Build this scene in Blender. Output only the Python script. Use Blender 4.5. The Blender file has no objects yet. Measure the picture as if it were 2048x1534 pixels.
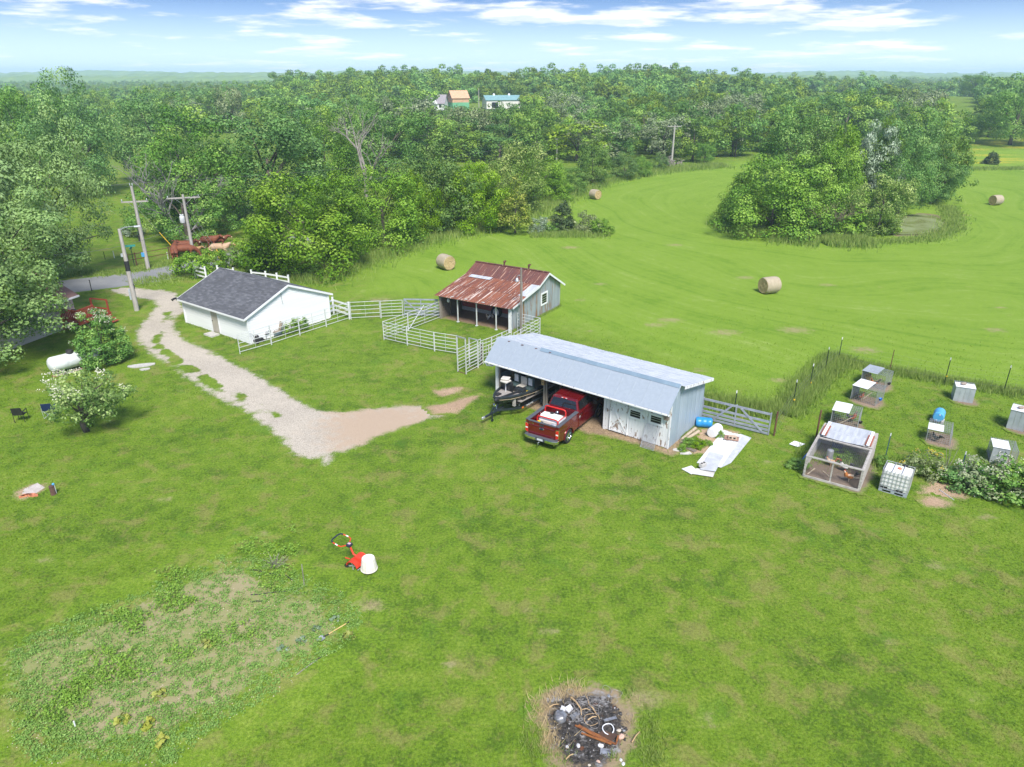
import bpy, math, random
import numpy as np
from mathutils import Vector, Matrix, Quaternion
rnd = random.Random(7)
SC = bpy.context.scene
COL = SC.collection
R = math.radians
# ------------------------------------------------------------------ camera, sky, sun, exposure
FPX, HCAM, PITCH = 1420.0, 18.0, math.atan((767 - 150) / 1420.0)
cam_d = bpy.data.cameras.new('camera'); cam = bpy.data.objects.new('camera', cam_d); COL.objects.link(cam)
cam.location = (0, 0, HCAM); cam.rotation_euler = (math.pi / 2 - PITCH, 0, 0)
cam_d.sensor_width = 36; cam_d.lens = FPX / 2048 * 36; cam_d.clip_start = .5; cam_d.clip_end = 12000
SC.camera = cam
SUN_EL, SUN_AZ = 52, 166                     # degrees; azimuth from +Y towards +X
sdir = Vector((math.sin(R(SUN_AZ)) * math.cos(R(SUN_EL)), math.cos(R(SUN_AZ)) * math.cos(R(SUN_EL)), math.sin(R(SUN_EL))))
sl = bpy.data.lights.new('sun', 'SUN'); sl.energy = 3.2; sl.angle = R(17); sl.color = (1, .95, .87)
sun = bpy.data.objects.new('sun', sl); COL.objects.link(sun); sun.rotation_euler = (-sdir).to_track_quat('-Z', 'Y').to_euler()
W = bpy.data.worlds.new('World'); SC.world = W; W.use_nodes = True
SC.view_settings.view_transform = 'Standard'; SC.view_settings.look = 'None'
SC.view_settings.exposure = 1.03; SC.view_settings.gamma = 1; SC.view_settings.use_curve_mapping = False
SC.cycles.max_bounces = 6; SC.cycles.diffuse_bounces = 3; SC.cycles.transmission_bounces = 4; SC.cycles.volume_bounces = 1
SC.cycles.transparent_max_bounces = 6; SC.cycles.caustics_reflective = False; SC.cycles.caustics_refractive = False

# ------------------------------------------------------------------ node helpers
def nd(t, typ, ins=None, **props):
    n = t.nodes.new('ShaderNode' + typ)
    for k, v in props.items(): setattr(n, k, v)
    for k, v in (ins or {}).items():
        s = n.inputs[k]
        if isinstance(v, bpy.types.NodeSocket): t.links.new(v, s)
        elif isinstance(v, (tuple, list)) and len(v) == 3 and s.type == 'RGBA': s.default_value = (*v, 1)
        else: s.default_value = v
    return n
def mth(t, op, a, b=0.0, c=None, clamp=False):
    ins = {0: a, 1: b}
    if c is not None: ins[2] = c
    return nd(t, 'Math', ins, operation=op, use_clamp=clamp).outputs[0]
def mixc(t, f, a, b, mode='MIX'):
    return nd(t, 'Mix', {0: f, 6: a, 7: b}, data_type='RGBA', blend_type=mode).outputs[2]
def sstep(t, x, lo, hi):
    return nd(t, 'MapRange', {0: x, 1: lo, 2: hi, 3: 0.0, 4: 1.0}, interpolation_type='SMOOTHSTEP').outputs[0]
def noise(t, vec, scale, detail=3, rough=.55, dist=0.0):
    return nd(t, 'TexNoise', {'Vector': vec, 'Scale': scale, 'Detail': detail, 'Roughness': rough, 'Distortion': dist}).outputs[0]
def vscale(t, vec, s):
    return nd(t, 'Mapping', {'Vector': vec, 'Scale': s}).outputs[0]
def attr(t, name):
    return nd(t, 'Attribute', attribute_name=name).outputs['Fac']
def newmat(name):
    m = bpy.data.materials.new(name); m.use_nodes = True
    t = m.node_tree; t.nodes.clear()
    return m, t
def finish(t, col, rough=.7, metal=0.0, bump=None, bstr=.3, bdist=.02, spec=.4, coat=0.0, trans=0.0):
    p = nd(t, 'BsdfPrincipled', {'Base Color': col, 'Roughness': rough, 'Metallic': metal, 'Specular IOR Level': spec, 'Coat Weight': coat, 'Transmission Weight': trans})
    if bump is not None:
        b = nd(t, 'Bump', {'Height': bump, 'Strength': bstr, 'Distance': bdist}); t.links.new(b.outputs[0], p.inputs['Normal'])
    o = nd(t, 'OutputMaterial'); t.links.new(p.outputs[0], o.inputs[0])
    return p
MATS = {}
def M(name, c1, c2=None, scale=3.0, rough=.65, metal=0.0, amt=1.0, lo=.35, hi=.65, stretch=(1, 1, 1), bump=.0, spec=.4, coat=0.0, detail=5, rust=None, rustlo=.6, rusthi=.68, ruststretch=None, rustscale=None):
    """two colours broken by noise in object coordinates, optional third (rust, chipped paint, dirt) by threshold"""
    m, t = newmat(name)
    oc = nd(t, 'TexCoord').outputs['Object']
    oi = nd(t, 'ObjectInfo')
    vec = nd(t, 'VectorMath', {0: oc, 1: nd(t, 'VectorMath', {0: oi.outputs['Random'], 1: (37, 17, 51)}, operation='MULTIPLY').outputs[0]}, operation='ADD').outputs[0]
    v = vscale(t, vec, stretch)
    n = noise(t, v, scale, detail, .6)
    c2 = c2 or tuple(x * .72 for x in c1)
    col = mixc(t, mth(t, 'MULTIPLY', sstep(t, n, lo, hi), amt), c1, c2)
    if rust:
        v2 = vscale(t, vec, ruststretch or stretch)
        n2 = noise(t, v2, rustscale or scale * 1.7, 6, .65)
        col = mixc(t, sstep(t, n2, rustlo, rusthi), col, rust)
    finish(t, col, rough, metal, n if bump else None, bump, .02, spec, coat)
    MATS[name] = m
    return m

# ------------------------------------------------------------------ mesh collector
def frame(p, q, up=(0, 0, 1)):
    p, q = Vector(p), Vector(q); d = (q - p); L = d.length; d.normalize()
    u = Vector(up)
    if abs(d.dot(u)) > .98: u = Vector((0, 1, 0)) if abs(d.y) < .9 else Vector((1, 0, 0))
    s = d.cross(u).normalized(); u = s.cross(d).normalized()
    return p, d, s, u, L
class MB:
    def __init__(s): s.v = []; s.f = []
    def add(s, vs, fs):
        n = len(s.v); s.v += [tuple(p) for p in vs]; s.f += [tuple(i + n for i in f) for f in fs]; return s
    def box(s, c, d, rz=0.0, m=None):
        x, y, z = d[0] / 2, d[1] / 2, d[2] / 2
        vs = [Vector((a * x, b * y, e * z)) for e in (-1, 1) for b in (-1, 1) for a in (-1, 1)]
        if rz: vs = [Matrix.Rotation(rz, 3, 'Z') @ v for v in vs]
        if m is not None: vs = [m @ v for v in vs]
        return s.add([v + Vector(c) for v in vs], [(0, 2, 3, 1), (4, 5, 7, 6), (0, 1, 5, 4), (2, 6, 7, 3), (0, 4, 6, 2), (1, 3, 7, 5)])
    def bx(s, x0, x1, y0, y1, z0, z1): return s.box(((x0 + x1) / 2, (y0 + y1) / 2, (z0 + z1) / 2), (x1 - x0, y1 - y0, z1 - z0))
    def bar(s, p, q, w, h=None, up=(0, 0, 1)):
        h = h or w
        p, d, sd, u, L = frame(p, q, up); vs = []
        for o in (p, p + d * L):
            for a, b in ((-1, -1), (1, -1), (1, 1), (-1, 1)): vs.append(o + sd * (a * w / 2) + u * (b * h / 2))
        return s.add(vs, [(3, 2, 1, 0), (4, 5, 6, 7)] + [(i, (i + 1) % 4, (i + 1) % 4 + 4, i + 4) for i in range(4)])
    def tube(s, pts, r, n=6, caps=True):
        pts = [Vector(p) for p in pts]; k = len(pts); vs = []
        rr = r if isinstance(r, (list, tuple)) else [r] * k
        u0 = None
        for i, p in enumerate(pts):
            d = (pts[min(i + 1, k - 1)] - pts[max(i - 1, 0)]).normalized()
            if u0 is None: u0 = Vector((0, 0, 1)) if abs(d.z) < .9 else Vector((1, 0, 0))
            u0 = (u0 - d * u0.dot(d)).normalized(); w = d.cross(u0)
            for j in range(n):
                a = 2 * math.pi * j / n; vs.append(p + (u0 * math.cos(a) + w * math.sin(a)) * rr[i])
        fs = [(i * n + j, i * n + (j + 1) % n, (i + 1) * n + (j + 1) % n, (i + 1) * n + j) for i in range(k - 1) for j in range(n)]
        if caps: fs += [tuple(range(n - 1, -1, -1)), tuple(range((k - 1) * n, k * n))]
        return s.add(vs, fs)
    def lathe(s, prof, n=16, o=(0, 0, 0), ax=(0, 0, 1), caps=True):
        """prof: (radius, distance along the axis)"""
        o = Vector(o); q = Vector((0, 0, 1)).rotation_difference(Vector(ax).normalized()); vs = []
        for r, z in prof:
            for j in range(n):
                a = 2 * math.pi * j / n; vs.append(o + q @ Vector((r * math.cos(a), r * math.sin(a), z)))
        k = len(prof)
        fs = [(i * n + j, i * n + (j + 1) % n, (i + 1) * n + (j + 1) % n, (i + 1) * n + j) for i in range(k - 1) for j in range(n)]
        if caps: fs += [tuple(range(n - 1, -1, -1)), tuple(range((k - 1) * n, k * n))]
        return s.add(vs, fs)
    def prism(s, poly, a, b, plane='yz'):
        """poly in a plane, swept along the third axis from a to b"""
        f = {'yz': lambda p, t: (t, p[0], p[1]), 'xz': lambda p, t: (p[0], t, p[1]), 'xy': lambda p, t: (p[0], p[1], t)}[plane]
        n = len(poly)
        vs = [f(p, a) for p in poly] + [f(p, b) for p in poly]
        return s.add(vs, [tuple(range(n - 1, -1, -1)), tuple(range(n, 2 * n))] + [(i, (i + 1) % n, (i + 1) % n + n, i + n) for i in range(n)])
    def quad(s, *p): return s.add(p, [tuple(range(len(p)))])
    def slab(s, a, b, c, d, th):
        """a thick sheet on four corners (a b c d in order), thickness th downwards along its normal"""
        a, b, c, d = map(Vector, (a, b, c, d)); n = (b - a).cross(d - a).normalized() * th
        return s.add([a, b, c, d, a - n, b - n, c - n, d - n], [(0, 1, 2, 3), (7, 6, 5, 4)] + [(i, i + 4, (i + 1) % 4 + 4, (i + 1) % 4) for i in range(4)])
    def ball(s, c, r, n=10, m=7, sq=(1, 1, 1)):
        vs = [(c[0], c[1], c[2] - r * sq[2])]
        for i in range(1, m):
            a = math.pi * i / m - math.pi / 2
            for j in range(n):
                b = 2 * math.pi * j / n
                vs.append((c[0] + r * sq[0] * math.cos(a) * math.cos(b), c[1] + r * sq[1] * math.cos(a) * math.sin(b), c[2] + r * sq[2] * math.sin(a)))
        vs.append((c[0], c[1], c[2] + r * sq[2]))
        fs = [(0, 1 + (j + 1) % n, 1 + j) for j in range(n)]
        for i in range(m - 2):
            fs += [(1 + i * n + j, 1 + i * n + (j + 1) % n, 1 + (i + 1) * n + (j + 1) % n, 1 + (i + 1) * n + j) for j in range(n)]
        L = len(vs) - 1; k = 1 + (m - 2) * n
        fs += [(k + j, k + (j + 1) % n, L) for j in range(n)]
        return s.add(vs, fs)
    def xf(s, m): s.v = [tuple(m @ Vector(p)) for p in s.v]; return s
    def jitter(s, a, seed=0):
        q = random.Random(seed); s.v = [(x + q.uniform(-a, a), y + q.uniform(-a, a), z + q.uniform(-a, a)) for x, y, z in s.v]; return s
    def mesh(s, name, mat, smooth=False):
        me = bpy.data.meshes.new(name); me.from_pydata([tuple(p) for p in s.v], [], s.f)
        if mat: me.materials.append(mat)
        if smooth: me.polygons.foreach_set('use_smooth', [True] * len(me.polygons))
        me.update(); return me
    def build(s, name, mat, parent=None, smooth=False, bevel=0.0, kind=None, label=None):
        o = bpy.data.objects.new(name, s.mesh(name, mat, smooth)); COL.objects.link(o)
        if parent: o.parent = parent
        if bevel:
            b = o.modifiers.new('bevel', 'BEVEL'); b.width = bevel; b.segments = 2; b.limit_method = 'ANGLE'; b.angle_limit = R(35)
        if smooth and bevel == 0:
            w = o.modifiers.new('normals', 'EDGE_SPLIT'); w.split_angle = R(40)
        if kind: o['kind'] = kind
        if label: o['label'] = label
        return o
def tag(o, label, cat, group=None):
    o['label'] = label; o['category'] = cat
    if group: o['group'] = group
    return o
def thing(name, label, cat, loc=(0, 0, 0), rz=0.0, group=None):
    o = bpy.data.objects.new(name, None); COL.objects.link(o); o.empty_display_size = .2
    o.location = loc; o.rotation_euler = (0, 0, rz)
    return tag(o, label, cat, group)
def part(name, me, parent, loc=(0, 0, 0), rz=0.0, label=None):
    """an object on an existing (shared) mesh"""
    o = bpy.data.objects.new(name, me); COL.objects.link(o); o.parent = parent; o.location = loc; o.rotation_euler = (0, 0, rz)
    if label: o['label'] = label
    return o
def kids(o): return [c for c in bpy.data.objects if c.parent == o]
def copy_tree(o, parent=None, table=None):
    c = o.copy(); COL.objects.link(c)
    if parent: c.parent = parent
    for ch in (table[o] if table is not None else list(o.children)): copy_tree(ch, c)
    return c
def dup(o, label, loc, rz=0.0, scale=1.0, group=None):
    c = copy_tree(o); c.location = loc; c.rotation_euler = (0, 0, rz)
    c.scale = (scale,) * 3 if not isinstance(scale, (tuple, list)) else scale
    c['label'] = label
    if group: c['group'] = group
    return c
def structure(name, mb, mat, smooth=False):
    o = mb.build(name, mat, smooth=False); o['kind'] = 'structure'; return o
def skin(name, joints, edges, mat, parent=None, sub=2):
    """one continuous body grown over a skeleton: joints = (x, y, z, radius_x, radius_y)"""
    me = bpy.data.meshes.new(name); me.from_pydata([j[:3] for j in joints], edges, []); me.materials.append(mat)
    o = bpy.data.objects.new(name, me); COL.objects.link(o)
    if parent: o.parent = parent
    o.modifiers.new('skin', 'SKIN').use_smooth_shade = True
    if sub: s = o.modifiers.new('sub', 'SUBSURF'); s.levels = s.render_levels = sub
    for i, j in enumerate(joints):
        d = me.skin_vertices[0].data[i]; d.radius = (j[3], j[4] if len(j) > 4 else j[3]); d.use_root = i == 0
    return o

# ------------------------------------------------------------------ terrain and picking points on it
def hgt(x, y):
    """gentle rise under the far wood; flat around the farm"""
    x = np.asarray(x, float); y = np.asarray(y, float)
    far = np.clip((y - 150) / 120, 0, 1); far = far * far * (3 - 2 * far)
    h = 10.5 * np.exp(-((x - 30) / 230) ** 2 - ((y - 475) / 150) ** 2)
    h = h + 2.0 * np.sin(x / 210 + 1.0) * np.sin(y / 260 + .4) * np.clip((y - 300) / 300, 0, 1)
    h = h + 4.5 * np.exp(-((x - 260) / 120) ** 2 - ((y - 330) / 130) ** 2)
    return h * far
def ray(px, py):
    u, v = (px - 1024) / FPX, (py - 767) / FPX
    return Vector((u, math.cos(PITCH) - v * math.sin(PITCH), -math.sin(PITCH) - v * math.cos(PITCH)))
def G(px, py, z=0.0):
    """point of the horizontal plane z seen at that place of the photograph"""
    d = ray(px, py); return Vector((0, 0, HCAM)) + d * ((z - HCAM) / d.z)
def GX(px, Y):
    """ground point at distance Y in the direction of column px"""
    zz = 0.0
    for _ in range(3):
        fw = Y * math.cos(PITCH) + (HCAM - zz) * math.sin(PITCH); x = (px - 1024) / FPX * fw; zz = float(hgt(x, Y))
    return Vector((x, Y, zz))
def ztop(p, py):
    v = (py - 767) / FPX
    return HCAM - p[1] * (math.sin(PITCH) + v * math.cos(PITCH)) / (math.cos(PITCH) - v * math.sin(PITCH))
def depth(p): return p[1] * math.cos(PITCH) + (HCAM - p[2]) * math.sin(PITCH)
def flat(v): return Vector((v[0], v[1], 0))

# ------------------------------------------------------------------ numpy noise and polygon masks
def _hash(ix, iy, seed):
    h = (ix * 374761393 + iy * 668265263 + seed * 1274126177) & 0xffffffff
    h = ((h ^ (h >> 13)) * 1274126177) & 0xffffffff
    return ((h ^ (h >> 16)) & 0xffff) / 65535.0
def vnoise(x, y, seed=0):
    x = np.asarray(x, float); y = np.asarray(y, float)
    ix = np.floor(x).astype(np.int64); iy = np.floor(y).astype(np.int64); fx = x - ix; fy = y - iy
    fx = fx * fx * (3 - 2 * fx); fy = fy * fy * (3 - 2 * fy)
    a = _hash(ix, iy, seed); b = _hash(ix + 1, iy, seed); c = _hash(ix, iy + 1, seed); d = _hash(ix + 1, iy + 1, seed)
    return (a * (1 - fx) + b * fx) * (1 - fy) + (c * (1 - fx) + d * fx) * fy
def fbm(x, y, seed=0, oct=4):
    s = 0; a = .5
    for i in range(oct): s = s + a * vnoise(x * 2 ** i, y * 2 ** i, seed + i); a *= .5
    return s / (1 - .5 ** oct)
def sdist(poly, x, y):
    """signed distance to a polygon (positive inside), vectorised"""
    P = np.asarray([(p[0], p[1]) for p in poly]); best = np.full(np.shape(x), 1e9); ins = np.zeros(np.shape(x), bool)
    for i in range(len(P)):
        a = P[i]; b = P[(i + 1) % len(P)]; e = b - a
        t = np.clip(((x - a[0]) * e[0] + (y - a[1]) * e[1]) / (e @ e + 1e-12), 0, 1)
        best = np.minimum(best, np.hypot(x - a[0] - t * e[0], y - a[1] - t * e[1]))
        if a[1] != b[1]:
            c = ((a[1] > y) != (b[1] > y)) & (x < (b[0] - a[0]) * (y - a[1]) / (b[1] - a[1]) + a[0]); ins ^= c
    return np.where(ins, best, -best)
def ldist(line, x, y):
    P = np.asarray([(p[0], p[1]) for p in line]); best = np.full(np.shape(x), 1e9)
    for i in range(len(P) - 1):
        a = P[i]; b = P[i + 1]; e = b - a
        t = np.clip(((x - a[0]) * e[0] + (y - a[1]) * e[1]) / (e @ e + 1e-12), 0, 1)
        best = np.minimum(best, np.hypot(x - a[0] - t * e[0], y - a[1] - t * e[1]))
    return best
def npmesh(name, verts, faces, mat, attrs=None, smooth=False, k=None):
    """mesh from arrays; faces (n, k); attrs: point float attributes"""
    me = bpy.data.meshes.new(name); verts = np.asarray(verts, np.float32); faces = np.asarray(faces, np.int32); k = faces.shape[1]
    me.vertices.add(len(verts)); me.vertices.foreach_set('co', verts.ravel())
    me.loops.add(faces.size); me.loops.foreach_set('vertex_index', faces.ravel())
    me.polygons.add(len(faces)); me.polygons.foreach_set('loop_start', np.arange(0, faces.size, k, dtype=np.int32))
    me.polygons.foreach_set('loop_total', np.full(len(faces), k, np.int32))
    if smooth: me.polygons.foreach_set('use_smooth', np.ones(len(faces), bool))
    if mat: me.materials.append(mat)
    for n, a in (attrs or {}).items():
        at = me.attributes.new(n, 'FLOAT', 'POINT'); at.data.foreach_set('value', np.asarray(a, np.float32).ravel())
    me.update(calc_edges=True); return me
def obj(name, me, parent=None):
    o = bpy.data.objects.new(name, me); COL.objects.link(o)
    if parent: o.parent = parent
    return o
# ------------------------------------------------------------------ sky with a broken layer of fair-weather cloud
def build_world():
    t = W.node_tree; t.nodes.clear()
    d = nd(t, 'TexCoord').outputs['Generated']
    s = nd(t, 'SeparateXYZ', {0: d})
    zc = mth(t, 'MAXIMUM', s.outputs[2], 0.0)
    up = nd(t, 'CombineXYZ', {0: s.outputs[0], 1: s.outputs[1], 2: mth(t, 'MULTIPLY_ADD', zc, 3.2, .10)}).outputs[0]
    sky = nd(t, 'TexSky', {'Vector': nd(t, 'VectorMath', {0: up}, operation='NORMALIZE').outputs[0]}, sky_type='NISHITA', sun_disc=False,
             sun_elevation=R(SUN_EL), sun_rotation=R(SUN_AZ), air_density=1.25, dust_density=.6, ozone_density=1.6)
    inv = mth(t, 'DIVIDE', 1.0, mth(t, 'ADD', zc, .075))
    p = nd(t, 'CombineXYZ', {0: mth(t, 'MULTIPLY', s.outputs[0], inv), 1: mth(t, 'MULTIPLY', s.outputs[1], inv), 2: 3.7}).outputs[0]
    def cover(off):
        q = nd(t, 'VectorMath', {0: p, 1: off}, operation='ADD').outputs[0]
        return mth(t, 'ADD', mth(t, 'MULTIPLY', noise(t, q, 1.15, 9, .56, .1), .78), mth(t, 'MULTIPLY', noise(t, q, .4, 2, .5), .22))
    c0 = cover((8.7, 2.2, 0)); c1 = cover((8.7, 1.95, 0))
    mask = sstep(t, c0, .500, .640)
    dark = mth(t, 'MULTIPLY', sstep(t, mth(t, 'SUBTRACT', c1, c0), -.055, .035), sstep(t, c0, .53, .64))
    cl = mixc(t, dark, (14.2, 14.0, 14.1), (9.6, 10.3, 12.2))
    lowhaze = sstep(t, zc, .0, .11)
    base = mixc(t, lowhaze, (9.0, 11.4, 12.9), mixc(t, 1.0, sky.outputs[0], (.76, 1.12, 1.66), 'MULTIPLY'))
    col = mixc(t, mth(t, 'MULTIPLY', mask, mth(t, 'MULTIPLY_ADD', lowhaze, .4, .6)), base, cl)
    bg = nd(t, 'Background', {0: col, 1: .05}); o = nd(t, 'OutputWorld'); t.links.new(bg.outputs[0], o.inputs[0])
    W.cycles.sampling_method = 'MANUAL'; W.cycles.sample_map_resolution = 1024
build_world()

# ------------------------------------------------------------------ layout of the ground, from places in the photograph
def poly(*pp): return [G(*p) for p in pp]
DRIVE = poly((160, 572), (215, 580), (250, 591), (305, 601), (314, 612), (290, 638), (275, 658), (273, 680), (295, 705), (338, 733), (395, 772), (450, 805), (490, 825), (530, 852), (565, 882), (580, 905), (600, 912), (625, 920), (640, 915), (650, 930), (662, 932), (668, 905), (695, 905), (735, 884), (780, 864), (850, 842), (905, 826), (945, 800), (900, 805), (850, 812), (800, 811), (740, 816), (690, 824), (640, 822), (600, 803), (560, 778), (510, 748), (460, 723), (425, 702), (390, 689), (368, 680), (350, 655), (350, 636), (366, 626), (372, 622), (352, 586), (325, 580), (275, 577), (262, 570), (220, 556), (160, 552))
ROADL = [G(-420, 640), G(-100, 600), G(100, 577), G(215, 564), (G(300, 553)), G(370, 539), G(450, 521), G(540, 500), G(620, 476)]
GARDEN = poly((440, 1105), (520, 1092), (580, 1130), (690, 1175), (752, 1240), (700, 1295), (570, 1395), (440, 1470), (330, 1560), (60, 1560), (-40, 1470), (-20, 1300), (110, 1245), (300, 1165))
GROVE = poly((1480, 442), (1545, 470), (1640, 478), (1740, 476), (1800, 478), (1850, 476), (1895, 455), (1900, 430), (1880, 410), (1890, 385), (1700, 350), (1500, 370), (1465, 410))
HAY = poly((700, 590), (745, 520), (860, 480), (1060, 430), (1210, 357), (1450, 325), (1700, 300), (2600, 300), (3600, 420), (3600, 900), (2048, 790), (1690, 733), (1580, 820), (1420, 765), (1150, 660), (1080, 640), (900, 600))
MEADOW = poly((1860, 345), (1900, 290), (2600, 268), (2600, 330), (2048, 334))
POND = poly((1770, 462), (1796, 440), (1838, 429), (1868, 432), (1888, 445), (1880, 460), (1846, 469), (1800, 470))
COOPYARD = poly((1690, 745), (2048, 800), (2300, 860), (2048, 965), (1900, 940), (1700, 870), (1600, 850))
SPOTS = [(1060, 1218, .45), (1098, 1262, .5), (525, 1068, .5), (1880, 1006, .9), (1970, 1034, .7), (1410, 1440, .6), (1660, 1190, .4), (1290, 1400, .9), (1180, 1130, .4), (1540, 925, .5), (200, 970, .5), (740, 1210, .8), (1340, 905, .8),
         (1200, 568, 1.0), (1490, 555, 1.3), (1160, 600, .8), (1340, 640, 1.4), (1310, 650, 1.2), (1590, 660, 1.8), (1450, 665, 1.6), (1655, 570, 1.2), (1990, 660, 1.2), (2000, 615, .8), (1180, 663, .6), (830, 700, .5), (640, 590, 1.5), (760, 600, 1.5),
         (1140, 495, 1.6), (1350, 490, 1.4), (1920, 430, 2.0), (1100, 440, 2.5), (1560, 760, 1.0), (1730, 700, 1.5), (1400, 740, .8), (1870, 1130, .7), (1780, 1290, .5), (1950, 1390, .5), (1260, 1080, .4), (950, 1180, .4), (900, 1330, .5), (330, 1000, .6), (90, 1120, .5), (1130, 760, .6)]
SPOTS = [(G(x, y), r) for x, y, r in SPOTS]
def ground_attrs(x, y):
    x = np.asarray(x, float); y = np.asarray(y, float)
    hay = np.clip(sdist(HAY, x, y) / 5 + .5, 0, 1)
    mead = np.clip(sdist(MEADOW, x, y) / 6 + .5, 0, 1)
    sw = -sdist(GROVE, x, y)
    sw = sw + (vnoise(x / 13, y / 13, 5) - .5) * 7 + (vnoise(x / 40, y / 40, 6) - .5) * 18
    wear = np.zeros_like(x)
    for c, r in SPOTS:
        q = ((x - c.x) / (r * 1.3)) ** 2 + ((y - c.y) / (r * .8)) ** 2
        wear = np.maximum(wear, .93 * np.exp(-q))
    gd = np.clip(sdist(GARDEN, x, y) / 1.2 + .5, 0, 1)
    cy = np.clip(sdist(COOPYARD, x, y) / 2 + .5, 0, 1)
    wear = np.maximum(wear, gd * .62)
    return dict(hay=hay, mead=mead, swath=sw, wear=wear, cy=cy)

# ------------------------------------------------------------------ grass colours shared by the ground sheet, the blades and the ragged edges of bare ground
def grass_col(t):
    pos = nd(t, 'NewGeometry').outputs['Position']
    v = vscale(t, pos, (1, 1, .0))
    hay, mead, wear, sw, cy = (attr(t, a) for a in ('hay', 'mead', 'wear', 'swath', 'cy'))
    nb = noise(t, v, .045, 3); nm = noise(t, v, .22, 4, .6); nf = noise(t, v, 1.3, 4, .6); nx = noise(t, v, 9.0, 4, .7)
    A, B_, C, D, S = (.068, .130, .012), (.122, .205, .016), (.195, .262, .038), (.29, .245, .11), (.33, .235, .155)
    k = mth(t, 'ADD', mth(t, 'MULTIPLY', nm, .30), mth(t, 'ADD', mth(t, 'MULTIPLY', nf, .36), mth(t, 'MULTIPLY', nx, .34)))
    lawn = mixc(t, sstep(t, k, .40, .52), A, B_)
    lawn = mixc(t, mth(t, 'MULTIPLY', sstep(t, k, .50, .66), .9), lawn, C)
    # blue-green clover in soft islands, straw where the lawn is thin
    nc = noise(t, v, .5, 3, .5, .6)
    lawn = mixc(t, mth(t, 'MULTIPLY', sstep(t, nc, .60, .72), .4), lawn, (.070, .170, .018))
    nd_ = noise(t, v, .75, 6, .66, .4)
    lawn = mixc(t, mth(t, 'MULTIPLY', sstep(t, mth(t, 'ADD', nd_, mth(t, 'MULTIPLY', nb, .25)), .62, .78), .55), lawn, (.225, .205, .070))
    lawn = mixc(t, mth(t, 'MULTIPLY', sstep(t, noise(t, v, 3.7, 4, .7), .52, .68), .24), lawn, (.170, .150, .055))
    # the mown hay field: swaths round the grove, paler cut stubble between
    st = mth(t, 'SINE', mth(t, 'MULTIPLY', sw, 2.2))
    st2 = mth(t, 'SINE', mth(t, 'MULTIPLY', sw, .83))
    vs = nd(t, 'CombineXYZ', {0: mth(t, 'MULTIPLY', sw, 1.3), 1: noise(t, v, .05, 2), 2: 0.0}).outputs[0]
    ns = noise(t, vs, 1.1, 5, .70)
    q = mth(t, 'ADD', mth(t, 'ADD', mth(t, 'MULTIPLY', st, .020), mth(t, 'MULTIPLY', st2, .022)), mth(t, 'ADD', mth(t, 'MULTIPLY', ns, .45), mth(t, 'ADD', mth(t, 'MULTIPLY', nm, .3), mth(t, 'MULTIPLY', nf, .25))))
    field = mixc(t, sstep(t, q, .36, .52), (.122, .222, .017), (.170, .270, .028))
    field = mixc(t, mth(t, 'MULTIPLY', sstep(t, q, .52, .70), .8), field, (.26, .335, .085))
    field = mixc(t, mth(t, 'MULTIPLY', sstep(t, noise(t, v, .6, 5, .65), .66, .76), .5), field, (.32, .27, .12))
    col = mixc(t, hay, lawn, field)
    yl = mth(t, 'MULTIPLY', mead, sstep(t, mth(t, 'ADD', mth(t, 'MULTIPLY', noise(t, vscale(t, pos, (.35, 1, 0)), .12, 4, .6), .7), mth(t, 'MULTIPLY', nf, .3)), .48, .60))
    col = mixc(t, mth(t, 'MULTIPLY', yl, .75), col, (.42, .36, .03))
    # worn spots
    wn = mth(t, 'ADD', mth(t, 'MULTIPLY', noise(t, v, 2.6, 5, .7), .9), mth(t, 'MULTIPLY', noise(t, v, 14., 3, .7), .35))
    wm = sstep(t, mth(t, 'ADD', mth(t, 'MULTIPLY', wear, .75), wn), 1.02, 1.45)
    col = mixc(t, mth(t, 'MULTIPLY', wm, .8), col, mixc(t, sstep(t, nf, .4, .6), S, (.30, .255, .14)))
    fine = noise(t, v, 38., 2, .7)
    br = nd(t, 'MapRange', {0: mth(t, 'ADD', mth(t, 'MULTIPLY', fine, .6), mth(t, 'MULTIPLY', nx, .4)), 1: .3, 2: .7, 3: .46, 4: 1.62}).outputs[0]
    col = nd(t, 'VectorMath', {0: col, 'Scale': br}, operation='SCALE').outputs[0]
    return col, mth(t, 'ADD', fine, nx)
def mat_ground():
    m, t = newmat('ground_grass'); c, h = grass_col(t); finish(t, c, .85, 0, h, .55, .06, .15); return m
MG = mat_ground()
def mat_blade():
    m, t = newmat('grass_blade'); c, h = grass_col(t)
    f = mth(t, 'MULTIPLY_ADD', attr(t, 'tint'), .75, .85)
    c = nd(t, 'VectorMath', {0: c, 'Scale': f}, operation='SCALE').outputs[0]
    a = nd(t, 'BsdfDiffuse', {0: c}); b = nd(t, 'BsdfTranslucent', {0: c}); mx = nd(t, 'MixShader', {0: .35})
    t.links.new(a.outputs[0], mx.inputs[1]); t.links.new(b.outputs[0], mx.inputs[2]); o = nd(t, 'OutputMaterial'); t.links.new(mx.outputs[0], o.inputs[0]); return m
MBL = mat_blade()
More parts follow.
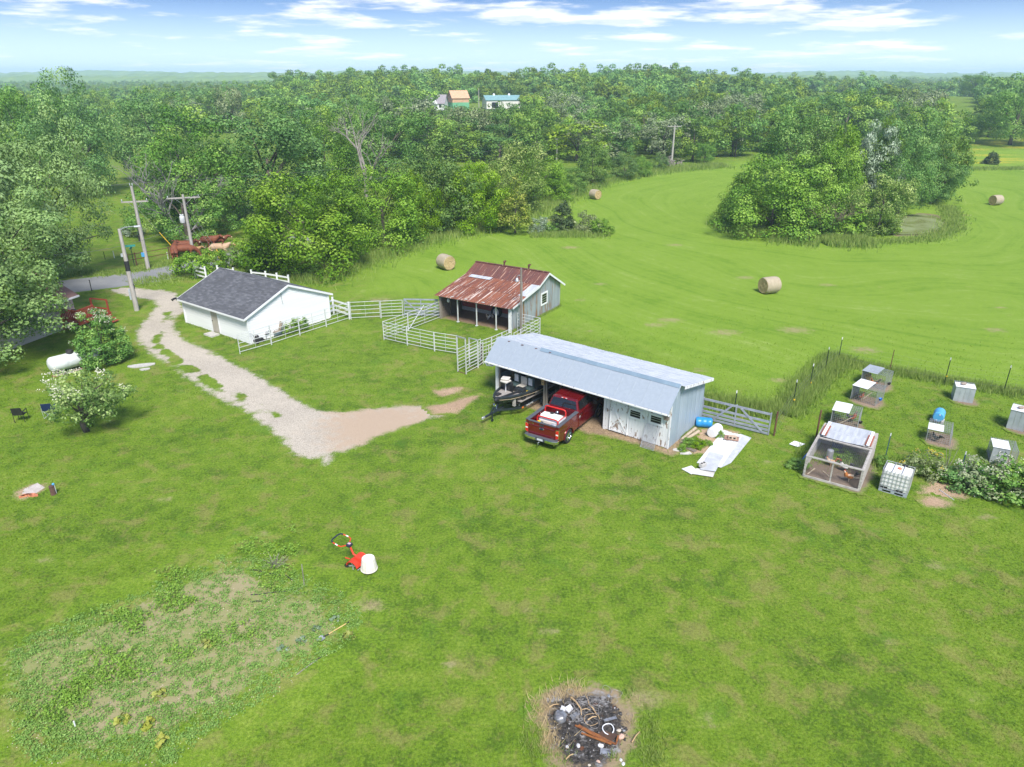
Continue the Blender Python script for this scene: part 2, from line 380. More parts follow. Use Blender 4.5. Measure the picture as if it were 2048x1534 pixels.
def bare(name, cols, edge=.55, scale=1.6, fine=14., grassy=0.0, stones=None, rough=.9, red=False):
    """bare ground that frays into the grass round it: 'edge' carries the distance inwards in metres"""
    m, t = newmat(name); pos = nd(t, 'NewGeometry').outputs['Position']; v = vscale(t, pos, (1, 1, 0))
    g, gh = grass_col(t)
    n1 = noise(t, v, scale, 5, .65); n2 = noise(t, v, fine, 4, .7); n3 = noise(t, v, .35, 3)
    c = mixc(t, sstep(t, mth(t, 'ADD', mth(t, 'MULTIPLY', n3, .6), mth(t, 'MULTIPLY', n1, .4)), .40, .60), cols[0], cols[1])
    c = mixc(t, mth(t, 'MULTIPLY', sstep(t, n2, .5, .75), .6), c, cols[2])
    hgt_ = n2
    if stones:
        vo = nd(t, 'TexVoronoi', {'Vector': v, 'Scale': stones[0], 'Randomness': 1.0})
        k = nd(t, 'SeparateColor', {0: vo.outputs['Color']}).outputs[0]
        f = nd(t, 'MapRange', {0: k, 1: 0, 2: 1, 3: stones[1], 4: stones[2]}).outputs[0]
        c = nd(t, 'VectorMath', {0: c, 'Scale': f}, operation='SCALE').outputs[0]
        hgt_ = mth(t, 'SUBTRACT', n2, vo.outputs['Distance'])
    if red:
        pd = nd(t, 'VectorMath', {0: pos, 1: tuple(G(760, 850))}, operation='DISTANCE').outputs['Value']
        c = mixc(t, mth(t, 'MULTIPLY', sstep(t, mth(t, 'ADD', mth(t, 'MULTIPLY', pd, -.20), mth(t, 'ADD', n1, mth(t, 'MULTIPLY', n3, .6))), -.05, .45), .8), c, mixc(t, n2, (.36, .25, .165), (.48, .37, .27)))
    e = attr(t, 'edge')
    k = mth(t, 'ADD', e, mth(t, 'ADD', mth(t, 'MULTIPLY', mth(t, 'SUBTRACT', n1, .5), 2.6 * edge), mth(t, 'MULTIPLY', mth(t, 'SUBTRACT', n2, .5), 2.6 * edge)))
    k = mth(t, 'SUBTRACT', k, mth(t, 'MULTIPLY', attr(t, 'grow'), mth(t, 'MULTIPLY_ADD', n2, .9, .25)))
    mask = sstep(t, k, -.20, .22)
    c = mixc(t, mask, g, c)
    finish(t, c, rough, 0, hgt_, .6, .03, .15); return m
NPATCH = [0]
def patch(name, pl, mat, step=.3, margin=.5, z=.004, kind='structure', grow=None):
    NPATCH[0] += 1; z = z + NPATCH[0] * .0016
    xs = [p[0] for p in pl]; ys = [p[1] for p in pl]
    X = np.arange(min(xs) - margin, max(xs) + margin + step, step); Y = np.arange(min(ys) - margin, max(ys) + margin + step, step)
    gx, gy = np.meshgrid(X, Y); e = sdist(pl, gx.ravel(), gy.ravel()); ok = e > -margin
    nx = len(X); idx = np.arange(len(X) * len(Y)).reshape(len(Y), nx)
    f = np.stack([idx[:-1, :-1], idx[:-1, 1:], idx[1:, 1:], idx[1:, :-1]], -1).reshape(-1, 4)
    f = f[ok[f].all(1)]; used = np.unique(f); rm = np.full(len(e), -1); rm[used] = np.arange(len(used)); f = rm[f]
    x = gx.ravel()[used]; y = gy.ravel()[used]
    at = ground_attrs(x, y); at['edge'] = e[used]; at['grow'] = grow(x, y) if grow else np.zeros(len(x))
    o = obj(name, npmesh(name, np.stack([x, y, np.full(len(x), z)], -1), f, mat, at))
    o['kind'] = kind; return o

# ------------------------------------------------------------------ the ground sheet
def axis(fine0, fine1, step, far, k=1.13):
    a = [fine0]; s = step
    b = list(np.arange(fine0, fine1, step)); e = b[-1]; s = step
    while e < far: s *= k; e += s; b.append(e)
    return b
def build_ground():
    xr = axis(0, 62, .5, 3400); xs = np.array([-a for a in xr[:0:-1]] + xr)
    ys = np.array([-1500, -700, -300, -120, -50, -20, 0] + axis(8, 140, .5, 3400, 1.09))
    gx, gy = np.meshgrid(xs, ys); x = gx.ravel(); y = gy.ravel()
    z = hgt(x, y)
    nx = len(xs); idx = np.arange(len(x)).reshape(len(ys), nx)
    f = np.stack([idx[:-1, :-1], idx[:-1, 1:], idx[1:, 1:], idx[1:, :-1]], -1).reshape(-1, 4)
    o = obj('ground', npmesh('ground', np.stack([x, y, z], -1), f, MG, ground_attrs(x, y), smooth=True)); o['kind'] = 'structure'
build_ground()
gravel = bare('drive_gravel', ((.42, .375, .31), (.47, .42, .345), (.60, .555, .48)), .45, 1.6, 18., stones=(30., .70, 1.22), red=True)
MID = [G(*p) for p in ((335, 625), (312, 650), (318, 690), (365, 725), (430, 765), (500, 800), (560, 830))]
def drive_grow(x, y):
    d = ldist(MID, x, y); return np.exp(-(d / .5) ** 2) * np.clip(fbm(x / 1.1, y / 1.1, 3) * 5 - 1.0, 0, 2.2) + np.clip(fbm(x / .8, y / .8, 13) - .58, 0, 1) * 1.2 + .10
patch('driveway', DRIVE, gravel, .25, .6, grow=drive_grow)
dirt = bare('red_dirt', ((.42, .30, .20), (.36, .25, .165), (.52, .41, .30)), .35, 1.8, 18., stones=(20., .8, 1.15))
for pl in (((868, 782), (905, 775), (925, 776), (915, 786), (880, 793)), ((905, 805), (935, 793), (962, 789), (940, 806), (915, 826), (870, 828), (850, 815)), ((1838, 985), (1870, 955), (1900, 972), (1935, 990), (1925, 998), (1880, 995)), ((1838, 1000), (1870, 993), (1895, 1003), (1890, 1014), (1850, 1012)), ((30, 985), (60, 970), (92, 968), (85, 980), (52, 998), (38, 998))):
    patch('bare_dirt', poly(*pl), dirt, .2, .4, z=.008)
asph = bare('road_asphalt', ((.24, .245, .25), (.205, .21, .22), (.30, .30, .30)), .3, .8, 22.)
def ribbon_poly(line, w):
    L = []; Rr = []
    for i, p in enumerate(line):
        d = (Vector(line[min(i + 1, len(line) - 1)]) - Vector(line[max(i - 1, 0)])).normalized(); n = Vector((-d.y, d.x, 0)) * w
        L.append(Vector(p) + n); Rr.append(Vector(p) - n)
    return L + Rr[::-1]
patch('road', ribbon_poly(ROADL, 2.6), asph, .5, .9, z=.012)
soil = bare('garden_soil', ((.29, .255, .14), (.22, .24, .085), (.37, .335, .215)), .9, 2.2, 17.)
patch('garden_plot', GARDEN, soil, .3, 1.2, z=.004, grow=lambda x, y: 1.45 + 2.0 * (fbm(x / 1.9, y / 1.9, 9) - .40) + 1.2 * np.clip(vnoise(x / .6, y / .6, 4) - .55, 0, 1))
mud = bare('brown_mud', ((.23, .165, .11), (.17, .12, .08), (.32, .24, .165)), .3, 2.2, 20.)
bank = bare('pond_bank', ((.21, .16, .11), (.13, .14, .06), (.28, .22, .15)), .5, .9, 6.)
PB = [Vector(POND[i]) + (Vector(POND[i]) - sum(map(Vector, POND), Vector()) / len(POND)) * .16 for i in range(len(POND))]
patch('pond_bank', PB, bank, .5, 1.0, z=.004)
def mat_water():
    m, t = newmat('pond_water'); pos = nd(t, 'NewGeometry').outputs['Position']; v = vscale(t, pos, (1, 1, 0))
    n = noise(t, v, .28, 5, .6, .5); n2 = noise(t, v, 2.5, 4, .7)
    c = mixc(t, sstep(t, n, .38, .62), (.19, .215, .075), (.29, .33, .17)); c = mixc(t, mth(t, 'MULTIPLY', sstep(t, n2, .55, .7), .5), c, (.16, .22, .06))
    finish(t, c, .22, 0, n2, .08, .02, .5); return m
pw = MB(); pw.quad(*[Vector((p.x, p.y, .075)) for p in POND][::-1]); wobj = structure('pond_water', pw, mat_water())
if wobj.data.polygons[0].normal.z < 0: wobj.data.flip_normals()

# ------------------------------------------------------------------ grass blades (real geometry, one mass)
EXCL = []                                   # footprints filled in by the buildings
def blades(name, x, y, h, w, lean=.5, tint=None, seed=1, mat=None, keepattrs=True, droop=.0):
    r = np.random.default_rng(seed); n = len(x); z = hgt(x, y)
    a = r.uniform(0, 2 * np.pi, n); b = r.uniform(0, 2 * np.pi, n); l = r.uniform(.1, lean, n) * h
    base = np.stack([x, y, z], -1); s = np.stack([np.cos(a), np.sin(a), np.zeros(n)], -1) * (w / 2)[:, None]
    tip = base + np.stack([np.cos(b) * l, np.sin(b) * l, h], -1)
    v = np.stack([base - s, base + s, tip], 1).reshape(-1, 3); f = np.arange(3 * n).reshape(n, 3)
    tint = r.uniform(0, 1, n) if tint is None else tint
    at = {k: np.repeat(q, 3) for k, q in ground_attrs(x, y).items()}
    tt = np.repeat(tint, 3); tt[2::3] = np.clip(tt[2::3] + .25, 0, 1.3); at['tint'] = tt
    o = obj(name, npmesh(name, v, f, mat or MBL, at)); o['kind'] = 'stuff'; return o
def ground_xy(px, py):
    u = (px - 1024) / FPX; v = (py - 767) / FPX
    dy = math.cos(PITCH) - v * math.sin(PITCH); dz = -math.sin(PITCH) - v * math.cos(PITCH)
    s = -HCAM / dz; return u * s, dy * s
def lawn_blades(n=300000):
    r = np.random.default_rng(11)
    x, y = ground_xy(r.uniform(-250, 2300, n), 470 + 1230 * r.uniform(0, 1, n) ** .8)
    x = x + r.normal(0, .05, n)
    keep = sdist(DRIVE, x, y) < r.normal(-.05, .25, n)
    keep &= (ldist(ROADL, x, y) > 2.7)
    at = ground_attrs(x, y); keep &= r.uniform(0, 1, n) > at['wear'] * 1.15
    keep &= sdist(POND, x, y) < -.3
    for e in EXCL: keep &= sdist(e, x, y) < -.02
    keep &= r.uniform(0, 1, n) < np.clip((66 - np.hypot(x, y)) / 26, 0, 1)
    x = x[keep]; y = y[keep]; dist = np.hypot(x, y)
    clump = fbm(x / .9, y / .9, 21)
    h = (.030 + .05 * np.clip(clump - .3, 0, 1)) * np.clip(dist / 26, .8, 2.6) * r.uniform(.6, 1.4, len(x)); w = np.clip(dist * .0010, .018, .05) * r.uniform(.6, 1.3, len(x))
    blades('lawn_grass', x, y, h, w, 1.1, seed=12)
def strip_grass(name, line, width, h, n, seed, mat=None, tint=None):
    r = np.random.default_rng(seed); P = np.asarray([(p[0], p[1]) for p in line]); seg = np.hypot(*(P[1:] - P[:-1]).T); c = np.concatenate([[0], np.cumsum(seg)])
    s = r.uniform(0, c[-1], n); i = np.clip(np.searchsorted(c, s) - 1, 0, len(seg) - 1); f = (s - c[i]) / seg[i]
    q = P[i] + (P[i + 1] - P[i]) * f[:, None]; d = (P[i + 1] - P[i]) / seg[i][:, None]; o = r.normal(0, width / 2, n)
    x = q[:, 0] - d[:, 1] * o; y = q[:, 1] + d[:, 0] * o
    cl = fbm(x / 1.3, y / 1.3, seed); keep = cl > .28; x = x[keep]; y = y[keep]; cl = cl[keep]
    hh = h * r.uniform(.35, 1.15, len(x)) * (.5 + cl); ww = np.clip(np.hypot(x, y) * .0009, .02, .1) * r.uniform(.7, 1.5, len(x))
    return blades(name, x, y, hh, ww, .55, tint, seed, mat)
# ------------------------------------------------------------------ trees
def leafmat(name, dark, mid, light, trans=.2, back=None, var=.2):
    m, t = newmat(name); ti = attr(t, 'tint'); oi = nd(t, 'ObjectInfo').outputs['Random']
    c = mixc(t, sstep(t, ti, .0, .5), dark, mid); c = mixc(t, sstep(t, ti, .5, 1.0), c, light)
    c = nd(t, 'HueSaturation', {'Hue': mth(t, 'MULTIPLY_ADD', oi, var * .09, .5 - var * .045), 'Saturation': mth(t, 'MULTIPLY_ADD', oi, -.22, 1.08), 'Value': mth(t, 'MULTIPLY_ADD', mth(t, 'FRACT', mth(t, 'MULTIPLY', oi, 7.3)), var, 1 - var * .5), 'Color': c}).outputs[0]
    if back: c = mixc(t, mth(t, 'MULTIPLY', nd(t, 'NewGeometry').outputs['Backfacing'], .4), c, back)
    a = nd(t, 'BsdfPrincipled', {'Base Color': c, 'Roughness': .5, 'Specular IOR Level': .22}); b = nd(t, 'BsdfTranslucent', {0: c}); mx = nd(t, 'MixShader', {0: trans})
    t.links.new(a.outputs[0], mx.inputs[1]); t.links.new(b.outputs[0], mx.inputs[2]); o = nd(t, 'OutputMaterial'); t.links.new(mx.outputs[0], o.inputs[0]); return m
LM = dict(
    oak=leafmat('oak_leaves', (0.067, 0.161, 0.028), (0.125, 0.282, 0.043), (0.287, 0.444, 0.097)),
    wood=leafmat('wood_leaves', (0.083, 0.176, 0.026), (0.153, 0.295, 0.038), (0.304, 0.443, 0.066), var=.6),
    maple=leafmat('maple_leaves', (.095, .205, .034), (.175, .310, .056), (.290, .420, .125), back=(0.336, 0.488, 0.220)),
    bright=leafmat('bright_leaves', (.075, .180, .012), (.150, .300, .020), (.270, .430, .050)),
    lime=leafmat('lime_leaves', (.07, .16, .020), (.13, .24, .035), (.21, .32, .065)),
    cream=leafmat('cream_leaves', (0.087, 0.179, 0.031), (0.183, 0.293, 0.070), (0.451, 0.548, 0.202)),
    silver=leafmat('silver_leaves', (0.139, 0.217, 0.116), (0.264, 0.349, 0.225), (0.512, 0.600, 0.449)),
    weed=leafmat('weed_leaves', (.11, .24, .028), (.17, .33, .040), (.26, .41, .07)),
    cedar=leafmat('cedar_needles', (0.039, 0.081, 0.028), (0.078, 0.127, 0.040), (0.132, 0.186, 0.054)),
    yellow=leafmat('yellow_leaves', (.10, .17, .020), (.20, .27, .040), (.34, .37, .08)),
    pale=leafmat('pale_leaves', (0.132, 0.178, 0.070), (0.232, 0.295, 0.132), (0.357, 0.411, 0.217)))
MBARK = M('bark', (.115, .095, .075), (.06, .05, .04), 3, .9, stretch=(4, 4, .6), bump=.5)
MDEAD = M('dead_wood', (.30, .27, .24), (.18, .16, .14), 3, .9, stretch=(4, 4, .6))
MBLOOM = M('white_blossom', (.70, .69, .58), (.55, .54, .40), 8, .7)
MBLOOMY = M('yellow_blossom', (.75, .52, .05), (.6, .4, .03), 8, .7)
MTALL = None
def mat_tall(name, a, b):
    m, t = newmat(name); c = mixc(t, attr(t, 'tint'), a, b); p1 = nd(t, 'BsdfDiffuse', {0: c}); p2 = nd(t, 'BsdfTranslucent', {0: c}); mx = nd(t, 'MixShader', {0: .35})
    t.links.new(p1.outputs[0], mx.inputs[1]); t.links.new(p2.outputs[0], mx.inputs[2]); o = nd(t, 'OutputMaterial'); t.links.new(mx.outputs[0], o.inputs[0]); return m
MTALL = mat_tall('tall_grass', (.150, .270, .035), (.34, .43, .12))
MSTRAW = mat_tall('dry_grass', (.42, .33, .17), (.70, .56, .32))

PROFILES = {
    'round': lambda t: np.sqrt(np.clip(1 - ((t - .42) / .60) ** 2, 0, 1)),
    'oak': lambda t: np.clip(np.sqrt(np.clip(1 - ((t - .45) / .60) ** 2, 0, 1)), 0, .92),
    'dome': lambda t: np.sqrt(np.clip(1 - (np.clip(t, 0, 1) * .97) ** 2.2, 0, 1)),
    'egg': lambda t: np.sqrt(np.clip(1 - ((t - .33) / .70) ** 2, 0, 1)) * (1 - .22 * t),
    'cone': lambda t: (1 - t) ** .8 * .95 + .06,
    'vase': lambda t: .35 + .65 * np.sqrt(np.clip(1 - ((t - .7) / .75) ** 2, 0, 1)),
}
def crown_arrays(seed, H, Rad, z0, ncl, nleaf, leaf, prof='round', crad=None, lob=.28, inner=.35, up=.35, flat_=.75, asp=.62):
    r = np.random.default_rng(seed); pf = PROFILES[prof]
    # clump centres, crowded towards the outside of the crown, arranged on a few big boughs
    t = r.uniform(0, 1, ncl * 4); keep = r.uniform(0, 1, len(t)) < pf(t) ** 1.3 + .06; t = t[keep][:ncl]; ncl = len(t)
    th = r.uniform(0, 2 * np.pi, ncl); ph = r.uniform(0, 6.28, 6)
    lobes = 1 + lob * (np.sin(2 * th + ph[0] + 3 * t) * .45 + np.sin(3 * th + ph[1] - 5 * t) * .5 + np.sin(5 * th + ph[2] + 9 * t) * .35)
    zl = 1 + lob * .35 * np.sin(3 * th + ph[3])
    rad = Rad * pf(t) * lobes * (inner + (1 - inner) * np.sqrt(r.uniform(.12, 1, ncl)))
    c = np.stack([rad * np.cos(th), rad * np.sin(th), z0 + (H - z0) * t * np.clip(zl, .8, 1.12)], -1)
    crad = crad or Rad * .22
    rc = crad * r.uniform(.6, 1.35, ncl) * (.6 + .4 * pf(t))
    k = np.maximum(4, (nleaf * (rc / crad) ** 2).astype(int)); ci = np.repeat(np.arange(ncl), k); n = len(ci)
    d = r.normal(0, 1, (n, 3)); d[:, 2] += .35; d /= np.linalg.norm(d, axis=1)[:, None]
    p = c[ci] + d * (rc[ci] * r.uniform(.35, 1.05, n) ** .5)[:, None] * np.array([1, 1, flat_])
    nr = d * 1.3 + np.array([0, 0, up]) + r.normal(0, .42, (n, 3)); nr /= np.linalg.norm(nr, axis=1)[:, None]
    a = np.cross(nr, r.normal(0, 1, (n, 3))); a /= np.linalg.norm(a, axis=1)[:, None]; b = np.cross(nr, a)
    s = (leaf * r.uniform(.6, 1.35, n))[:, None]
    v = np.stack([p - a * s, p + b * s * asp - nr * s * .15, p + a * s, p - b * s * asp - nr * s * .15], 1).reshape(-1, 3)
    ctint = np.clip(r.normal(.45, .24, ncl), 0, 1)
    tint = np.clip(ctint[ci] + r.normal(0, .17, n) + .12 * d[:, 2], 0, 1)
    return v, np.arange(4 * n).reshape(n, 4), np.repeat(tint, 4), c
def crown_mesh(name, mat, *a, **k):
    v, f, ti, c = crown_arrays(*a, **k)
    return npmesh(name, v, f, mat, {'tint': ti}), c
def trunk_mesh(seed, H, z0, r0, centres, mat, nlimb=7, fork=.5):
    q = random.Random(seed); mb = MB(); top = z0 + (H - z0) * fork
    wob = lambda: q.uniform(-.25, .25) * r0 * 3
    pts = [(0, 0, -.1), (wob(), wob(), z0 * .5), (wob(), wob(), z0), (wob(), wob(), top)]
    mb.tube(pts, [r0 * 1.25, r0, r0 * .85, r0 * .4], 8)
    cs = list(centres); q.shuffle(cs)
    for c in cs[:nlimb]:
        c = Vector(c); z = min(max(c.z * q.uniform(.35, .6), z0 * .7), top * .95); s = Vector((0, 0, z))
        m = s.lerp(c, .5) + Vector((0, 0, .08 * (c - s).length))
        mb.tube([s, m, c], [r0 * .42, r0 * .25, r0 * .08], 5, caps=False)
    return mb.mesh('trunk', mat, True)
PROTO = {}
def proto(key, kind, H, Rad, z0, ncl, nleaf, leaf, prof='round', r0=.25, nlimb=7, seed=1, **k):
    me, c = crown_mesh('crown', LM[kind], seed, H, Rad, z0, ncl, nleaf, leaf, prof, **k)
    PROTO[key] = (me, trunk_mesh(seed, H, z0, r0, c, MBARK, nlimb), H, Rad)
proto('oak_a', 'oak', 15, 6.5, 1.6, 130, 165, .165, 'oak', .38, 9, 3, crad=1.65, lob=.38, inner=.45)
proto('oak_b', 'oak', 15, 6.5, 1.6, 120, 170, .165, 'round', .38, 9, 4, crad=1.75, lob=.46, inner=.45)
proto('oak_low', 'oak', 10, 7.0, 1.3, 120, 170, .13, 'dome', .42, 12, 5, crad=1.15, lob=.35)
proto('wood_a', 'wood', 11, 5.0, 1.5, 54, 120, .225, 'oak', .3, 4, 6, crad=1.5, lob=.24, inner=.45)
proto('wood_b', 'wood', 11, 5.0, 1.5, 50, 125, .225, 'round', .3, 4, 7, crad=1.6, lob=.30, inner=.45)
proto('wood_c', 'wood', 11, 4.8, 1.2, 54, 120, .225, 'egg', .3, 4, 8, crad=1.5, lob=.24, inner=.45)
proto('wood_d', 'pale', 11, 4.6, 1.6, 100, 38, .23, 'vase', .3, 9, 9, crad=1.25)
proto('far_a', 'wood', 10, 5.2, 0.6, 30, 130, .34, 'dome', .3, 0, 10, crad=1.9, lob=.4)
proto('far_b', 'wood', 10, 5.2, 0.6, 30, 130, .34, 'round', .3, 0, 11, crad=2.0, lob=.5)
proto('far_c', 'wood', 10, 5.0, .5, 30, 130, .34, 'egg', .3, 0, 12, crad=1.9, lob=.4)
proto('maple_a', 'maple', 14, 6.5, 1.7, 165, 215, .13, 'round', .35, 14, 13, crad=1.35, lob=.42)
proto('maple_b', 'maple', 14, 6.5, 1.7, 160, 215, .13, 'vase', .35, 14, 14, crad=1.35, lob=.45)
proto('bright_a', 'bright', 9, 5.2, .1, 200, 150, .122, 'dome', .25, 6, 15, crad=1.1, lob=.34)
proto('bright_b', 'bright', 9, 5.0, .1, 190, 150, .122, 'egg', .25, 6, 16, crad=1.1, lob=.34)
proto('lime_a', 'lime', 10, 4, .5, 140, 110, .13, 'egg', .2, 6, 17, crad=1.0, lob=.4)
proto('cream_a', 'cream', 10, 5, .6, 150, 120, .135, 'round', .25, 6, 18, crad=1.2, lob=.4)
proto('silver_a', 'silver', 8, 4, .5, 190, 80, .14, 'round', .2, 6, 19, crad=.9)
proto('young', 'yellow', 7, 2.2, 1.1, 110, 46, .13, 'cone', .12, 6, 20, crad=.62, inner=.5)
proto('cedar', 'cedar', 5, 1.6, .2, 120, 60, .11, 'cone', .12, 3, 21, crad=.5, inner=.5)
proto('bush_g', 'bright', 2.4, 1.7, .1, 70, 46, .10, 'dome', .06, 4, 22, crad=.45)
proto('bush_d', 'oak', 2.4, 1.7, .1, 70, 46, .10, 'dome', .06, 4, 23, crad=.45)
proto('bush_s', 'silver', 2.4, 1.7, .1, 70, 46, .09, 'dome', .06, 4, 24, crad=.45)
proto('bush_p', 'pale', 2.4, 1.7, .1, 60, 34, .10, 'dome', .05, 8, 25, crad=.45)
NAMES = dict(oak='oak_tree', wood='broadleaf_tree', far='broadleaf_tree', maple='maple_tree', bright='leafy_tree', lime='leafy_tree', cream='blossoming_tree', silver='silver_tree', young='young_tree', cedar='cedar_tree', bush='bush')
def tree(key, p, h, w, label, group=None, rz=None, name=None, cat=None):
    me, tr, H, Rad = PROTO[key]; k = key.split('_')[0]
    o = bpy.data.objects.new(name or NAMES[k], None); COL.objects.link(o); o.location = p
    o.rotation_euler = (0, 0, rnd.uniform(0, 6.28) if rz is None else rz); o.scale = (w / (2 * Rad), w / (2 * Rad), h / H)
    tag(o, label, cat or ('bush' if k == 'bush' else 'tree'), group)
    c = part('crown', me, o)
    if k != 'far': part('trunk', tr, o)
    return o
def tpx(key, px, py, top, wpx, label, group=None, Y=None, **k):
    p = G(px, py) if Y is None else GX(px, Y)
    h = max(ztop(p, top) - p.z, 1.0); w = wpx * depth(p) / FPX
    return tree(key, p, h, w, label, group, **k)
# ------------------------------------------------------------------ materials of the farm
WHITE = M('white_paint', (.80, .81, .82), (.72, .73, .75), 1.2, .5)
WHITEV = M('white_vinyl', (.82, .83, .84), (.76, .77, .79), .8, .35, stretch=(.3, .3, 3))
PEEL = M('peeling_white_paint', (.76, .77, .78), (.66, .67, .69), 2, .6, stretch=(3, 3, .5), rust=(.26, .19, .15), rustlo=.565, rusthi=.61, rustscale=2.2, ruststretch=(2.2, 2.2, .8))
GALV = M('galvanised_pipe', (.55, .57, .60), (.42, .44, .47), 5, .38, .55)
GALVW = M('pale_pipe', (.70, .71, .73), (.58, .59, .61), 5, .4, .3)
TIN = M('galvanised_sheet', (.42, .455, .52), (.31, .345, .41), 1.1, .42, .35, stretch=(2.5, 2.5, .35), rust=(.30, .15, .07), rustlo=.52, rusthi=.66, ruststretch=(2.4, 2.4, .28), rustscale=1.4)
TINBLUE = M('blue_grey_sheet', (.40, .475, .545), (.33, .41, .475), .7, .45, .25, stretch=(1, 1, .4), rust=(.20, .19, .17), rustlo=.74, rusthi=.8)
ROOFBLUE = M('pale_blue_roof', (.375, .425, .475), (.35, .40, .45), 5., .42, .25, detail=8)
ROOFGREY = M('rough_grey_roof', (.66, .69, .72), (.46, .50, .55), 2.4, .5, .2, stretch=(.5, 2.5, 2.5), detail=9, rust=(.36, .20, .13), rustlo=.69, rusthi=.74, ruststretch=(.25, 2, 2), rustscale=1.6)
RUST = M('rusty_roof', (.27, .10, .055), (.16, .062, .046), 1.3, .75, .15, stretch=(3.5, .35, .35), rust=(.56, .46, .40), rustlo=.565, rusthi=.60, ruststretch=(6, .25, .25), rustscale=1.5)
RUSTD = M('dark_rusty_roof', (.165, .065, .050), (.115, .052, .048), 1.4, .75, .15, stretch=(3.5, .35, .35), rust=(.50, .33, .24), rustlo=.60, rusthi=.63, ruststretch=(7, .2, .2), rustscale=1.4)
TINPALE = M('pale_tin', (.66, .68, .70), (.50, .52, .54), 2, .4, .3, stretch=(3, .4, .4))
RED = M('red_boards', (.42, .09, .065), (.30, .075, .06), 2, .75, stretch=(5, 5, .5))
WOOD = M('weathered_wood', (.235, .20, .165), (.14, .115, .095), 3, .85, stretch=(1, 6, 6), bump=.3)
WOODV = M('weathered_post', (.27, .24, .205), (.16, .14, .12), 3, .85, stretch=(6, 6, .6), bump=.3)
DARKW = M('dark_timber', (.20, .165, .13), (.12, .10, .08), 3, .9, stretch=(3, 3, .8))
GREYW = M('grey_lumber', (.46, .435, .40), (.31, .29, .265), 3, .85, stretch=(1.5, 5, 5), bump=.2)
BLACK = M('black_metal', (.022, .022, .024), (.035, .035, .036), 4, .45)
RUBBER = M('black_rubber', (.018, .018, .018), (.03, .03, .03), 6, .8)
GLASSD = M('dark_glass', (.012, .014, .016), (.02, .022, .024), 2, .06, 0, spec=.7)
VOID = M('dark_opening', (.02, .018, .016), (.03, .027, .024), 2, .9)
CONC = M('concrete', (.50, .48, .45), (.38, .37, .35), 5, .9, bump=.3)
BRICKR = M('red_brick', (.36, .13, .08), (.27, .10, .07), 9, .85)
TAN = M('tan_door', (.43, .39, .335), (.38, .345, .30), 2, .5)
CHROME = M('chrome', (.75, .76, .78), (.68, .69, .71), 4, .12, 1.0)
RIM = M('grey_rim', (.82, .82, .80), (.70, .69, .66), 5, .5, .2)
def shingle_mat():
    m, t = newmat('dark_shingles'); oc = nd(t, 'TexCoord').outputs['Object']; s = nd(t, 'SeparateXYZ', {0: oc})
    v = nd(t, 'CombineXYZ', {0: s.outputs[1], 1: mth(t, 'MULTIPLY', s.outputs[2], 2.62), 2: 0.0}).outputs[0]
    b = nd(t, 'TexBrick', {'Vector': v, 'Color1': (.065, .068, .078), 'Color2': (.150, .155, .172), 'Mortar': (.05, .05, .055), 'Scale': 1.0, 'Mortar Size': .006, 'Bias': -.25, 'Brick Width': .33, 'Row Height': .155}, offset=.37, squash=1.0)
    n = noise(t, oc, 60, 3); n2 = noise(t, oc, .6, 3)
    c = mixc(t, mth(t, 'MULTIPLY', n, .35), b.outputs[0], (.20, .205, .22)); c = nd(t, 'VectorMath', {0: c, 'Scale': mth(t, 'MULTIPLY_ADD', n2, .5, .75)}, operation='SCALE').outputs[0]
    finish(t, c, .85, 0, b.outputs[1], .4, .01, .25); return m
SHINGLE = shingle_mat()
class Fr:
    """building frame: origin on the ground and a local x axis; local y points away to the left of x"""
    def __init__(s, o, px): s.o = flat(o); d = (flat(px) - s.o).normalized(); s.x = d; s.y = Vector((-d.y, d.x, 0)); s.rz = math.atan2(d.y, d.x)
    def loc(s, p): p = flat(p) - s.o; return Vector((p.dot(s.x), p.dot(s.y), 0))
    def w(s, x, y, z=0): return s.o + s.x * x + s.y * y + Vector((0, 0, z))
def ribsheet(L, pitch, ht, x0, x1, f):
    """ribbed metal sheet between x0 and x1; f(x, s, h) maps width, length parameter and height to a point"""
    xs = []; n = max(1, round((x1 - x0) / pitch)); p = (x1 - x0) / n
    for i in range(n): a = x0 + i * p; xs += [(a, 0), (a + p * .32, 0), (a + p * .42, ht), (a + p * .58, ht), (a + p * .68, 0)]
    xs.append((x1, 0)); return xs
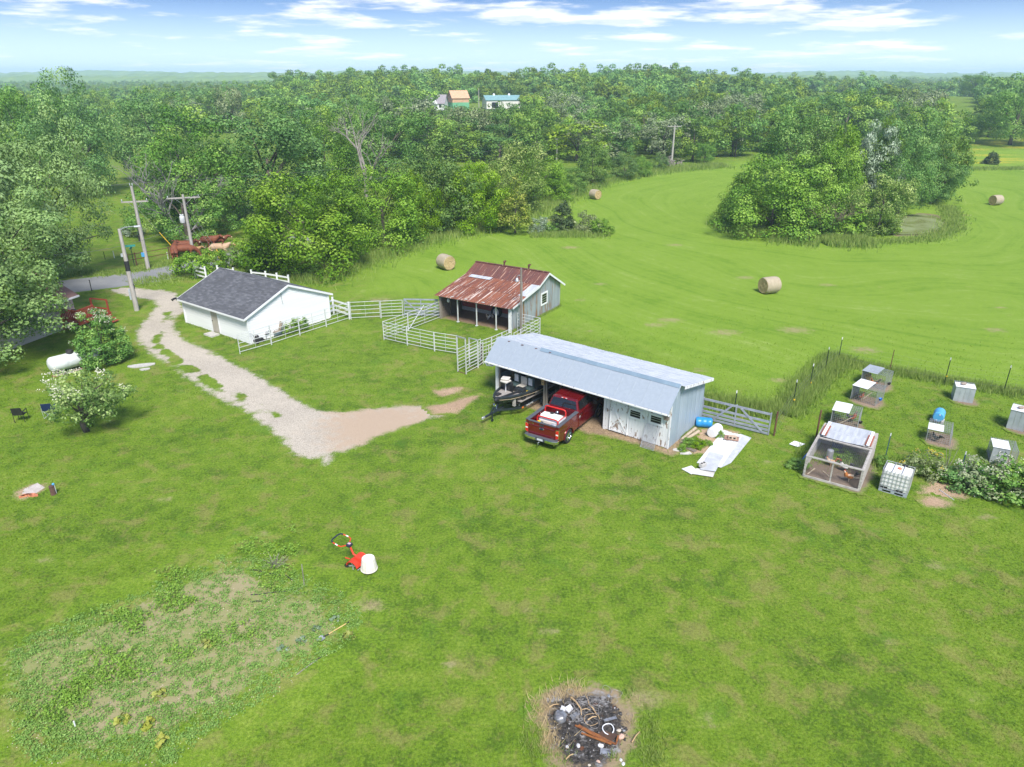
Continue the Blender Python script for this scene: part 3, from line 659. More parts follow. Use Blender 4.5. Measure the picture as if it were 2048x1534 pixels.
# ================================================================== the white garage
def garage():
    C = G(501.4, 689.3); F = Fr(C, G(660.4, 637.5)); Wd = F.loc(G(660.4, 637.5)).x; Ln = F.loc(G(372.3, 646.3)).y
    EXCL.append([F.w(0, 0), F.w(Wd, 0), F.w(Wd, Ln), F.w(0, Ln)])
    g = thing('white_garage', 'white sided garage with dark shingle gable roof beside the gravel drive', 'garage', C, F.rz)
    H, Hr = 2.12, 3.62; hw = Wd / 2; sl = (Hr - H) / hw
    ex = .13
    def lap(name, n_rows, mk):
        mb = MB(); row = .19; z = .06
        while z < Hr:
            mk(mb, z, min(z + row, Hr)); z += row
        return mb.build(name, WHITEV, g, kind='stuff')
    fnd = MB(); fnd.bx(.02, Wd - .02, .02, Ln - .02, -.1, .08); fnd.build('foundation', CONC, g)
    dy = sorted((F.loc(G(429, 663.9)).y, F.loc(G(442.7, 669.3)).y))
    def eave_row(x, sg):
        def f(mb, z0, z1):
            if z0 >= H: return
            z1 = min(z1, H)
            segs = ((0, dy[0]), (dy[1], Ln)) if sg < 0 and z0 < 2.0 else ((0, Ln),)
            for a, b in segs: mb.quad((x + sg * .022, b, z0), (x + sg * .022, a, z0), (x + sg * .004, a, z1), (x + sg * .004, b, z1)) if sg < 0 else mb.quad((x + sg * .022, a, z0), (x + sg * .022, b, z0), (x + sg * .004, b, z1), (x + sg * .004, a, z1))
            for a, b in segs: mb.quad((x + sg * .022, a, z0), (x + sg * .022, b, z0), (x, b, z0), (x, a, z0))
        return f
    def gable_row(y, sg):
        def xr(z): return (0, Wd) if z <= H else ((z - H) / sl, Wd - (z - H) / sl)
        def f(mb, z0, z1):
            a0, b0 = xr(z0); a1, b1 = xr(z1)
            if b1 - a1 < .02: a1 = b1 = hw
            if sg < 0: mb.quad((a0, y - .022, z0), (b0, y - .022, z0), (b1, y - .004, z1), (a1, y - .004, z1)); mb.quad((a0, y, z0), (b0, y, z0), (b0, y - .022, z0), (a0, y - .022, z0))
            else: mb.quad((b0, y + .022, z0), (a0, y + .022, z0), (a1, y + .004, z1), (b1, y + .004, z1))
        return f
    for f in (eave_row(0, -1), eave_row(Wd, 1), gable_row(0, -1), gable_row(Ln, 1)): lap('siding', 0, f)
    # solid core so that nothing shows through
    core = MB(); core.prism([(.03, .05), (Wd - .03, .05), (Wd - .03, H), (hw, Hr - .03), (.03, H)], .03, Ln - .03, 'xz'); core.build('wall_core', WHITE, g)
    for x, y in ((0, 0), (Wd, 0), (0, Ln), (Wd, Ln)):
        b = MB(); b.box((x, y, H / 2 + .03), (.12, .12, H - .06)); b.build('corner_board', WHITE, g)
    d = MB(); d.bx(-.03, .0, dy[0] + .08, dy[1] - .06, .08, 1.98); d.build('door', TAN, g)
    kb = MB(); kb.ball((-.06, dy[1] - .16, .98), .035, 8, 5); kb.build('door_knob', BLACK, g)
    fr = MB(); fr.bx(-.04, .01, dy[0], dy[0] + .08, .06, 2.06); fr.bx(-.04, .01, dy[1] - .06, dy[1], .06, 2.06); fr.bx(-.04, .01, dy[0] + .08, dy[1] - .06, 1.98, 2.06); fr.build('door_frame', WHITE, g)
    # roof
    oy, oe, th = .18, .34, .05
    for sg in (-1, 1):
        cx = hw; e = Vector((hw + sg * (hw + oe), 0, H - sl * oe + .06)); r = Vector((hw, 0, Hr + .06)); n = 29
        deck = MB(); A = e + Vector((0, -oy, -.03)); B_ = e + Vector((0, Ln + oy, -.03)); Cc = r + Vector((0, Ln + oy, -.03)); D = r + Vector((0, -oy, -.03))
        (deck.slab(B_, A, D, Cc, .06) if sg < 0 else deck.slab(A, B_, Cc, D, .06)); deck.build('roof_deck', WHITE, g)
        sh = MB()
        for i in range(n):
            a = e.lerp(r, i / n); b = e.lerp(r, (i + 1.15) / n) if i < n - 1 else r
            up = Vector((0, 0, .014))
            q = [a + up, b + Vector((0, 0, .002))]
            P = [q[0] + Vector((0, -oy, 0)), q[0] + Vector((0, Ln + oy, 0)), q[1] + Vector((0, Ln + oy, 0)), q[1] + Vector((0, -oy, 0))]
            sh.quad(*(P if sg > 0 else P[::-1])); sh.quad(a + Vector((0, -oy, -.005)), a + Vector((0, Ln + oy, -.005)), q[0] + Vector((0, Ln + oy, 0)), q[0] + Vector((0, -oy, 0)))
        sh.build('shingles', SHINGLE, g, kind='stuff')
        [MB().bar(e + Vector((0, yy, -.06)), r + Vector((0, yy, -.06)), .03, .15).build('rake_board', WHITE, g) for yy in (-oy - .015, Ln + oy + .015)]
        fa = MB(); fa.bar(e + Vector((sg * .015, -oy - .03, -.075)), e + Vector((sg * .015, Ln + oy + .03, -.075)), .03, .13); fa.build('fascia', WHITE, g)
    rc = MB(); rc.prism([(hw - .13, Hr + .065 - .13 * sl + .03), (hw, Hr + .095), (hw + .13, Hr + .065 - .13 * sl + .03), (hw, Hr + .08)], -oy - .01, Ln + oy + .01, 'xz'); rc.build('ridge_cap', SHINGLE, g)
    cb = MB(); cb.tube([(hw - .62, -.05, 3.18), (hw - .60, -.045, 2.6), (hw - .55, -.045, 2.28)], .018, 5); cb.build('hanging_cable', GALV, g)
    lt = MB(); lt.box((-.5, Ln + .14, H - .02), (.25, .14, .12)); lt.lathe([(.07, 0), (.10, .14), (.03, .16)], 10, (-.62, Ln + .14, H - .04), (-1, 0, -.4)); lt.build('flood_lamp', BLACK, g)
    st = MB(); p = F.loc(G(449, 672)); st.box((-.45, (dy[0] + dy[1]) / 2, .05), (.7, 1.05, .1)).jitter(.02, 3); o = st.build('doorstep_slab', CONC); o.matrix_world = Matrix.Translation(C) @ Matrix.Rotation(F.rz, 4, 'Z'); tag(o, 'worn concrete doorstep before the tan garage door', 'doorstep')
    # white rail fence: right of the garage and behind it
    def railfence(name, pts, label, braces=()):
        o = thing(name, label, 'fence', flat(pts[0]), 0, 'white wooden rail fences round the garage'); b = Vector(flat(pts[0]))
        for p in pts:
            m = MB(); q = flat(p) - b; m.bx(q.x - .065, q.x + .065, q.y - .065, q.y + .065, -.1, 1.36); m.bx(q.x - .08, q.x + .08, q.y - .08, q.y + .08, 1.362, 1.40); m.build('post', WHITE, o)
        for i in range(len(pts) - 1):
            a, c = flat(pts[i]) - b, flat(pts[i + 1]) - b
            for z in (.35, .75, 1.15): m = MB(); m.bar(a + Vector((0, 0, z)), c + Vector((0, 0, z)), .04, .14); m.build('rail', WHITE, o)
        return o
    railfence('rail_fence', [F.w(Wd + .15, .5), G(668, 627), G(699.5, 637.5)], 'white three rail fence joining the garage to the pipe panels')
    P13 = lambda x, y: G(x, y, 1.35)
    railfence('rail_fence', [P13(502, 540.5), P13(530.5, 543.5), P13(553, 547), P13(576, 551)], 'white rail fence seen over the garage roof, longer run near the ridge end')
    railfence('rail_fence', [P13(434, 532), P13(466, 536.5)], 'short white rail fence seen over the far corner of the garage roof')
    railfence('rail_fence', [G(392, 556), G(414, 562)], 'broken white rail fence stub sunk in the roadside thicket')
    return F, Wd, Ln
GF, GW, GL = garage()
# ================================================================== the rusty barn with its lean-to
def barn():
    q = lambda x, y: (740 + x / 4.876, 480 + y / 4.876)
    bl, br, rb = G(*q(690, 770)), G(*q(1415, 877)), G(*q(1960, 650))
    d1 = (br - bl).normalized(); d2 = (rb - br).normalized(); n1 = Vector((-d1.y, d1.x, 0)); ang = (math.atan2(n1.y, n1.x) + math.atan2(d2.y, d2.x)) / 2
    rz = ang - math.pi / 2; F = Fr(bl, bl + Vector((math.cos(rz), math.sin(rz), 0)))
    Lx = F.loc(br).x; D = (rb - br).length * 1.07
    EXCL.append([F.w(-.1, .0), F.w(Lx, .0), F.w(Lx, D), F.w(-.1, D)])
    g = thing('rusty_barn', 'old barn of rusty corrugated tin with an open fronted lean-to', 'barn', bl, F.rz)
    He, Hb, Hr, Hk = 2.02, 2.72, 3.42, 2.0          # low eave, break of slope, ridge, back eave
    yb, yr = D * .50, D * .695
    def roofz(y): return He + (Hb - He) * y / yb if y < yb else (Hb + (Hr - Hb) * (y - yb) / (yr - yb) if y < yr else Hr + (Hk - Hr) * (y - yr) / (D - yr))
    # right wall: corrugated sheets, one part each
    n = 10
    for i in range(n):
        a, b = D * i / n, D * (i + 1) / n; mb = MB(); k = 4
        win = (D * .595, D * .695)
        prev = None; cols = []
        for j in range(k + 1):
            for dx, off in ((0, 0), (.35, .028), (.6, .028)) if j < k else ((0, 0),): cols.append((a + (b - a) * (j + dx) / k, off))
        for (ya, oa), (yc, oc) in zip(cols, cols[1:]):
            mb.quad((Lx + oa, ya, .04), (Lx + oc, yc, .04), (Lx + oc, yc, roofz(yc) - .04), (Lx + oa, ya, roofz(ya) - .04))
        mb.build('wall_panel', TIN, g)
    inner = MB(); inner.quad((Lx - .03, 0, 0), (Lx - .03, 0, He - .05), (Lx - .03, yb, Hb - .05), (Lx - .03, yr, Hr - .08), (Lx - .03, D, Hk - .05), (Lx - .03, D, 0)); inner.build('inner_wall', DARKW, g)
    bw = MB()
    bw.bx(0, Lx, D - .04, D, 0, Hk - .02); bw.build('back_wall', TIN, g)
    # window in the right wall
    wy0, wy1, wz0, wz1 = D * .60, D * .70, .98, 1.78
    fm = MB(); t = .13
    for bx in ((wy0 - t, wy0, wz0 - t, wz1 + t), (wy1, wy1 + t, wz0 - t, wz1 + t), (wy0, wy1, wz0 - t, wz0), (wy0, wy1, wz1, wz1 + t)): fm.bx(Lx + .031, Lx + .07, *bx)
    w = fm.build('window', WHITE, g); pn = MB(); pn.bx(Lx + .031, Lx + .04, wy0, wy1, wz0, wz1); pn.build('pane', GLASSD, w)
    for i in range(3): s = MB(); s.bx(Lx + .042, Lx + .055, wy0, wy1, wz0 + .17 + i * .2, wz0 + .20 + i * .2); s.build('bar', GALV, w)
    # left wall boards (inside visible) and the red wall under the break of slope
    for i in range(11):
        a = i * yb / 11; b = MB(); z0 = .05; b.bx(.0, .03, .02, 3.0, .04 + i * .2, .04 + i * .2 + .185); 
        if .04 + i * .2 + .185 < He: b.build('board', WOOD, g)
    lw = MB(); lw.quad((-.04, 0, 0), (-.04, D, 0), (-.04, D, Hk), (-.04, yr, Hr - .05), (-.04, yb, Hb - .05), (-.04, 0, He - .03)); lw.build('left_wall', TIN, g)
    nb = 20; yw = 3.0
    for i in range(nb):
        b = MB(); x0 = Lx * i / nb; b.bx(x0 + .012, x0 + Lx / nb - .004, yw - .02, yw + .02, .35, roofz(yw) - .09); b.build('red_board', RED, g)
    sb = MB(); sb.bx(0, Lx, yw - .05, yw - .022, .0, .34); sb.build('sill_beam', GREYW, g)
    # posts and beams
    for px, py in ((850, 805), (1037, 840), (1227, 878)):
        p = F.loc(G(*q(px, py))); m = MB(); m.lathe([(.055, 0), (.055, roofz(.1) - .12)], 8, (p.x, .08, 0)); m.lathe([(.13, 0), (.13, .05)], 10, (p.x, .08, 0)); m.build('pipe_post', GALVW, g)
    for x in (-.02, Lx - .0):
        m = MB(); m.bx(x - .09, x + .09, -.02, .16, -.05, He - .1); m.build('corner_post', PEEL if x > 1 else WOODV, g)
    m = MB(); m.bx(-.1, Lx + .1, .0, .12, He - .18, He - .06); m.build('eave_beam', WOOD, g)
    for i in range(5):
        x = .5 + i * (Lx - 1) / 4; r = MB(); r.bar((x, -.1, He - .09), (x, yb, Hb - .1), .05, .12); r.build('rafter', WOOD, g)
    for y in (1.3, 2.6):
        m = MB(); m.bx(.02, .12, y - .06, y + .06, 0, roofz(y) - .1); m.build('wall_stud', DARKW, g)
    # roof: sheets one by one
    def sheet(x0, x1, ya, za, yb_, zb, name, mat):
        mb = MB(); xs = ribsheet(0, .17, .022, x0, x1, None)
        for (xa, ha), (xb, hb) in zip(xs, xs[1:]): mb.quad((xa, ya, za + ha), (xb, ya, za + hb), (xb, yb_, zb + hb), (xa, yb_, zb + ha))
        mb.build(name, mat, g)
    oh, nS = .3, 10; x0, x1 = -.35, Lx + .28
    sl1 = (Hb - He) / yb
    for i in range(nS):
        a, b = x0 + (x1 - x0) * i / nS, x0 + (x1 - x0) * (i + 1) / nS
        mt = TINPALE if i == nS - 1 else RUST; dz = .006 * (i % 2) + .004
        sheet(a, b + .02, -oh, He - sl1 * oh + .02 + dz, yb * .52, He + sl1 * yb * .52 + .02 + dz, 'roof_sheet', RUST if i < nS - 1 else RUST)
        sheet(a, b + .02, yb * .48, He + sl1 * yb * .48 + .035 + dz, yb, Hb + .035 + dz, 'roof_sheet', mt)
        sheet(a, b + .02, yb - .12, Hb - .08 + .05 + dz, yr, Hr + .03 + dz, 'roof_sheet', RUSTD)
        sheet(a, b + .02, yr, Hr + .03 + dz, D + .3, Hk - .3 * (Hr - Hk) / (D - yr) + .03 + dz, 'roof_sheet', RUSTD)
    pt = MB(); pt.slab((.3, yb - .5, Hb - .50 * sl1 + .10), (2.4, yb - .5, Hb - .5 * sl1 + .10), (2.4, yb - .02, Hb + .10), (.3, yb - .02, Hb + .10), .01); pt.build('roof_patch', TINPALE, g)
    for x in (1.25, 2.55, 4.15):
        s = MB(); s.ball((x, -.05, He + .045), .11, 8, 5, (1.6, .8, .25)); s.build('roof_stone', CONC, g)
    rk = MB()
    for (ya, za, yc, zc) in ((0, He, yb, Hb), (yb, Hb, yr, Hr), (yr, Hr, D + .3, Hk - .3 * (Hr - Hk) / (D - yr))): rk.bar((x1 + .015, ya, za - .05), (x1 + .015, yc, zc - .05), .03, .15)
    rk.build('rake_board', WHITE, g)
    rg = MB(); rg.bar((x0, yr, Hr + .07), (x1, yr, Hr + .07), .22, .04); rg.build('ridge_cap', RUSTD, g)
    for fx in (.40, .73):
        x = x0 + (x1 - x0) * fx; v = MB(); v.lathe([(.07, -.1), (.07, .30)], 8, (x, yr, Hr)); v.ball((x + .02, yr, Hr + .38), .11, 8, 6); v.bar((x, yr, Hr + .44), (x + .20, yr, Hr + .47), .06, .09); v.build('roof_vent', RUSTD, g)
    # what stands in it
    fl = patch('barn_floor', [F.w(.05, .15), F.w(Lx - .1, .3), F.w(Lx - .1, yw), F.w(.05, yw)], mud, .25, .4, z=.012)
    wl = thing('spare_wheel', 'black tractor tyre on a white rim leaning against the red barn wall', 'wheel', F.w(Lx * .555, yw - .32, .46), F.rz)
    ty = MB(); ty.lathe([(.30, -.12), (.40, -.14), (.46, -.09), (.46, .09), (.40, .14), (.30, .12)], 22, (0, 0, 0), (0, -1, .12), caps=False); ty.build('tyre', RUBBER, wl, True)
    rm = MB(); rm.lathe([(.30, -.1), (.30, .04), (.26, .02), (.12, .0), (.06, .03), (.0, .03)], 18, (0, 0, 0), (0, -1, .12), caps=False); rm.build('rim', RIM, wl, True)
    lb = MB(); [lb.lathe([(.02, 0), (.02, .03)], 6, (.17 * math.cos(i * 1.257), -.02, .17 * math.sin(i * 1.257)), (0, -1, .12)) for i in range(5)]; lb.build('lug_nuts', BLACK, wl, kind='stuff')
    fd = thing('hanging_feeder', 'pale feed bucket hanging inside the barn by the dark board wall', 'bucket', F.w(Lx * .26, yw - .5, .95), F.rz)
    b = MB(); b.lathe([(.12, 0), (.16, .38), (.165, .40), (.15, .40), (.12, .05)], 14, caps=False); b.lathe([(.115, .01), (.115, .02)], 14); b.build('bucket_body', M('bucket_plastic', (.62, .62, .58), None, 3, .5), fd, True)
    b = MB(); b.tube([(-.16, 0, .38), (-.08, 0, .58), (0, 0, .64), (.08, 0, .58), (.16, 0, .38)], .008, 5); b.tube([(0, 0, .64), (0, 0, 1.15)], .008, 4); b.build('handle', GALV, fd)
    hu = thing('hanging_jug', 'small white jug hanging at the barn left front corner', 'jug', F.w(.45, .5, 1.35), F.rz)
    b = MB(); b.lathe([(.09, 0), (.11, .05), (.11, .2), (.04, .28), (.035, .33)], 12); b.build('jug_body', WHITE, hu, True); b = MB(); b.tube([(0, 0, .33), (0, 0, .6)], .008, 4); b.build('cord', BLACK, hu)
    # yard light on its pole beside the barn
    p = G(*q(1472, 905)); z = ztop(p, q(0, 278)[1])
    o = thing('yard_light', 'weathered wooden pole with a yard lamp in front of the rusty barn', 'light pole', p, F.rz)
    b = MB(); b.lathe([(.10, -.1), (.085, z * .5), (.075, z)], 9); b.build('pole', WOODV, o, True)
    b = MB(); b.tube([(0, 0, z - .55), (-.16, -.05, z - .50), (-.3, -.1, z - .62)], .025, 6); b.lathe([(.05, .24), (.08, .20), (.16, .03), (.17, 0)], 12, (-.3, -.1, z - .95)); b.build('lamp_hood', GALV, o, True)
    b = MB(); b.ball((-.3, -.1, z - .98), .09, 10, 7); b.build('lamp_globe', M('lamp_glass', (.7, .72, .72), None, 4, .15), o, True)
    b = MB(); b.tube([(.1, 0, 0), (.095, 0, z * .8)], .02, 5); b.build('conduit', GALV, o)
    return F, Lx, D
BF, BLX, BD = barn()
# ================================================================== the long shed
def shed():
    A, Lp, B = G(1334.8, 898.7), G(994.6, 788.5), G(1202, 861.6)
    F = Fr(Lp, A); Lx = F.loc(A).x; D = 4.15; xB = F.loc(B).x
    EXCL.append([F.w(0, .1), F.w(Lx, -.05), F.w(Lx, D), F.w(0, D)])
    g = thing('machine_shed', 'long low shed with pale blue metal roof and two open bays', 'shed', Lp, F.rz)
    ye, ze, yr, zr, yk, zk = -.62, 2.26, .64, 3.42, 4.42, 2.62
    Hf, Hk = 2.62, 2.60
    def rz_(y): return ze + (zr - ze) * (y - ye) / (yr - ye) if y < yr else zr + (zk - zr) * (y - yr) / (yk - yr)
    # walls
    nb = 21
    for i in range(nb):
        a = xB + .10 + (Lx - xB - .10) * i / nb; b = a + (Lx - xB - .10) / nb
        m = MB(); m.bx(a + .004, b - .004, -.025 + .004 * (i % 3), .0, .06 + .02 * ((i * 7) % 5) / 5, rz_(0) - .05); m.build('board', PEEL, g)
    ib = MB(); ib.bx(xB, Lx - .02, .0, .03, .1, rz_(0) - .08); ib.build('front_lining', DARKW, g)
    nb = 8
    for i in range(nb):
        a, b = D * i / nb, D * (i + 1) / nb; m = MB(); cols = [(a, 0), (a + .05, .0), (a + .07, .018), (a + .10, .018), (a + .12, 0), ((a + b) / 2 - .02, 0), ((a + b) / 2, .012), ((a + b) / 2 + .03, .012), ((a + b) / 2 + .05, 0), (b, 0)]
        for (ya, oa), (yc, oc) in zip(cols, cols[1:]): m.quad((Lx + .01 + oa, ya, .03), (Lx + .01 + oc, yc, .03), (Lx + .01 + oc, yc, rz_(yc) - .05), (Lx + .01 + oa, ya, rz_(ya) - .05))
        m.build('wall_panel', TINBLUE, g)
    ri = MB(); ri.quad((Lx - .02, 0, 0), (Lx - .02, D, 0), (Lx - .02, D, rz_(D) - .08), (Lx - .02, yr, zr - .1), (Lx - .02, 0, rz_(0) - .1)); ri.build('right_lining', DARKW, g)
    cb = MB(); cb.bx(Lx - .03, Lx + .035, -.045, .06, .05, rz_(0) - .1); cb.build('corner_board', PEEL, g)
    bk = MB(); bk.bx(0, Lx, D, D + .03, 0, rz_(D) - .06); bk.build('back_wall', TINBLUE, g)
    bi = MB(); bi.bx(.02, Lx - .03, D - .03, D - .003, 0, rz_(D) - .1); bi.build('back_lining', DARKW, g)
    # left end: studs and rails with sheet behind
    le = MB(); le.quad((0, 0.1, .1), (0, D, .1), (0, D, rz_(D) - .06), (0, yr, zr - .08), (0, .1, rz_(.1) - .06)); le.build('left_wall', TINBLUE, g)
    for z in (.7, 1.35, 2.0): m = MB(); m.bx(.02, .08, .15, D - .05, z, z + .14); m.build('wall_rail', WOOD, g)
    for y in (1.4, 2.8): m = MB(); m.bx(.03, .16, y, y + .13, 0, rz_(y) - .1); m.build('wall_stud', DARKW, g)
    lp = MB(); lp.bx(-.10, .02, -.03, .10, 0, rz_(0) - .1); lp.build('front_post', WHITE, g)
    lp = MB(); lp.bx(.04, .10, -.02, .08, 0, rz_(0) - .1); lp.build('front_post', WHITE, g)
    lp = MB(); lp.bx(.11, .22, .02, .14, 0, rz_(0) - .12); lp.build('inner_post', WOODV, g)
    rp = MB(); rp.bx(xB - .06, xB + .09, -.05, .10, .0, rz_(0) - .08); rp.build('door_post', PEEL, g)
    xm = F.loc(G(1096, 815)).x
    mp = MB(); mp.bx(xm - .11, xm + .04, -.02, .14, 0, rz_(0) - .1); mp.build('middle_post', WOODV, g)
    mp = MB(); mp.bx(xm + .08, xm + .16, -.02, .10, 0, rz_(0) - .1); mp.build('middle_post', WOODV, g)
    for y in (1.5, 3.0): m = MB(); m.bx(xm - .03, xm + .09, y, y + .12, 0, rz_(y) - .1); m.build('partition_post', WOOD, g)
    for z in (.75, 1.3, 1.85): m = MB(); m.bar((xm + .03, .1, z), (xm + .03, D - .1, z), .05, .13); m.build('partition_rail', GREYW, g)
    hd = MB(); hd.bx(.02, xB, -.02, .10, rz_(0) - .28, rz_(0) - .08); hd.build('header_beam', WOOD, g)
    for i in range(12):
        x = .3 + i * (Lx - .6) / 11; r = MB(); r.bar((x, ye + .1, ze + .0), (x, yr, zr - .08), .05, .11); r.bar((x, yr, zr - .08), (x, yk - .1, zk - .06), .05, .11); r.build('rafter', DARKW, g)
    # sliding door with its crossed bracing
    dx0, dx1 = F.loc(G(1213, 865)).x, F.loc(G(1252, 876)).x; dz1 = 2.34
    dr = MB(); dr.bx(dx0, dx1, -.075, -.045, .10, dz1); door = dr.build('sliding_door', PEEL, g)
    def strip(p, q_, w=.09, off=-.086): s = MB(); s.bar((p[0], off, p[1]), (q_[0], off, q_[1]), .018, w); s.build('brace', PEEL, door)
    zm = 1.68
    for z in (.16, zm, dz1 - .05): strip((dx0, z), (dx1, z))
    for x in (dx0 + .045, dx1 - .045): strip((x, .1), (x, dz1), off=-.088)
    strip((dx0 + .09, .2), (dx1 - .09, zm - .05), off=-.092); strip((dx1 - .09, .2), (dx0 + .09, zm - .05), off=-.096); strip((dx0 + .09, zm + .05), (dx1 - .09, dz1 - .09), off=-.092); strip((dx1 - .09, zm + .05), (dx0 + .09, dz1 - .09), off=-.096)
    tr = MB(); tr.bar((dx0 - 1.2, -.06, dz1 + .06), (dx1 + .2, -.06, dz1 + .06), .06, .06); tr.build('door_track', GALV, g)
    h = MB(); h.bx(dx1 - .08, dx1 - .03, -.12, -.1, 1.5, 1.66); h.build('latch', RUSTD, door)
    # two little windows
    for px, py in ((1271.4, 828), (1312.7, 839)):
        # the column of the window on the wall plane
        u = ray(px, py); t = (F.o - Vector((0, 0, HCAM))).dot(F.y) / u.dot(F.y); P = Vector((0, 0, HCAM)) + u * t; lx = (P - F.o).dot(F.x); lz = P.z
        f = MB(); w_, h_ = .30, .19; t_ = .11
        for bxx in ((-w_ - t_, -w_, -h_ - t_, h_ + t_), (w_, w_ + t_, -h_ - t_, h_ + t_), (-w_, w_, -h_ - t_, -h_), (-w_, w_, h_, h_ + t_)): f.bx(lx + bxx[0], lx + bxx[1], -.06, -.028, lz + bxx[2], lz + bxx[3])
        w = f.build('window', WHITE, g); pn = MB(); pn.bx(lx - w_, lx + w_, -.034, -.028, lz - h_, lz + h_); pn.build('pane', VOID, w)
        for k in (-.06, .07): s = MB(); s.bx(lx - w_, lx + w_, -.05, -.036, lz + k, lz + k + .022); s.build('bar', GALV, w)
    # roof sheets
    x0, x1, n = -.42, Lx + .10, 15
    for i in range(n):
        a, b = x0 + (x1 - x0) * i / n, x0 + (x1 - x0) * (i + 1) / n; dz = .008 * (i % 2)
        m = MB(); m.slab((a, ye, ze + .05 + dz), (b + .03, ye, ze + .05 + dz), (b + .03, yr, zr + .05 + dz), (a, yr, zr + .05 + dz), .012); m.bar((a + .01, ye, ze + .062 + dz), (a + .01, yr, zr + .062 + dz), .03, .016); m.build('roof_sheet', ROOFBLUE, g)
        m = MB(); dz = .02 * math.sin(i * 1.9); x1b = b + .03 if i < n - 1 else Lx + .34
        m.slab((a, yr, zr + .05), (x1b, yr, zr + .05), (x1b, yk, zk + .05 + dz * .5), (a, yk, zk + .05 + dz * .4), .012)
        for k in (1, 2, 3): x = a + (b - a) * k / 4; m.bar((x, yr, zr + .058), (x, yk, zk + .058 + dz * .45), .025, .012)
        m.build('roof_sheet', ROOFGREY, g)
    rc = MB(); k = (zr - ze) / (yr - ye); rc.slab((x0 + 3.2, yr - .15, zr + .085 - .15 * k), (x1, yr - .15, zr + .085 - .15 * k), (x1, yr + .02, zr + .10), (x0 + 3.2, yr + .02, zr + .10), .012); rc.build('ridge_cap', M('ridge_flashing', (.30, .40, .47), (.25, .34, .41), 2, .4, .4), g)
    for i in range(4): s = MB(); s.box((.5 + i * 1.0, yr - .08 - .02 * (i % 2), zr - .01), (.14, .06, .03), .4); s.build('rust_bracket', RUSTD, g)
    rk = MB(); rk.bar((Lx + .35, yr + .02, zr - .035), (Lx + .35, yk, zk - .035), .03, .16); rk.build('rake_board', PEEL, g)
    rk = MB(); rk.bar((x1 + .012, ye, ze - .0), (x1 + .012, yr, zr - .0), .022, .09); rk.build('rake_board', TINBLUE, g)
    gt = MB(); gt.prism([(ye - .11, ze - .01), (ye - .02, ze - .01), (ye - .02, ze + .055), (ye - .035, ze + .055), (ye - .035, ze + .005), (ye - .095, ze + .005), (ye - .095, ze + .055), (ye - .11, ze + .055)], x0, x1, 'yz'); gt.build('gutter', WHITE, g)
    for i in range(16): s = MB(); x = x0 + .3 + i * (x1 - x0 - .6) / 15; s.bx(x, x + .03, ye - .12, ye + .03, ze + .058, ze + .072); s.build('gutter_strap', GALV, g)
    dn = MB(); dn.tube([(x0 + .05, ye - .06, ze - .02), (x0 + .12, ye + .05, ze - .22), (x0 + .35, ye + .35, ze - .30)], .05, 8); dn.build('downspout_elbow', WHITE, g, True)
    # small things on and round it
    bh = thing('nest_box', 'little grey wooden bird house on the front corner of the long shed', 'bird house', F.w(Lx - .16, -.12, 1.72), F.rz)
    b = MB(); b.prism([(-.11, 0), (.11, 0), (.11, .24), (0, .34), (-.11, .24)], -.08, .07, 'xz'); b.build('box', WOOD, bh); b = MB(); b.slab((-.15, -.12, .25), (-.15, .07, .25), (0, .07, .37), (0, -.12, .37), .015); b.slab((0, -.12, .37), (0, .07, .37), (.15, .07, .25), (.15, -.12, .25), .015); b.build('roof', TINPALE, bh); b = MB(); b.lathe([(.03, 0), (.03, .005)], 10, (0, -.086, .15), (0, -1, 0)); b.build('entrance_hole', VOID, bh)
    b2 = thing('nest_box', 'tan bird house with two holes nailed to the post between the bays', 'bird house', F.w(xm - .04, -.11, 1.62), F.rz)
    b = MB(); b.bx(-.09, .09, -.08, .08, 0, .48); b.build('box', M('tan_wood', (.46, .30, .15), (.38, .24, .12), 3, .7), b2); b = MB(); b.bx(-.12, .12, -.14, .09, .482, .51); b.build('roof', WOOD, b2); b = MB(); [b.lathe([(.03, 0), (.03, .004)], 10, (0, -.081, z), (0, -1, 0)) for z in (.16, .34)]; b.build('entrance_hole', VOID, b2)
    p0 = F.loc(G(1300, 889)).x
    wp = thing('welded_wire_sheet', 'grey welded wire panel leaning on the white shed wall', 'wire panel', F.w(p0 + .1, -.08, 0), F.rz)
    b = MB(); 
    for i in range(13): x = -.36 + .72 * i / 12; b.tube([(x, -.55, .02), (x, -.06, 1.18)], .007, 4)
    for i in range(19): f_ = i / 18; z = .02 + 1.16 * f_; y = -.55 + .49 * f_; b.tube([(-.38, y, z), (.38, y, z)], .007, 4)
    b.build('wire_grid', GALV, wp)
    b = MB(); b.tube([(-.38, -.55, .02), (-.38, -.06, 1.18), (.38, -.06, 1.18), (.38, -.55, .02), (-.38, -.55, .02)], .014, 5); b.build('panel_frame', GALV, wp)
    chip = bare('shed_gravel', ((.30, .215, .135), (.24, .175, .115), (.44, .34, .23)), .3, 2.2, 17., stones=(16., .7, 1.25))
    patch('shed_floor', [F.w(.3, -.25), F.w(xm, -.45), F.w(xB - .3, -1.1), F.w(xB, -.85), F.w(xB + 1.5, -.55), F.w(Lx - .5, -.5), F.w(Lx + .55, -.5), F.w(Lx + .45, D * .6), F.w(Lx - .1, D - .1), F.w(.2, D - .1)], chip, .2, .35, z=.006)
    return F, Lx, xm, xB
SF, SLX, SXM, SXB = shed()
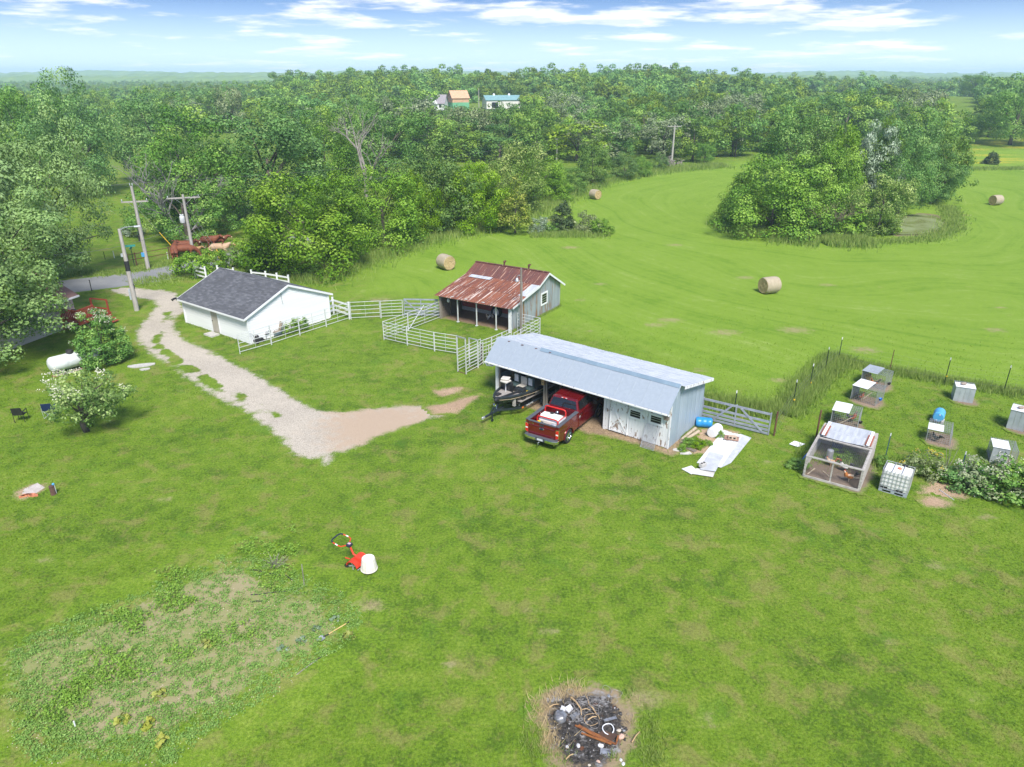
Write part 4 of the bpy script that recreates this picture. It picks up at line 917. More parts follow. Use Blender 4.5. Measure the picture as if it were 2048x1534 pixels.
# ================================================================== the house on the left and the far houses
def house():
    roof = M('brown_shingles', (.225, .135, .115), (.17, .10, .088), 8, .9, stretch=(1, 1, 3), detail=6); wall = M('cream_siding', (.60, .56, .50), (.54, .50, .45), 1, .6, stretch=(.3, .3, 6))
    C = G(107, 667); F = Fr(C, G(157, 648)); X1 = F.loc(G(157, 648)).x; g = thing('brown_roofed_house', 'cream house with brown shingle roof half hidden by the maples', 'house', C, F.rz)
    X0, D, H, Hr = X1 - 12.5, 8.0, 2.45, 4.5
    EXCL.append([F.w(X0, 0), F.w(X1, 0), F.w(X1, D), F.w(X0, D)])
    w = MB(); w.prism([(0, 0), (D, 0), (D, H), (D / 2, Hr), (0, H)], X0, X1, 'yz'); w.build('wall', wall, g)
    for sg in (-1, 1):
        k = (Hr - H) / (D / 2); e = Vector((0, D / 2 + sg * (D / 2 + .4), H - .4 * k + .08)); r = Vector((0, D / 2, Hr + .09)); m = MB(); a, b, c, d = e + Vector((X0 - .3, 0, 0)), e + Vector((X1 + .3, 0, 0)), r + Vector((X1 + .3, 0, 0)), r + Vector((X0 - .3, 0, 0))
        (m.slab(a, b, c, d, .07) if sg < 0 else m.slab(b, a, d, c, .07)); m.build('roof', roof, g)
        m = MB(); m.bar(e + Vector((X0 - .32, sg * .02, -.07)), e + Vector((X1 + .32, sg * .02, -.07)), .04, .14); m.build('fascia', WHITE, g)
    for x in (X1 - 8,):
        f = MB(); f.bx(x - .55, x + .55, -.05, -.005, .95, 2.05); wn = f.build('window', WHITE, g); p = MB(); p.bx(x - .45, x + .45, -.058, -.052, 1.05, 1.95); p.build('pane', GLASSD, wn)
    # red stained deck at the near end of the house
    redd = M('red_stained_wood', (.33, .06, .035), (.25, .045, .03), 2, .6, stretch=(1, 6, 6))
    dk = thing('red_deck', 'red stained deck with railing and steps at the end of the cream house', 'deck', F.w(X1 - 1.5, -.06, 0), F.rz)
    for i in range(16): m = MB(); m.bx(i * .19, i * .19 + .175, -1.75, -.06, .72, .76); m.build('deck_board', redd, dk)
    for x, y in ((.05, -1.7), (1.5, -1.7), (2.95, -1.7), (.05, -.12), (2.95, -.12)): m = MB(); m.bx(x - .05, x + .05, y - .05, y + .05, 0, 1.72); m.build('post', redd, dk)
    for z in (.95, 1.68):
        m = MB(); m.bar((0, -1.74, z), (1.6, -1.74, z), .05, .10); m.build('rail', redd, dk); m = MB(); m.bar((.0, -1.7, z), (.0, -.1, z), .05, .10); m.build('rail', redd, dk); m = MB(); m.bar((3.0, -1.7, z), (3.0, -.1, z), .05, .10); m.build('rail', redd, dk)
    for i in range(9): m = MB(); m.bx(.1 + i * .17, .22 + i * .17, -1.79, -1.765, .9, 1.7); m.build('baluster', redd, dk); m = MB(); m.bx(-.05, -.025, -1.68 + i * .17, -1.56 + i * .17, .9, 1.7); m.build('baluster', redd, dk)
    for i in range(3): m = MB(); m.bx(1.75, 2.9, -2.05 - .27 * i, -1.78 - .27 * i, .5 - i * .19, .54 - i * .19); m.build('step', redd, dk)
    fc = MB(); fc.bx(-.02, 3.06, -1.81, -1.78, .55, .72); fc.build('fascia', redd, dk)
    gr = thing('barbecue_grill', 'small black and white grill on the red deck', 'grill', F.w(X1 - .8, -.75, .76), F.rz); m = MB(); m.ball((0, 0, .62), .24, 12, 8, (1, 1, .7)); m.build('kettle', BLACK, gr, True); m = MB()
    for a in range(3): m.tube([(.1 * math.cos(a * 2.1), .1 * math.sin(a * 2.1), .5), (.25 * math.cos(a * 2.1), .25 * math.sin(a * 2.1), 0)], .014, 5)
    m.build('legs', GALV, gr)
house()
def far_house(name, label, px, Y, wpx, H, Hr, dep, rot, wm, rm, windows, extras=None):
    p = GX(px, Y); wd = wpx * depth(p) / FPX
    g = thing(name, label, 'house' if 'house' in name else 'building', p, rot)
    m = MB(); m.prism([(-dep / 2, 0), (dep / 2, 0), (dep / 2, H), (0, Hr), (-dep / 2, H)], -wd / 2, wd / 2, 'yz'); m.build('wall', wm, g)
    for sg in (-1, 1):
        e = Vector((0, sg * (dep / 2 + .4), H - .4 * (Hr - H) / (dep / 2) + .1)); r = Vector((0, 0, Hr + .12)); a, b, c, d = e + Vector((-wd / 2 - .4, 0, 0)), e + Vector((wd / 2 + .4, 0, 0)), r + Vector((wd / 2 + .4, 0, 0)), r + Vector((-wd / 2 - .4, 0, 0))
        m = MB(); (m.slab(a, b, c, d, .12) if sg < 0 else m.slab(b, a, d, c, .12)); m.build('roof', rm, g)
    for x, z, w_, h_ in windows:
        f = MB(); f.bx(x - w_ / 2, x + w_ / 2, -dep / 2 - .06, -dep / 2 - .01, z - h_ / 2, z + h_ / 2); wn = f.build('window', WHITE, g); q = MB(); q.bx(x - w_ / 2 + .1, x + w_ / 2 - .1, -dep / 2 - .08, -dep / 2 - .065, z - h_ / 2 + .1, z + h_ / 2 - .1); q.build('pane', GLASSD, wn)
    if extras: extras(g, wd, dep)
    return g
greyroof = M('mauve_roof', (.30, .27, .285), (.25, .225, .24), 2, .8); raw = M('raw_sheathing', (.60, .36, .22), (.50, .30, .18), 1.5, .8); greenw = M('green_wrap', (.16, .42, .24), (.13, .36, .20), 1, .6); teal = M('teal_roof', (.20, .36, .36), (.17, .31, .32), 1, .5); barnw = M('white_steel_wall', (.72, .70, .66), (.64, .62, .58), 1, .5, stretch=(6, 6, .2))
def dormer(g, wd, dep):
    m = MB(); m.prism([(-1.6, 2.6), (1.6, 2.6), (0, 4.6)], -dep / 2 - .7, -dep / 2 + 3, 'xz'); m.build('dormer', WHITE, g)
far_house('grey_roofed_house', 'white house with mauve grey roof among trees on the hill', 873, 330, 40, 3.0, 6.2, 7.5, R(-8), WHITE, greyroof, [(-2.5, 1.8, 1.2, 1.4), (2.6, 1.8, 1.2, 1.4)], dormer)
def studs(g, wd, dep):
    m = MB(); m.bx(-wd / 2 - .03, wd / 2 + .03, -dep / 2 - .06, dep / 2 + .06, -.5, 2.7); m.build('house_wrap', greenw, g)
    for i in range(5): w = MB(); y = -dep / 2 + 1 + i * (dep - 2) / 4; w.bx(wd / 2 + .02, wd / 2 + .08, y - .45, y + .45, 3.2, 4.4); w.build('opening', DARKW, g)
far_house('unfinished_house', 'unfinished house with raw orange roof and green wrapped walls', 917, 335, 34, 4.6, 7.4, 7.0, R(22), raw, raw, [], studs)
def domes(g, wd, dep):
    for x in (-wd * .22, wd * .22): m = MB(); m.lathe([(.5, 0), (.5, .5), (.2, .9)], 10, (x, 0, 5.2)); m.build('roof_ventilator', WHITE, g)
far_house('white_steel_building', 'long white steel building with teal roof on the hill', 1003, 335, 70, 3.6, 5.3, 9.5, R(14), barnw, teal, [(-4, 1.5, 3.0, 2.6)], domes)
def text(body, size, mat, par, loc, rot, name='lettering'):
    c = bpy.data.curves.new(name, 'FONT'); c.body = body; c.size = size; c.extrude = .003; c.align_x = 'CENTER'; c.resolution_u = 2
    t = bpy.data.objects.new('tmp', c); COL.objects.link(t); bpy.context.view_layer.update()
    me = bpy.data.meshes.new_from_object(t.evaluated_get(bpy.context.evaluated_depsgraph_get())); bpy.data.objects.remove(t); bpy.data.curves.remove(c)
    me.materials.clear(); me.materials.append(mat); o = obj(name, me, par); o.location = loc; o.rotation_euler = rot; return o
# ------------------------------------------------------------------ the pickup, the sprayer in its bed, the boat on its trailer
REDP = M('red_car_paint', (.20, .006, .011), (.16, .005, .009), .6, .25, .45, coat=1.0)
BEDL = M('bed_rail_plastic', (.09, .10, .115), (.07, .078, .09), 5, .55)
BEDM = M('bed_mat', (.10, .105, .11), (.07, .073, .078), 6, .8)
TAIL = M('tail_light_red', (.62, .02, .015), (.5, .015, .012), 3, .2, coat=.5)
LENSW = M('clear_lens', (.8, .8, .8), None, 3, .15)
REDF = M('red_tube', (.60, .025, .02), (.52, .02, .018), 3, .35)
PLAST = M('white_tank_plastic', (.80, .80, .76), (.74, .74, .69), 2, .4)
def pickup():
    a, b = G(1048.4, 868.3, .5), G(1116, 887.9, .5); F = Fr(a, b); wid = F.loc(b).x
    o = flat((a + b) / 2); g = thing('pickup_truck', 'dark red pickup parked nose first in the shed bay', 'pickup truck', o, F.rz)
    ZR, ZF = 1.36, .98       # bed rail, bed floor
    W2 = 1.0
    def arc(yc, r, n=9): return [(yc - r * math.cos(math.pi * i / n), .40 + r * math.sin(math.pi * i / n)) for i in range(n + 1)]
    # body sides with wheel arches: bed and cab
    bed = [(.12, .52)] + arc(1.22, .46) + [(2.30, .46), (2.30, ZR), (.12, ZR)]
    for s in (-1, 1):
        m = MB(); m.prism(bed, s * (W2 - .19), s * W2) if s > 0 else m.prism(bed[::-1], s * W2, s * (W2 - .19)); m.build('bed_side', REDP, g, bevel=.035)
        m = MB(); f = [(yc, z) for yc, z in arc(1.22, .50)]
        m.tube([(s * (W2 + .005), y, z) for y, z in f], .04, 6); m.build('wheel_arch', REDP, g, True)
        m = MB(); m.bx(min(s * (W2 - .21), s * (W2 + .01)), max(s * (W2 - .21), s * (W2 + .01)), .10, 2.30, ZR + .002, ZR + .045); m.build('bed_rail', BEDL, g, bevel=.015)
        m = MB(); m.tube([(s * (W2 + .004), .3, 1.02), (s * (W2 + .004), 5.3, 1.04)], .014, 5); m.build('body_crease', REDP, g)
    m = MB(); m.bx(-W2 + .19, W2 - .19, .16, 2.3, ZF - .05, ZF); m.build('bed_floor', BEDM, g)
    m = MB(); [m.bx(-W2 + .3 + i * .145, -W2 + .36 + i * .145, .2, 2.26, ZF + .001, ZF + .016) for i in range(10)]; m.build('bed_ribs', BEDM, g)
    m = MB(); m.bx(-W2 + .19, W2 - .19, 2.22, 2.30, ZF, ZR + .02); [m.bx(-.72 + i * .22, -.60 + i * .22, 2.205, 2.222, ZF + .08, ZR - .05) for i in range(7)]; m.build('bed_front', REDP, g, bevel=.01)
    for s in (-1, 1): m = MB(); m.bx(min(s * .62, s * .81), max(s * .62, s * .81), .85, 1.6, ZF, ZF + .2); m.build('wheel_well', REDP, g, bevel=.05)
    # tailgate
    t = MB(); t.bx(-W2 + .18, W2 - .18, .06, .14, .60, ZR); tg = t.build('tailgate', REDP, g, bevel=.02)
    m = MB(); m.bx(-W2 + .18, W2 - .18, .04, .15, ZR + .002, ZR + .05); m.build('tailgate_cap', BEDL, tg, bevel=.012)
    for z in (.74, 1.17): m = MB(); m.prism([(.06, z - .03), (.035, z), (.06, z + .03)], -.76, .76, 'yz'); m.build('pressed_line', REDP, tg)
    m = MB(); m.bx(-.13, .13, .038, .062, 1.20, 1.32); m.build('tailgate_handle', BLACK, tg, bevel=.01)
    m = MB(); m.lathe([(.145, 0), (.145, .012), (.13, .02)], 20, (0, 0, 0), (0, -1, 0)); m.xf(Matrix.Translation((0, .056, 1.06)) @ Matrix.Diagonal((1, 1, .42, 1))); m.build('emblem_rim', CHROME, tg, True)
    m = MB(); m.lathe([(.118, 0), (.118, .026)], 20, (0, 0, 0), (0, -1, 0)); m.xf(Matrix.Translation((0, .056, 1.06)) @ Matrix.Diagonal((1, 1, .40, 1))); m.build('emblem', M('emblem_blue', (.01, .02, .06), None, 3, .25), tg, True)
    text('F-150', .12, CHROME, tg, (-.60, .052, 1.22), (math.pi / 2, 0, 0), 'badge'); text('XLT', .11, CHROME, tg, (.66, .052, .66), (math.pi / 2, 0, 0), 'badge')
    for s in (-1, 1):
        lx = s * (W2 - .09); m = MB(); P = [(-.10, .64), (.10, .70), (.115, 1.22), (-.06, 1.20), (-.10, 1.12)]; P = [(lx + s * x, z) for x, z in P]; m.prism(P if s > 0 else P[::-1], .085, .125, 'xz'); tl = m.build('tail_light', CHROME, g)
        m = MB(); P = [(-.075, .68), (.075, .73), (.082, 1.17), (-.045, 1.155), (-.075, 1.09)]; P = [(lx + s * x, z) for x, z in P]; m.prism(P if s > 0 else P[::-1], .065, .09, 'xz'); m.build('red_lens', TAIL, tl)
        m = MB(); m.bx(min(lx - .07, lx + .07), max(lx - .07, lx + .07), .058, .066, .90, .97); m.build('reverse_lens', LENSW, tl)
    # bumper
    m = MB(); m.prism([(-1.0, .16), (-.98, -.04), (-.72, -.14), (-.30, -.15), (-.26, -.10), (.26, -.10), (.30, -.15), (.72, -.14), (.98, -.04), (1.0, .16)], .42, .60, 'xy'); bp = m.build('rear_bumper', CHROME, g, bevel=.02)
    m = MB(); m.prism([(-.97, .16), (-.95, -.05), (-.71, -.15), (.71, -.15), (.95, -.05), (.97, .16)], .602, .625, 'xy'); m.build('step_pad', BEDL, bp)
    m = MB(); m.bx(-.27, .27, -.115, -.098, .43, .60); m.build('plate_recess', BEDL, bp)
    m = MB(); m.bx(-.17, .17, -.125, -.117, .45, .60); pl = m.build('licence_plate', M('plate_white', (.72, .73, .74), (.55, .58, .64), 20, .4), bp)
    m = MB(); m.bar((0, .1, .40), (0, -.26, .37), .06, .06); m.bar((0, -.22, .38), (0, -.32, .30), .06, .03); m.lathe([(.02, 0), (.02, .05), (.035, .07), (.035, .11), (.0, .13)], 10, (0, -.32, .31)); m.build('tow_hitch', CHROME, g)
    m = MB(); m.tube([(.62, .5, .36), (.74, .05, .36), (.80, -.02, .34)], .04, 8); m.build('exhaust_pipe', CHROME, g)
    # cab, bonnet, front
    cab = [(2.34, .42), (2.34, 1.33), (4.38, 1.33), (5.55, 1.22), (5.80, 1.05), (5.84, .60), (5.70, .46)] + [(p[0], p[1]) for p in arc(4.88, .46)[::-1]]
    m = MB(); m.prism(cab[::-1], -W2, W2); m.build('cab_body', REDP, g, bevel=.05)
    gh = [(2.40, 1.33, .93), (2.55, 1.90, .74), (3.55, 1.93, .76), (4.42, 1.33, .92)]
    rp = [(2.56, 1.86), (3.58, 1.90)]
    m = MB()
    lo = [(2.38, .95), (4.40, .95)]; hi = [(2.56, .76), (3.60, .76)]
    P = [(-.95, 2.38, 1.33), (.95, 2.38, 1.33), (.95, 4.42, 1.33), (-.95, 4.42, 1.33), (-.75, 2.56, 1.90), (.75, 2.56, 1.90), (.76, 3.62, 1.93), (-.76, 3.62, 1.93)]
    m.add(P, [(0, 1, 5, 4), (1, 2, 6, 5), (2, 3, 7, 6), (3, 0, 4, 7), (4, 5, 6, 7)]); m.build('cab_roof', REDP, g, bevel=.07)
    def glass(name, pts, out):
        n = Vector(out) * .012; m = MB(); pts = [Vector(p) + n for p in pts]; c = sum(pts, Vector()) / len(pts); inn = [c + (p - c) for p in pts]; m.add(inn + [p - n * .8 for p in inn], [tuple(range(len(pts)))] + [(i, (i + 1) % len(pts), (i + 1) % len(pts) + len(pts), i + len(pts)) for i in range(len(pts))][0:0]); return m.build(name, GLASSD, g)
    L = lambda a, b, t: Vector(a).lerp(Vector(b), t)
    def quadon(i, j, k, l, u0, u1, v0, v1): 
        f = lambda u, v: L(L(P[i], P[j], u), L(P[l], P[k], u), v)
        return [f(u0, v0), f(u1, v0), f(u1, v1), f(u0, v1)]
    glass('rear_window', quadon(0, 1, 5, 4, .06, .94, .12, .86), (0, -1, .3)); glass('windshield', quadon(2, 3, 7, 6, .05, .95, .08, .92), (0, .7, .6))
    for i, j, k, l, s in ((1, 2, 6, 5, 1), (3, 0, 4, 7, -1)):
        for u0, u1 in (((.07, .36), (.41, .90)) if s > 0 else ((.10, .59), (.64, .93))): glass('side_window', quadon(i, j, k, l, u0, u1, .10, .84), (s * .95, 0, .3))
        m = MB(); q = quadon(i, j, k, l, .365, .405, .04, .92); m.add([p + Vector((s * .014, 0, .004)) for p in q], [(0, 1, 2, 3)]); m.build('door_pillar', BLACK, g)
    m = MB(); m.bx(-.16, .16, 2.50, 2.56, 1.875, 1.925); bl = m.build('brake_lamp', TAIL, g); m = MB(); m.bx(-.17, -.07, 2.49, 2.50, 1.88, 1.92); m.bx(.07, .17, 2.49, 2.50, 1.88, 1.92); m.build('cargo_lens', LENSW, bl)
    for s in (-1, 1):
        m = MB(); m.bx(min(s * W2, s * (W2 + .015)), max(s * W2, s * (W2 + .015)), 2.62, 2.80, 1.10, 1.16); m.build('door_handle', CHROME, g, bevel=.008)
        m = MB(); m.bar((s * W2, 3.9, 1.36), (s * (W2 + .15), 3.88, 1.38), .05, .05); m.box((s * (W2 + .22), 3.86, 1.44), (.2, .12, .26)); m.build('side_mirror', BLACK, g, bevel=.02)
        for y in (2.46, 3.05, 4.2): m = MB(); m.bx(min(s * (W2 - .002), s * (W2 + .003)), max(s * (W2 - .002), s * (W2 + .003)), y, y + .012, .5, 1.30); m.build('door_gap', BLACK, g)
        m = MB(); m.bx(min(s * (W2 - .25), s * W2), max(s * (W2 - .25), s * W2), 5.72, 5.83, .85, 1.08); m.build('headlight', LENSW, g)
    m = MB(); m.bx(W2, W2 + .006, 2.40, 2.52, .98, 1.10); m.build('door_sticker', M('grey_sticker', (.35, .38, .42), (.6, .6, .6), 12, .5), g)
    m = MB(); m.bx(-.55, .55, 5.80, 5.86, .72, 1.08); m.build('grille', CHROME, g)
    m = MB(); m.bx(-1.0, 1.0, 5.80, 5.92, .46, .66); m.build('front_bumper', CHROME, g, bevel=.02)
    m = MB(); m.bx(-.85, .85, .3, 5.5, .40, .55); m.build('chassis', BLACK, g)
    # wheels
    def wheel(x, y, s):
        r = .40
        m = MB(); m.lathe([(.25, -.14), (.36, -.145), (.395, -.11), (.40, -.05), (.40, .05), (.395, .11), (.36, .145), (.25, .14)], 28, (x, y, r), (s, 0, 0), caps=False); w = m.build('wheel', RUBBER, g, True)
        m = MB(); m.lathe([(.25, -.1), (.255, .13), (.235, .135), (.225, .06)], 28, (x, y, r), (s, 0, 0), caps=False)
        for k in range(6):
            a = k * math.pi / 3 + .3; d = Vector((0, math.cos(a), math.sin(a))); tn = Vector((0, -math.sin(a), math.cos(a))); c = Vector((x + s * .10, y, r))
            m.add([c + d * .05 + tn * .045, c + d * .235 + tn * .06, c + d * .235 - tn * .06, c + d * .05 - tn * .045, c + Vector((s * .02, 0, 0)) + d * .05 + tn * .03, c + Vector((s * .02, 0, 0)) + d * .22 + tn * .04, c + Vector((s * .02, 0, 0)) + d * .22 - tn * .04, c + Vector((s * .02, 0, 0)) + d * .05 - tn * .03], [(4, 5, 6, 7), (0, 1, 5, 4), (2, 3, 7, 6), (1, 2, 6, 5), (3, 2, 1, 0)])
        m.lathe([(.07, .09), (.06, .135), (.0, .14)], 14, (x, y, r), (s, 0, 0), caps=False); m.build('rim', CHROME, w)
        m = MB(); m.lathe([(.22, .0), (.22, .02)], 20, (x, y, r), (s, 0, 0)); m.build('brake_disc', BLACK, w)
    for s in (-1, 1):
        wheel(s * (W2 - .12), 1.22, s); wheel(s * (W2 - .12), 4.88, s)
    EXCL.append([F.o + Vector((0, 0, 0))] * 3)
    # ---- skid sprayer in the bed
    sp = thing('skid_sprayer', 'white tank sprayer in a red tube frame standing in the pickup bed', 'sprayer', g.location + Matrix.Rotation(F.rz, 3, 'Z') @ Vector((0.08, .95, ZF + .018)), F.rz)
    m = MB(); prof = [(-.36, .06), (.36, .06), (.38, .30), (.32, .46), (.18, .55), (-.18, .55), (-.32, .46), (-.38, .30)]; m.prism(prof, -.56, .56); m.build('tank', PLAST, sp, bevel=.05)
    m = MB(); m.lathe([(.10, .53), (.10, .59), (.085, .60)], 14, (-.05, .14, 0)); m.build('tank_lid', BLACK, sp, True)
    for y, h in ((-.42, .52), (.42, .78)):
        m = MB(); m.tube([(-.62, y, 0), (-.62, y, h - .12), (-.58, y, h - .03), (-.48, y, h), (.48, y, h), (.58, y, h - .03), (.62, y, h - .12), (.62, y, 0)], .038, 9); m.build('hoop', REDF, sp, True)
    m = MB(); [m.tube([(x, -.42, .03), (x, .42, .03)], .035, 8) for x in (-.62, .62)]; m.tube([(.62, -.42, .46), (.62, .42, .46)], .02, 6); m.build('base_rail', REDF, sp, True)
    m = MB(); m.bx(.645, .66, -.36, .36, .08, .44); sg_ = m.build('sign_panel', WHITE, sp)
    text('EZMR', .27, M('navy_lettering', (.03, .035, .09), None, 3, .5), sg_, (.664, 0, .16), (math.pi / 2, 0, math.pi / 2))
    m = MB(); m.lathe([(.16, -.05), (.19, 0), (.19, .22), (.16, .26)], 16, (.34, -.55, .16), (1, 0, 0)); m.build('hose_reel', GALV, sp, True)
    m = MB(); m.box((-.36, -.55, .15), (.26, .2, .24)); m.lathe([(.09, 0), (.09, .16)], 12, (-.2, -.56, .2), (0, -1, .2)); m.build('pump', BLACK, sp, bevel=.02)
    m = MB(); m.lathe([(.09, 0), (.08, .05), (.03, .07)], 12, (-.42, -.58, .28)); m.build('yellow_cap', M('yellow_plastic', (.75, .50, .02), None, 3, .4), sp, True)
    m = MB(); m.box((.05, -.53, .06), (.3, .14, .1)); m.build('red_gauge_box', REDF, sp, bevel=.01)
    m = MB(); m.tube([(-.2, .70, 0), (-.2, .70, .30), (-.12, .7, .40), (.0, .70, .36), (.02, .7, .2)], .02, 6); m.lathe([(.07, 0), (.09, .06), (.09, .16), (.05, .21)], 12, (-.05, .74, .22)); m.build('spray_valve', CHROME, sp, True)
    return F, g
PF, PTRUCK = pickup()
def boat():
    # direction of the trailer from the coupler backwards into the bay
    tip = G(966.5, 836, .42); d = (SF.w(SXM - 1.35, 3.2) - flat(tip)); d.z = 0; d.normalize()
    F = Fr(tip, flat(tip) + Vector((-d.y, d.x, 0)) * -1)      # local x: to the right seen from the bow looking in; local y = backwards
    def wl(x, y, z=0): return F.o + F.x * x + F.y * y + Vector((0, 0, z))
    if F.y.dot(d) < 0: F.x = -F.x; F.y = d; F.rz = math.atan2(F.x.y, F.x.x)
    g = thing('boat_trailer', 'black boat trailer with its coupler resting on the grass', 'trailer', F.o, F.rz)
    tb = M('trailer_paint', (.025, .035, .045), (.018, .024, .03), 4, .35, coat=.4)
    y0 = .0
    m = MB(); m.bar((0, .12, .42), (0, 1.75, .46), .10, .10); m.build('tongue', tb, g)
    m = MB(); m.bar((0, -.06, .42), (0, .24, .42), .09, .09); m.lathe([(.06, -.06), (.06, .05), (.03, .08)], 10, (0, -.05, .42)); m.build('coupler', GALV, g)
    for s in (-1, 1):
        m = MB(); m.bar((0, 1.2, .45), (s * .85, 2.3, .46), .09, .10); m.bar((s * .85, 2.28, .46), (s * .85, 5.5, .46), .08, .10); m.build('frame_rail', tb, g)
        m = MB(); m.bar((s * .5, 2.4, .60), (s * .62, 5.2, .62), .14, .05); m.build('bunk', DARKW, g)
        for y in (2.5, 5.0): m = MB(); m.bar((s * .56, y, .44), (s * .56, y, .60), .06, .06); m.build('bunk_post', GALV, g)
        m = MB(); m.lathe([(.14, -.09), (.26, -.1), (.29, -.06), (.29, .06), (.26, .1), (.14, .09)], 18, (s * 1.05, 4.3, .29), (s, 0, 0), caps=False); w = m.build('wheel', RUBBER, g, True); m = MB(); m.lathe([(.15, -.02), (.15, .06), (.05, .04), (0, .05)], 14, (s * 1.05, 4.3, .29), (s, 0, 0), caps=False); m.build('rim', CHROME, w, True)
        m = MB(); m.tube([(s * 1.05, 4.3 + .36 * math.cos(a * .5236), .29 + .36 * math.sin(a * .5236)) for a in range(7)], [.05] * 7, 6); m.build('fender', tb, g, True)
        text('TRAILSTAR', .135, WHITE, g, (s * .893, 3.05, .42), (math.pi / 2, 0, s * math.pi / 2))
        m = MB(); m.bx(min(s * .89, s * .90), max(s * .89, s * .90), 2.34, 2.50, .42, .51); m.build('side_reflector', M('orange_lens', (.9, .22, .02), None, 3, .3), g)
    for y in (2.35, 3.6, 5.3): m = MB(); m.bar((-.85, y, .44), (.85, y, .44), .07, .07); m.build('cross_member', tb, g)
    m = MB(); m.bar((0, .95, .45), (0, 1.15, 1.05), .07, .07); m.bar((0, .55, .45), (0, 1.1, .98), .04, .04); m.bar((-.04, 1.1, .95), (-.04, 1.25, 1.0), .05, .08); m.build('winch_stand', tb, g)
    m = MB(); m.lathe([(.09, -.05), (.09, .05)], 12, (0, .98, .86), (1, 0, 0)); m.tube([(.06, .98, .86), (.14, .98, .86), (.16, .93, .68)], .012, 5); m.build('winch', CHROME, g)
    m = MB(); m.bar((.13, .62, .0), (.13, .62, .62), .05, .05); m.lathe([(.09, -.025), (.09, .025)], 12, (.13, .62, .09), (1, 0, 0)); m.build('jack', tb, g)
    m = MB(); m.box((0.55, 2.05, .80), (.16, .12, .42)); m.build('guide_post', GREYW, g)
    # ---- the boat
    b = thing('bass_boat', 'black bass boat with grey carpet deck under the left bay', 'boat', wl(0, 1.0, .0), F.rz)
    Lb = 5.0; st = [0, .05, .14, .28, .45, .65, .85, 1.0]
    hw = [.10, .34, .60, .82, .97, 1.02, 1.02, 1.0]; keel = [1.02, .86, .74, .68, .66, .66, .66, .66]; ch = [.06, .24, .45, .66, .82, .88, .88, .86]; sh = [1.30, 1.28, 1.25, 1.23, 1.21, 1.20, 1.20, 1.20]
    hull = MB(); V = []
    for t, w, k, c, z in zip(st, hw, keel, ch, sh): y = t * Lb; zc = k + (z - k) * .38; V += [(-w, y, z), (-c, y, zc), (0, y, k), (c, y, zc), (w, y, z)]
    Fc = []
    for i in range(len(st) - 1):
        for j in range(4): Fc.append((i * 5 + j, i * 5 + j + 1, (i + 1) * 5 + j + 1, (i + 1) * 5 + j))
    Fc += [(4, 3, 2, 1, 0), tuple(35 + j for j in range(5))]
    hullm = M('black_gelcoat', (.018, .022, .024), (.03, .035, .036), 20, .25, coat=.5, rust=(.16, .17, .16), rustlo=.66, rusthi=.72)
    hull.add(V, Fc); hull.build('hull', hullm, b)
    ins = .16
    gun = MB()
    for s in (-1, 1): gun.tube([(s * (w - .06), t * Lb, z + .02) for t, w, z in zip(st, hw, sh)], .075, 7)
    gun.build('gunwale', M('black_trim', (.028, .038, .042), (.02, .026, .03), 6, .3), b, True)
    rub = MB()
    for s in (-1, 1): rub.tube([(s * (w + .012), t * Lb, z - .10) for t, w, z in zip(st, hw, sh)], .014, 5)
    rub.build('rub_rail', M('tan_strip', (.45, .36, .24), None, 3, .5), b, True)
    carp = M('grey_carpet', (.34, .31, .29), (.26, .24, .22), 30, .95)
    dk = MB(); n = 4; P = [(-(w - .1), t * Lb, 1.20) for t, w in zip(st[:4], hw[:4])] + [((w - .1), t * Lb, 1.20) for t, w in list(zip(st[:4], hw[:4]))[::-1]]; dk.prism([(p[0], p[1]) for p in P], 1.10, 1.20, 'xy'); dk.build('front_deck', carp, b)
    ck = MB(); ck.bx(-.86, .86, 2.25, 3.9, .80, .84); ck.bx(-.88, .88, 3.9, 4.95, .8, 1.16); ck.build('cockpit_floor', carp, b)
    m = MB(); m.bx(-.06, .10, 1.05, 1.2, 1.202, 1.23); m.bx(.25, .75, 1.7, 2.1, 1.202, 1.215); m.build('hatch', carp, b)
    m = MB(); m.bar((.22, .30, 1.30), (.55, 1.9, 1.34), .10, .08); m.lathe([(.09, 0), (.09, .3), (.05, .42)], 12, (.2, .1, 1.30), (.15, -.9, .05)); m.box((.56, 1.95, 1.38), (.16, .22, .12)); m.build('trolling_motor', BLACK, b, bevel=.01)
    m = MB(); m.box((-.28, 1.1, 1.24), (.26, .36, .09)); m.build('foot_pedal', BLACK, b, bevel=.02)
    m = MB(); m.lathe([(.035, 0), (.035, .62)], 10, (-.25, 1.75, 1.2)); m.build('seat_post', GALVW, b)
    seatm = M('tan_vinyl', (.55, .52, .46), (.46, .43, .38), 2, .5)
    m = MB(); m.box((-.25, 1.75, 1.86), (.5, .48, .12)); m.box((-.32, 1.83, 1.98), (.5, .44, .10), .4); m.build('bow_seat', seatm, b, bevel=.05)
    m = MB(); m.bx(-.82, -.1, 2.35, 2.75, .84, 1.62); m.bx(.2, .82, 2.45, 2.8, .84, 1.5); m.build('console', M('console_black', (.02, .022, .025), (.032, .034, .036), 5, .3), b, bevel=.06)
    m = MB(); m.slab((-.8, 2.42, 1.63), (-.12, 2.42, 1.63), (-.18, 2.62, 1.95), (-.74, 2.62, 1.95), .012); m.build('windscreen', GLASSD, b)
    m = MB(); [m.tube([(-.45 + .16 * math.cos(a), 2.86, 1.45 + .16 * math.sin(a)) for a in [i * .5236 for i in range(13)]], .018, 6)]; m.build('steering_wheel', BLACK, b)
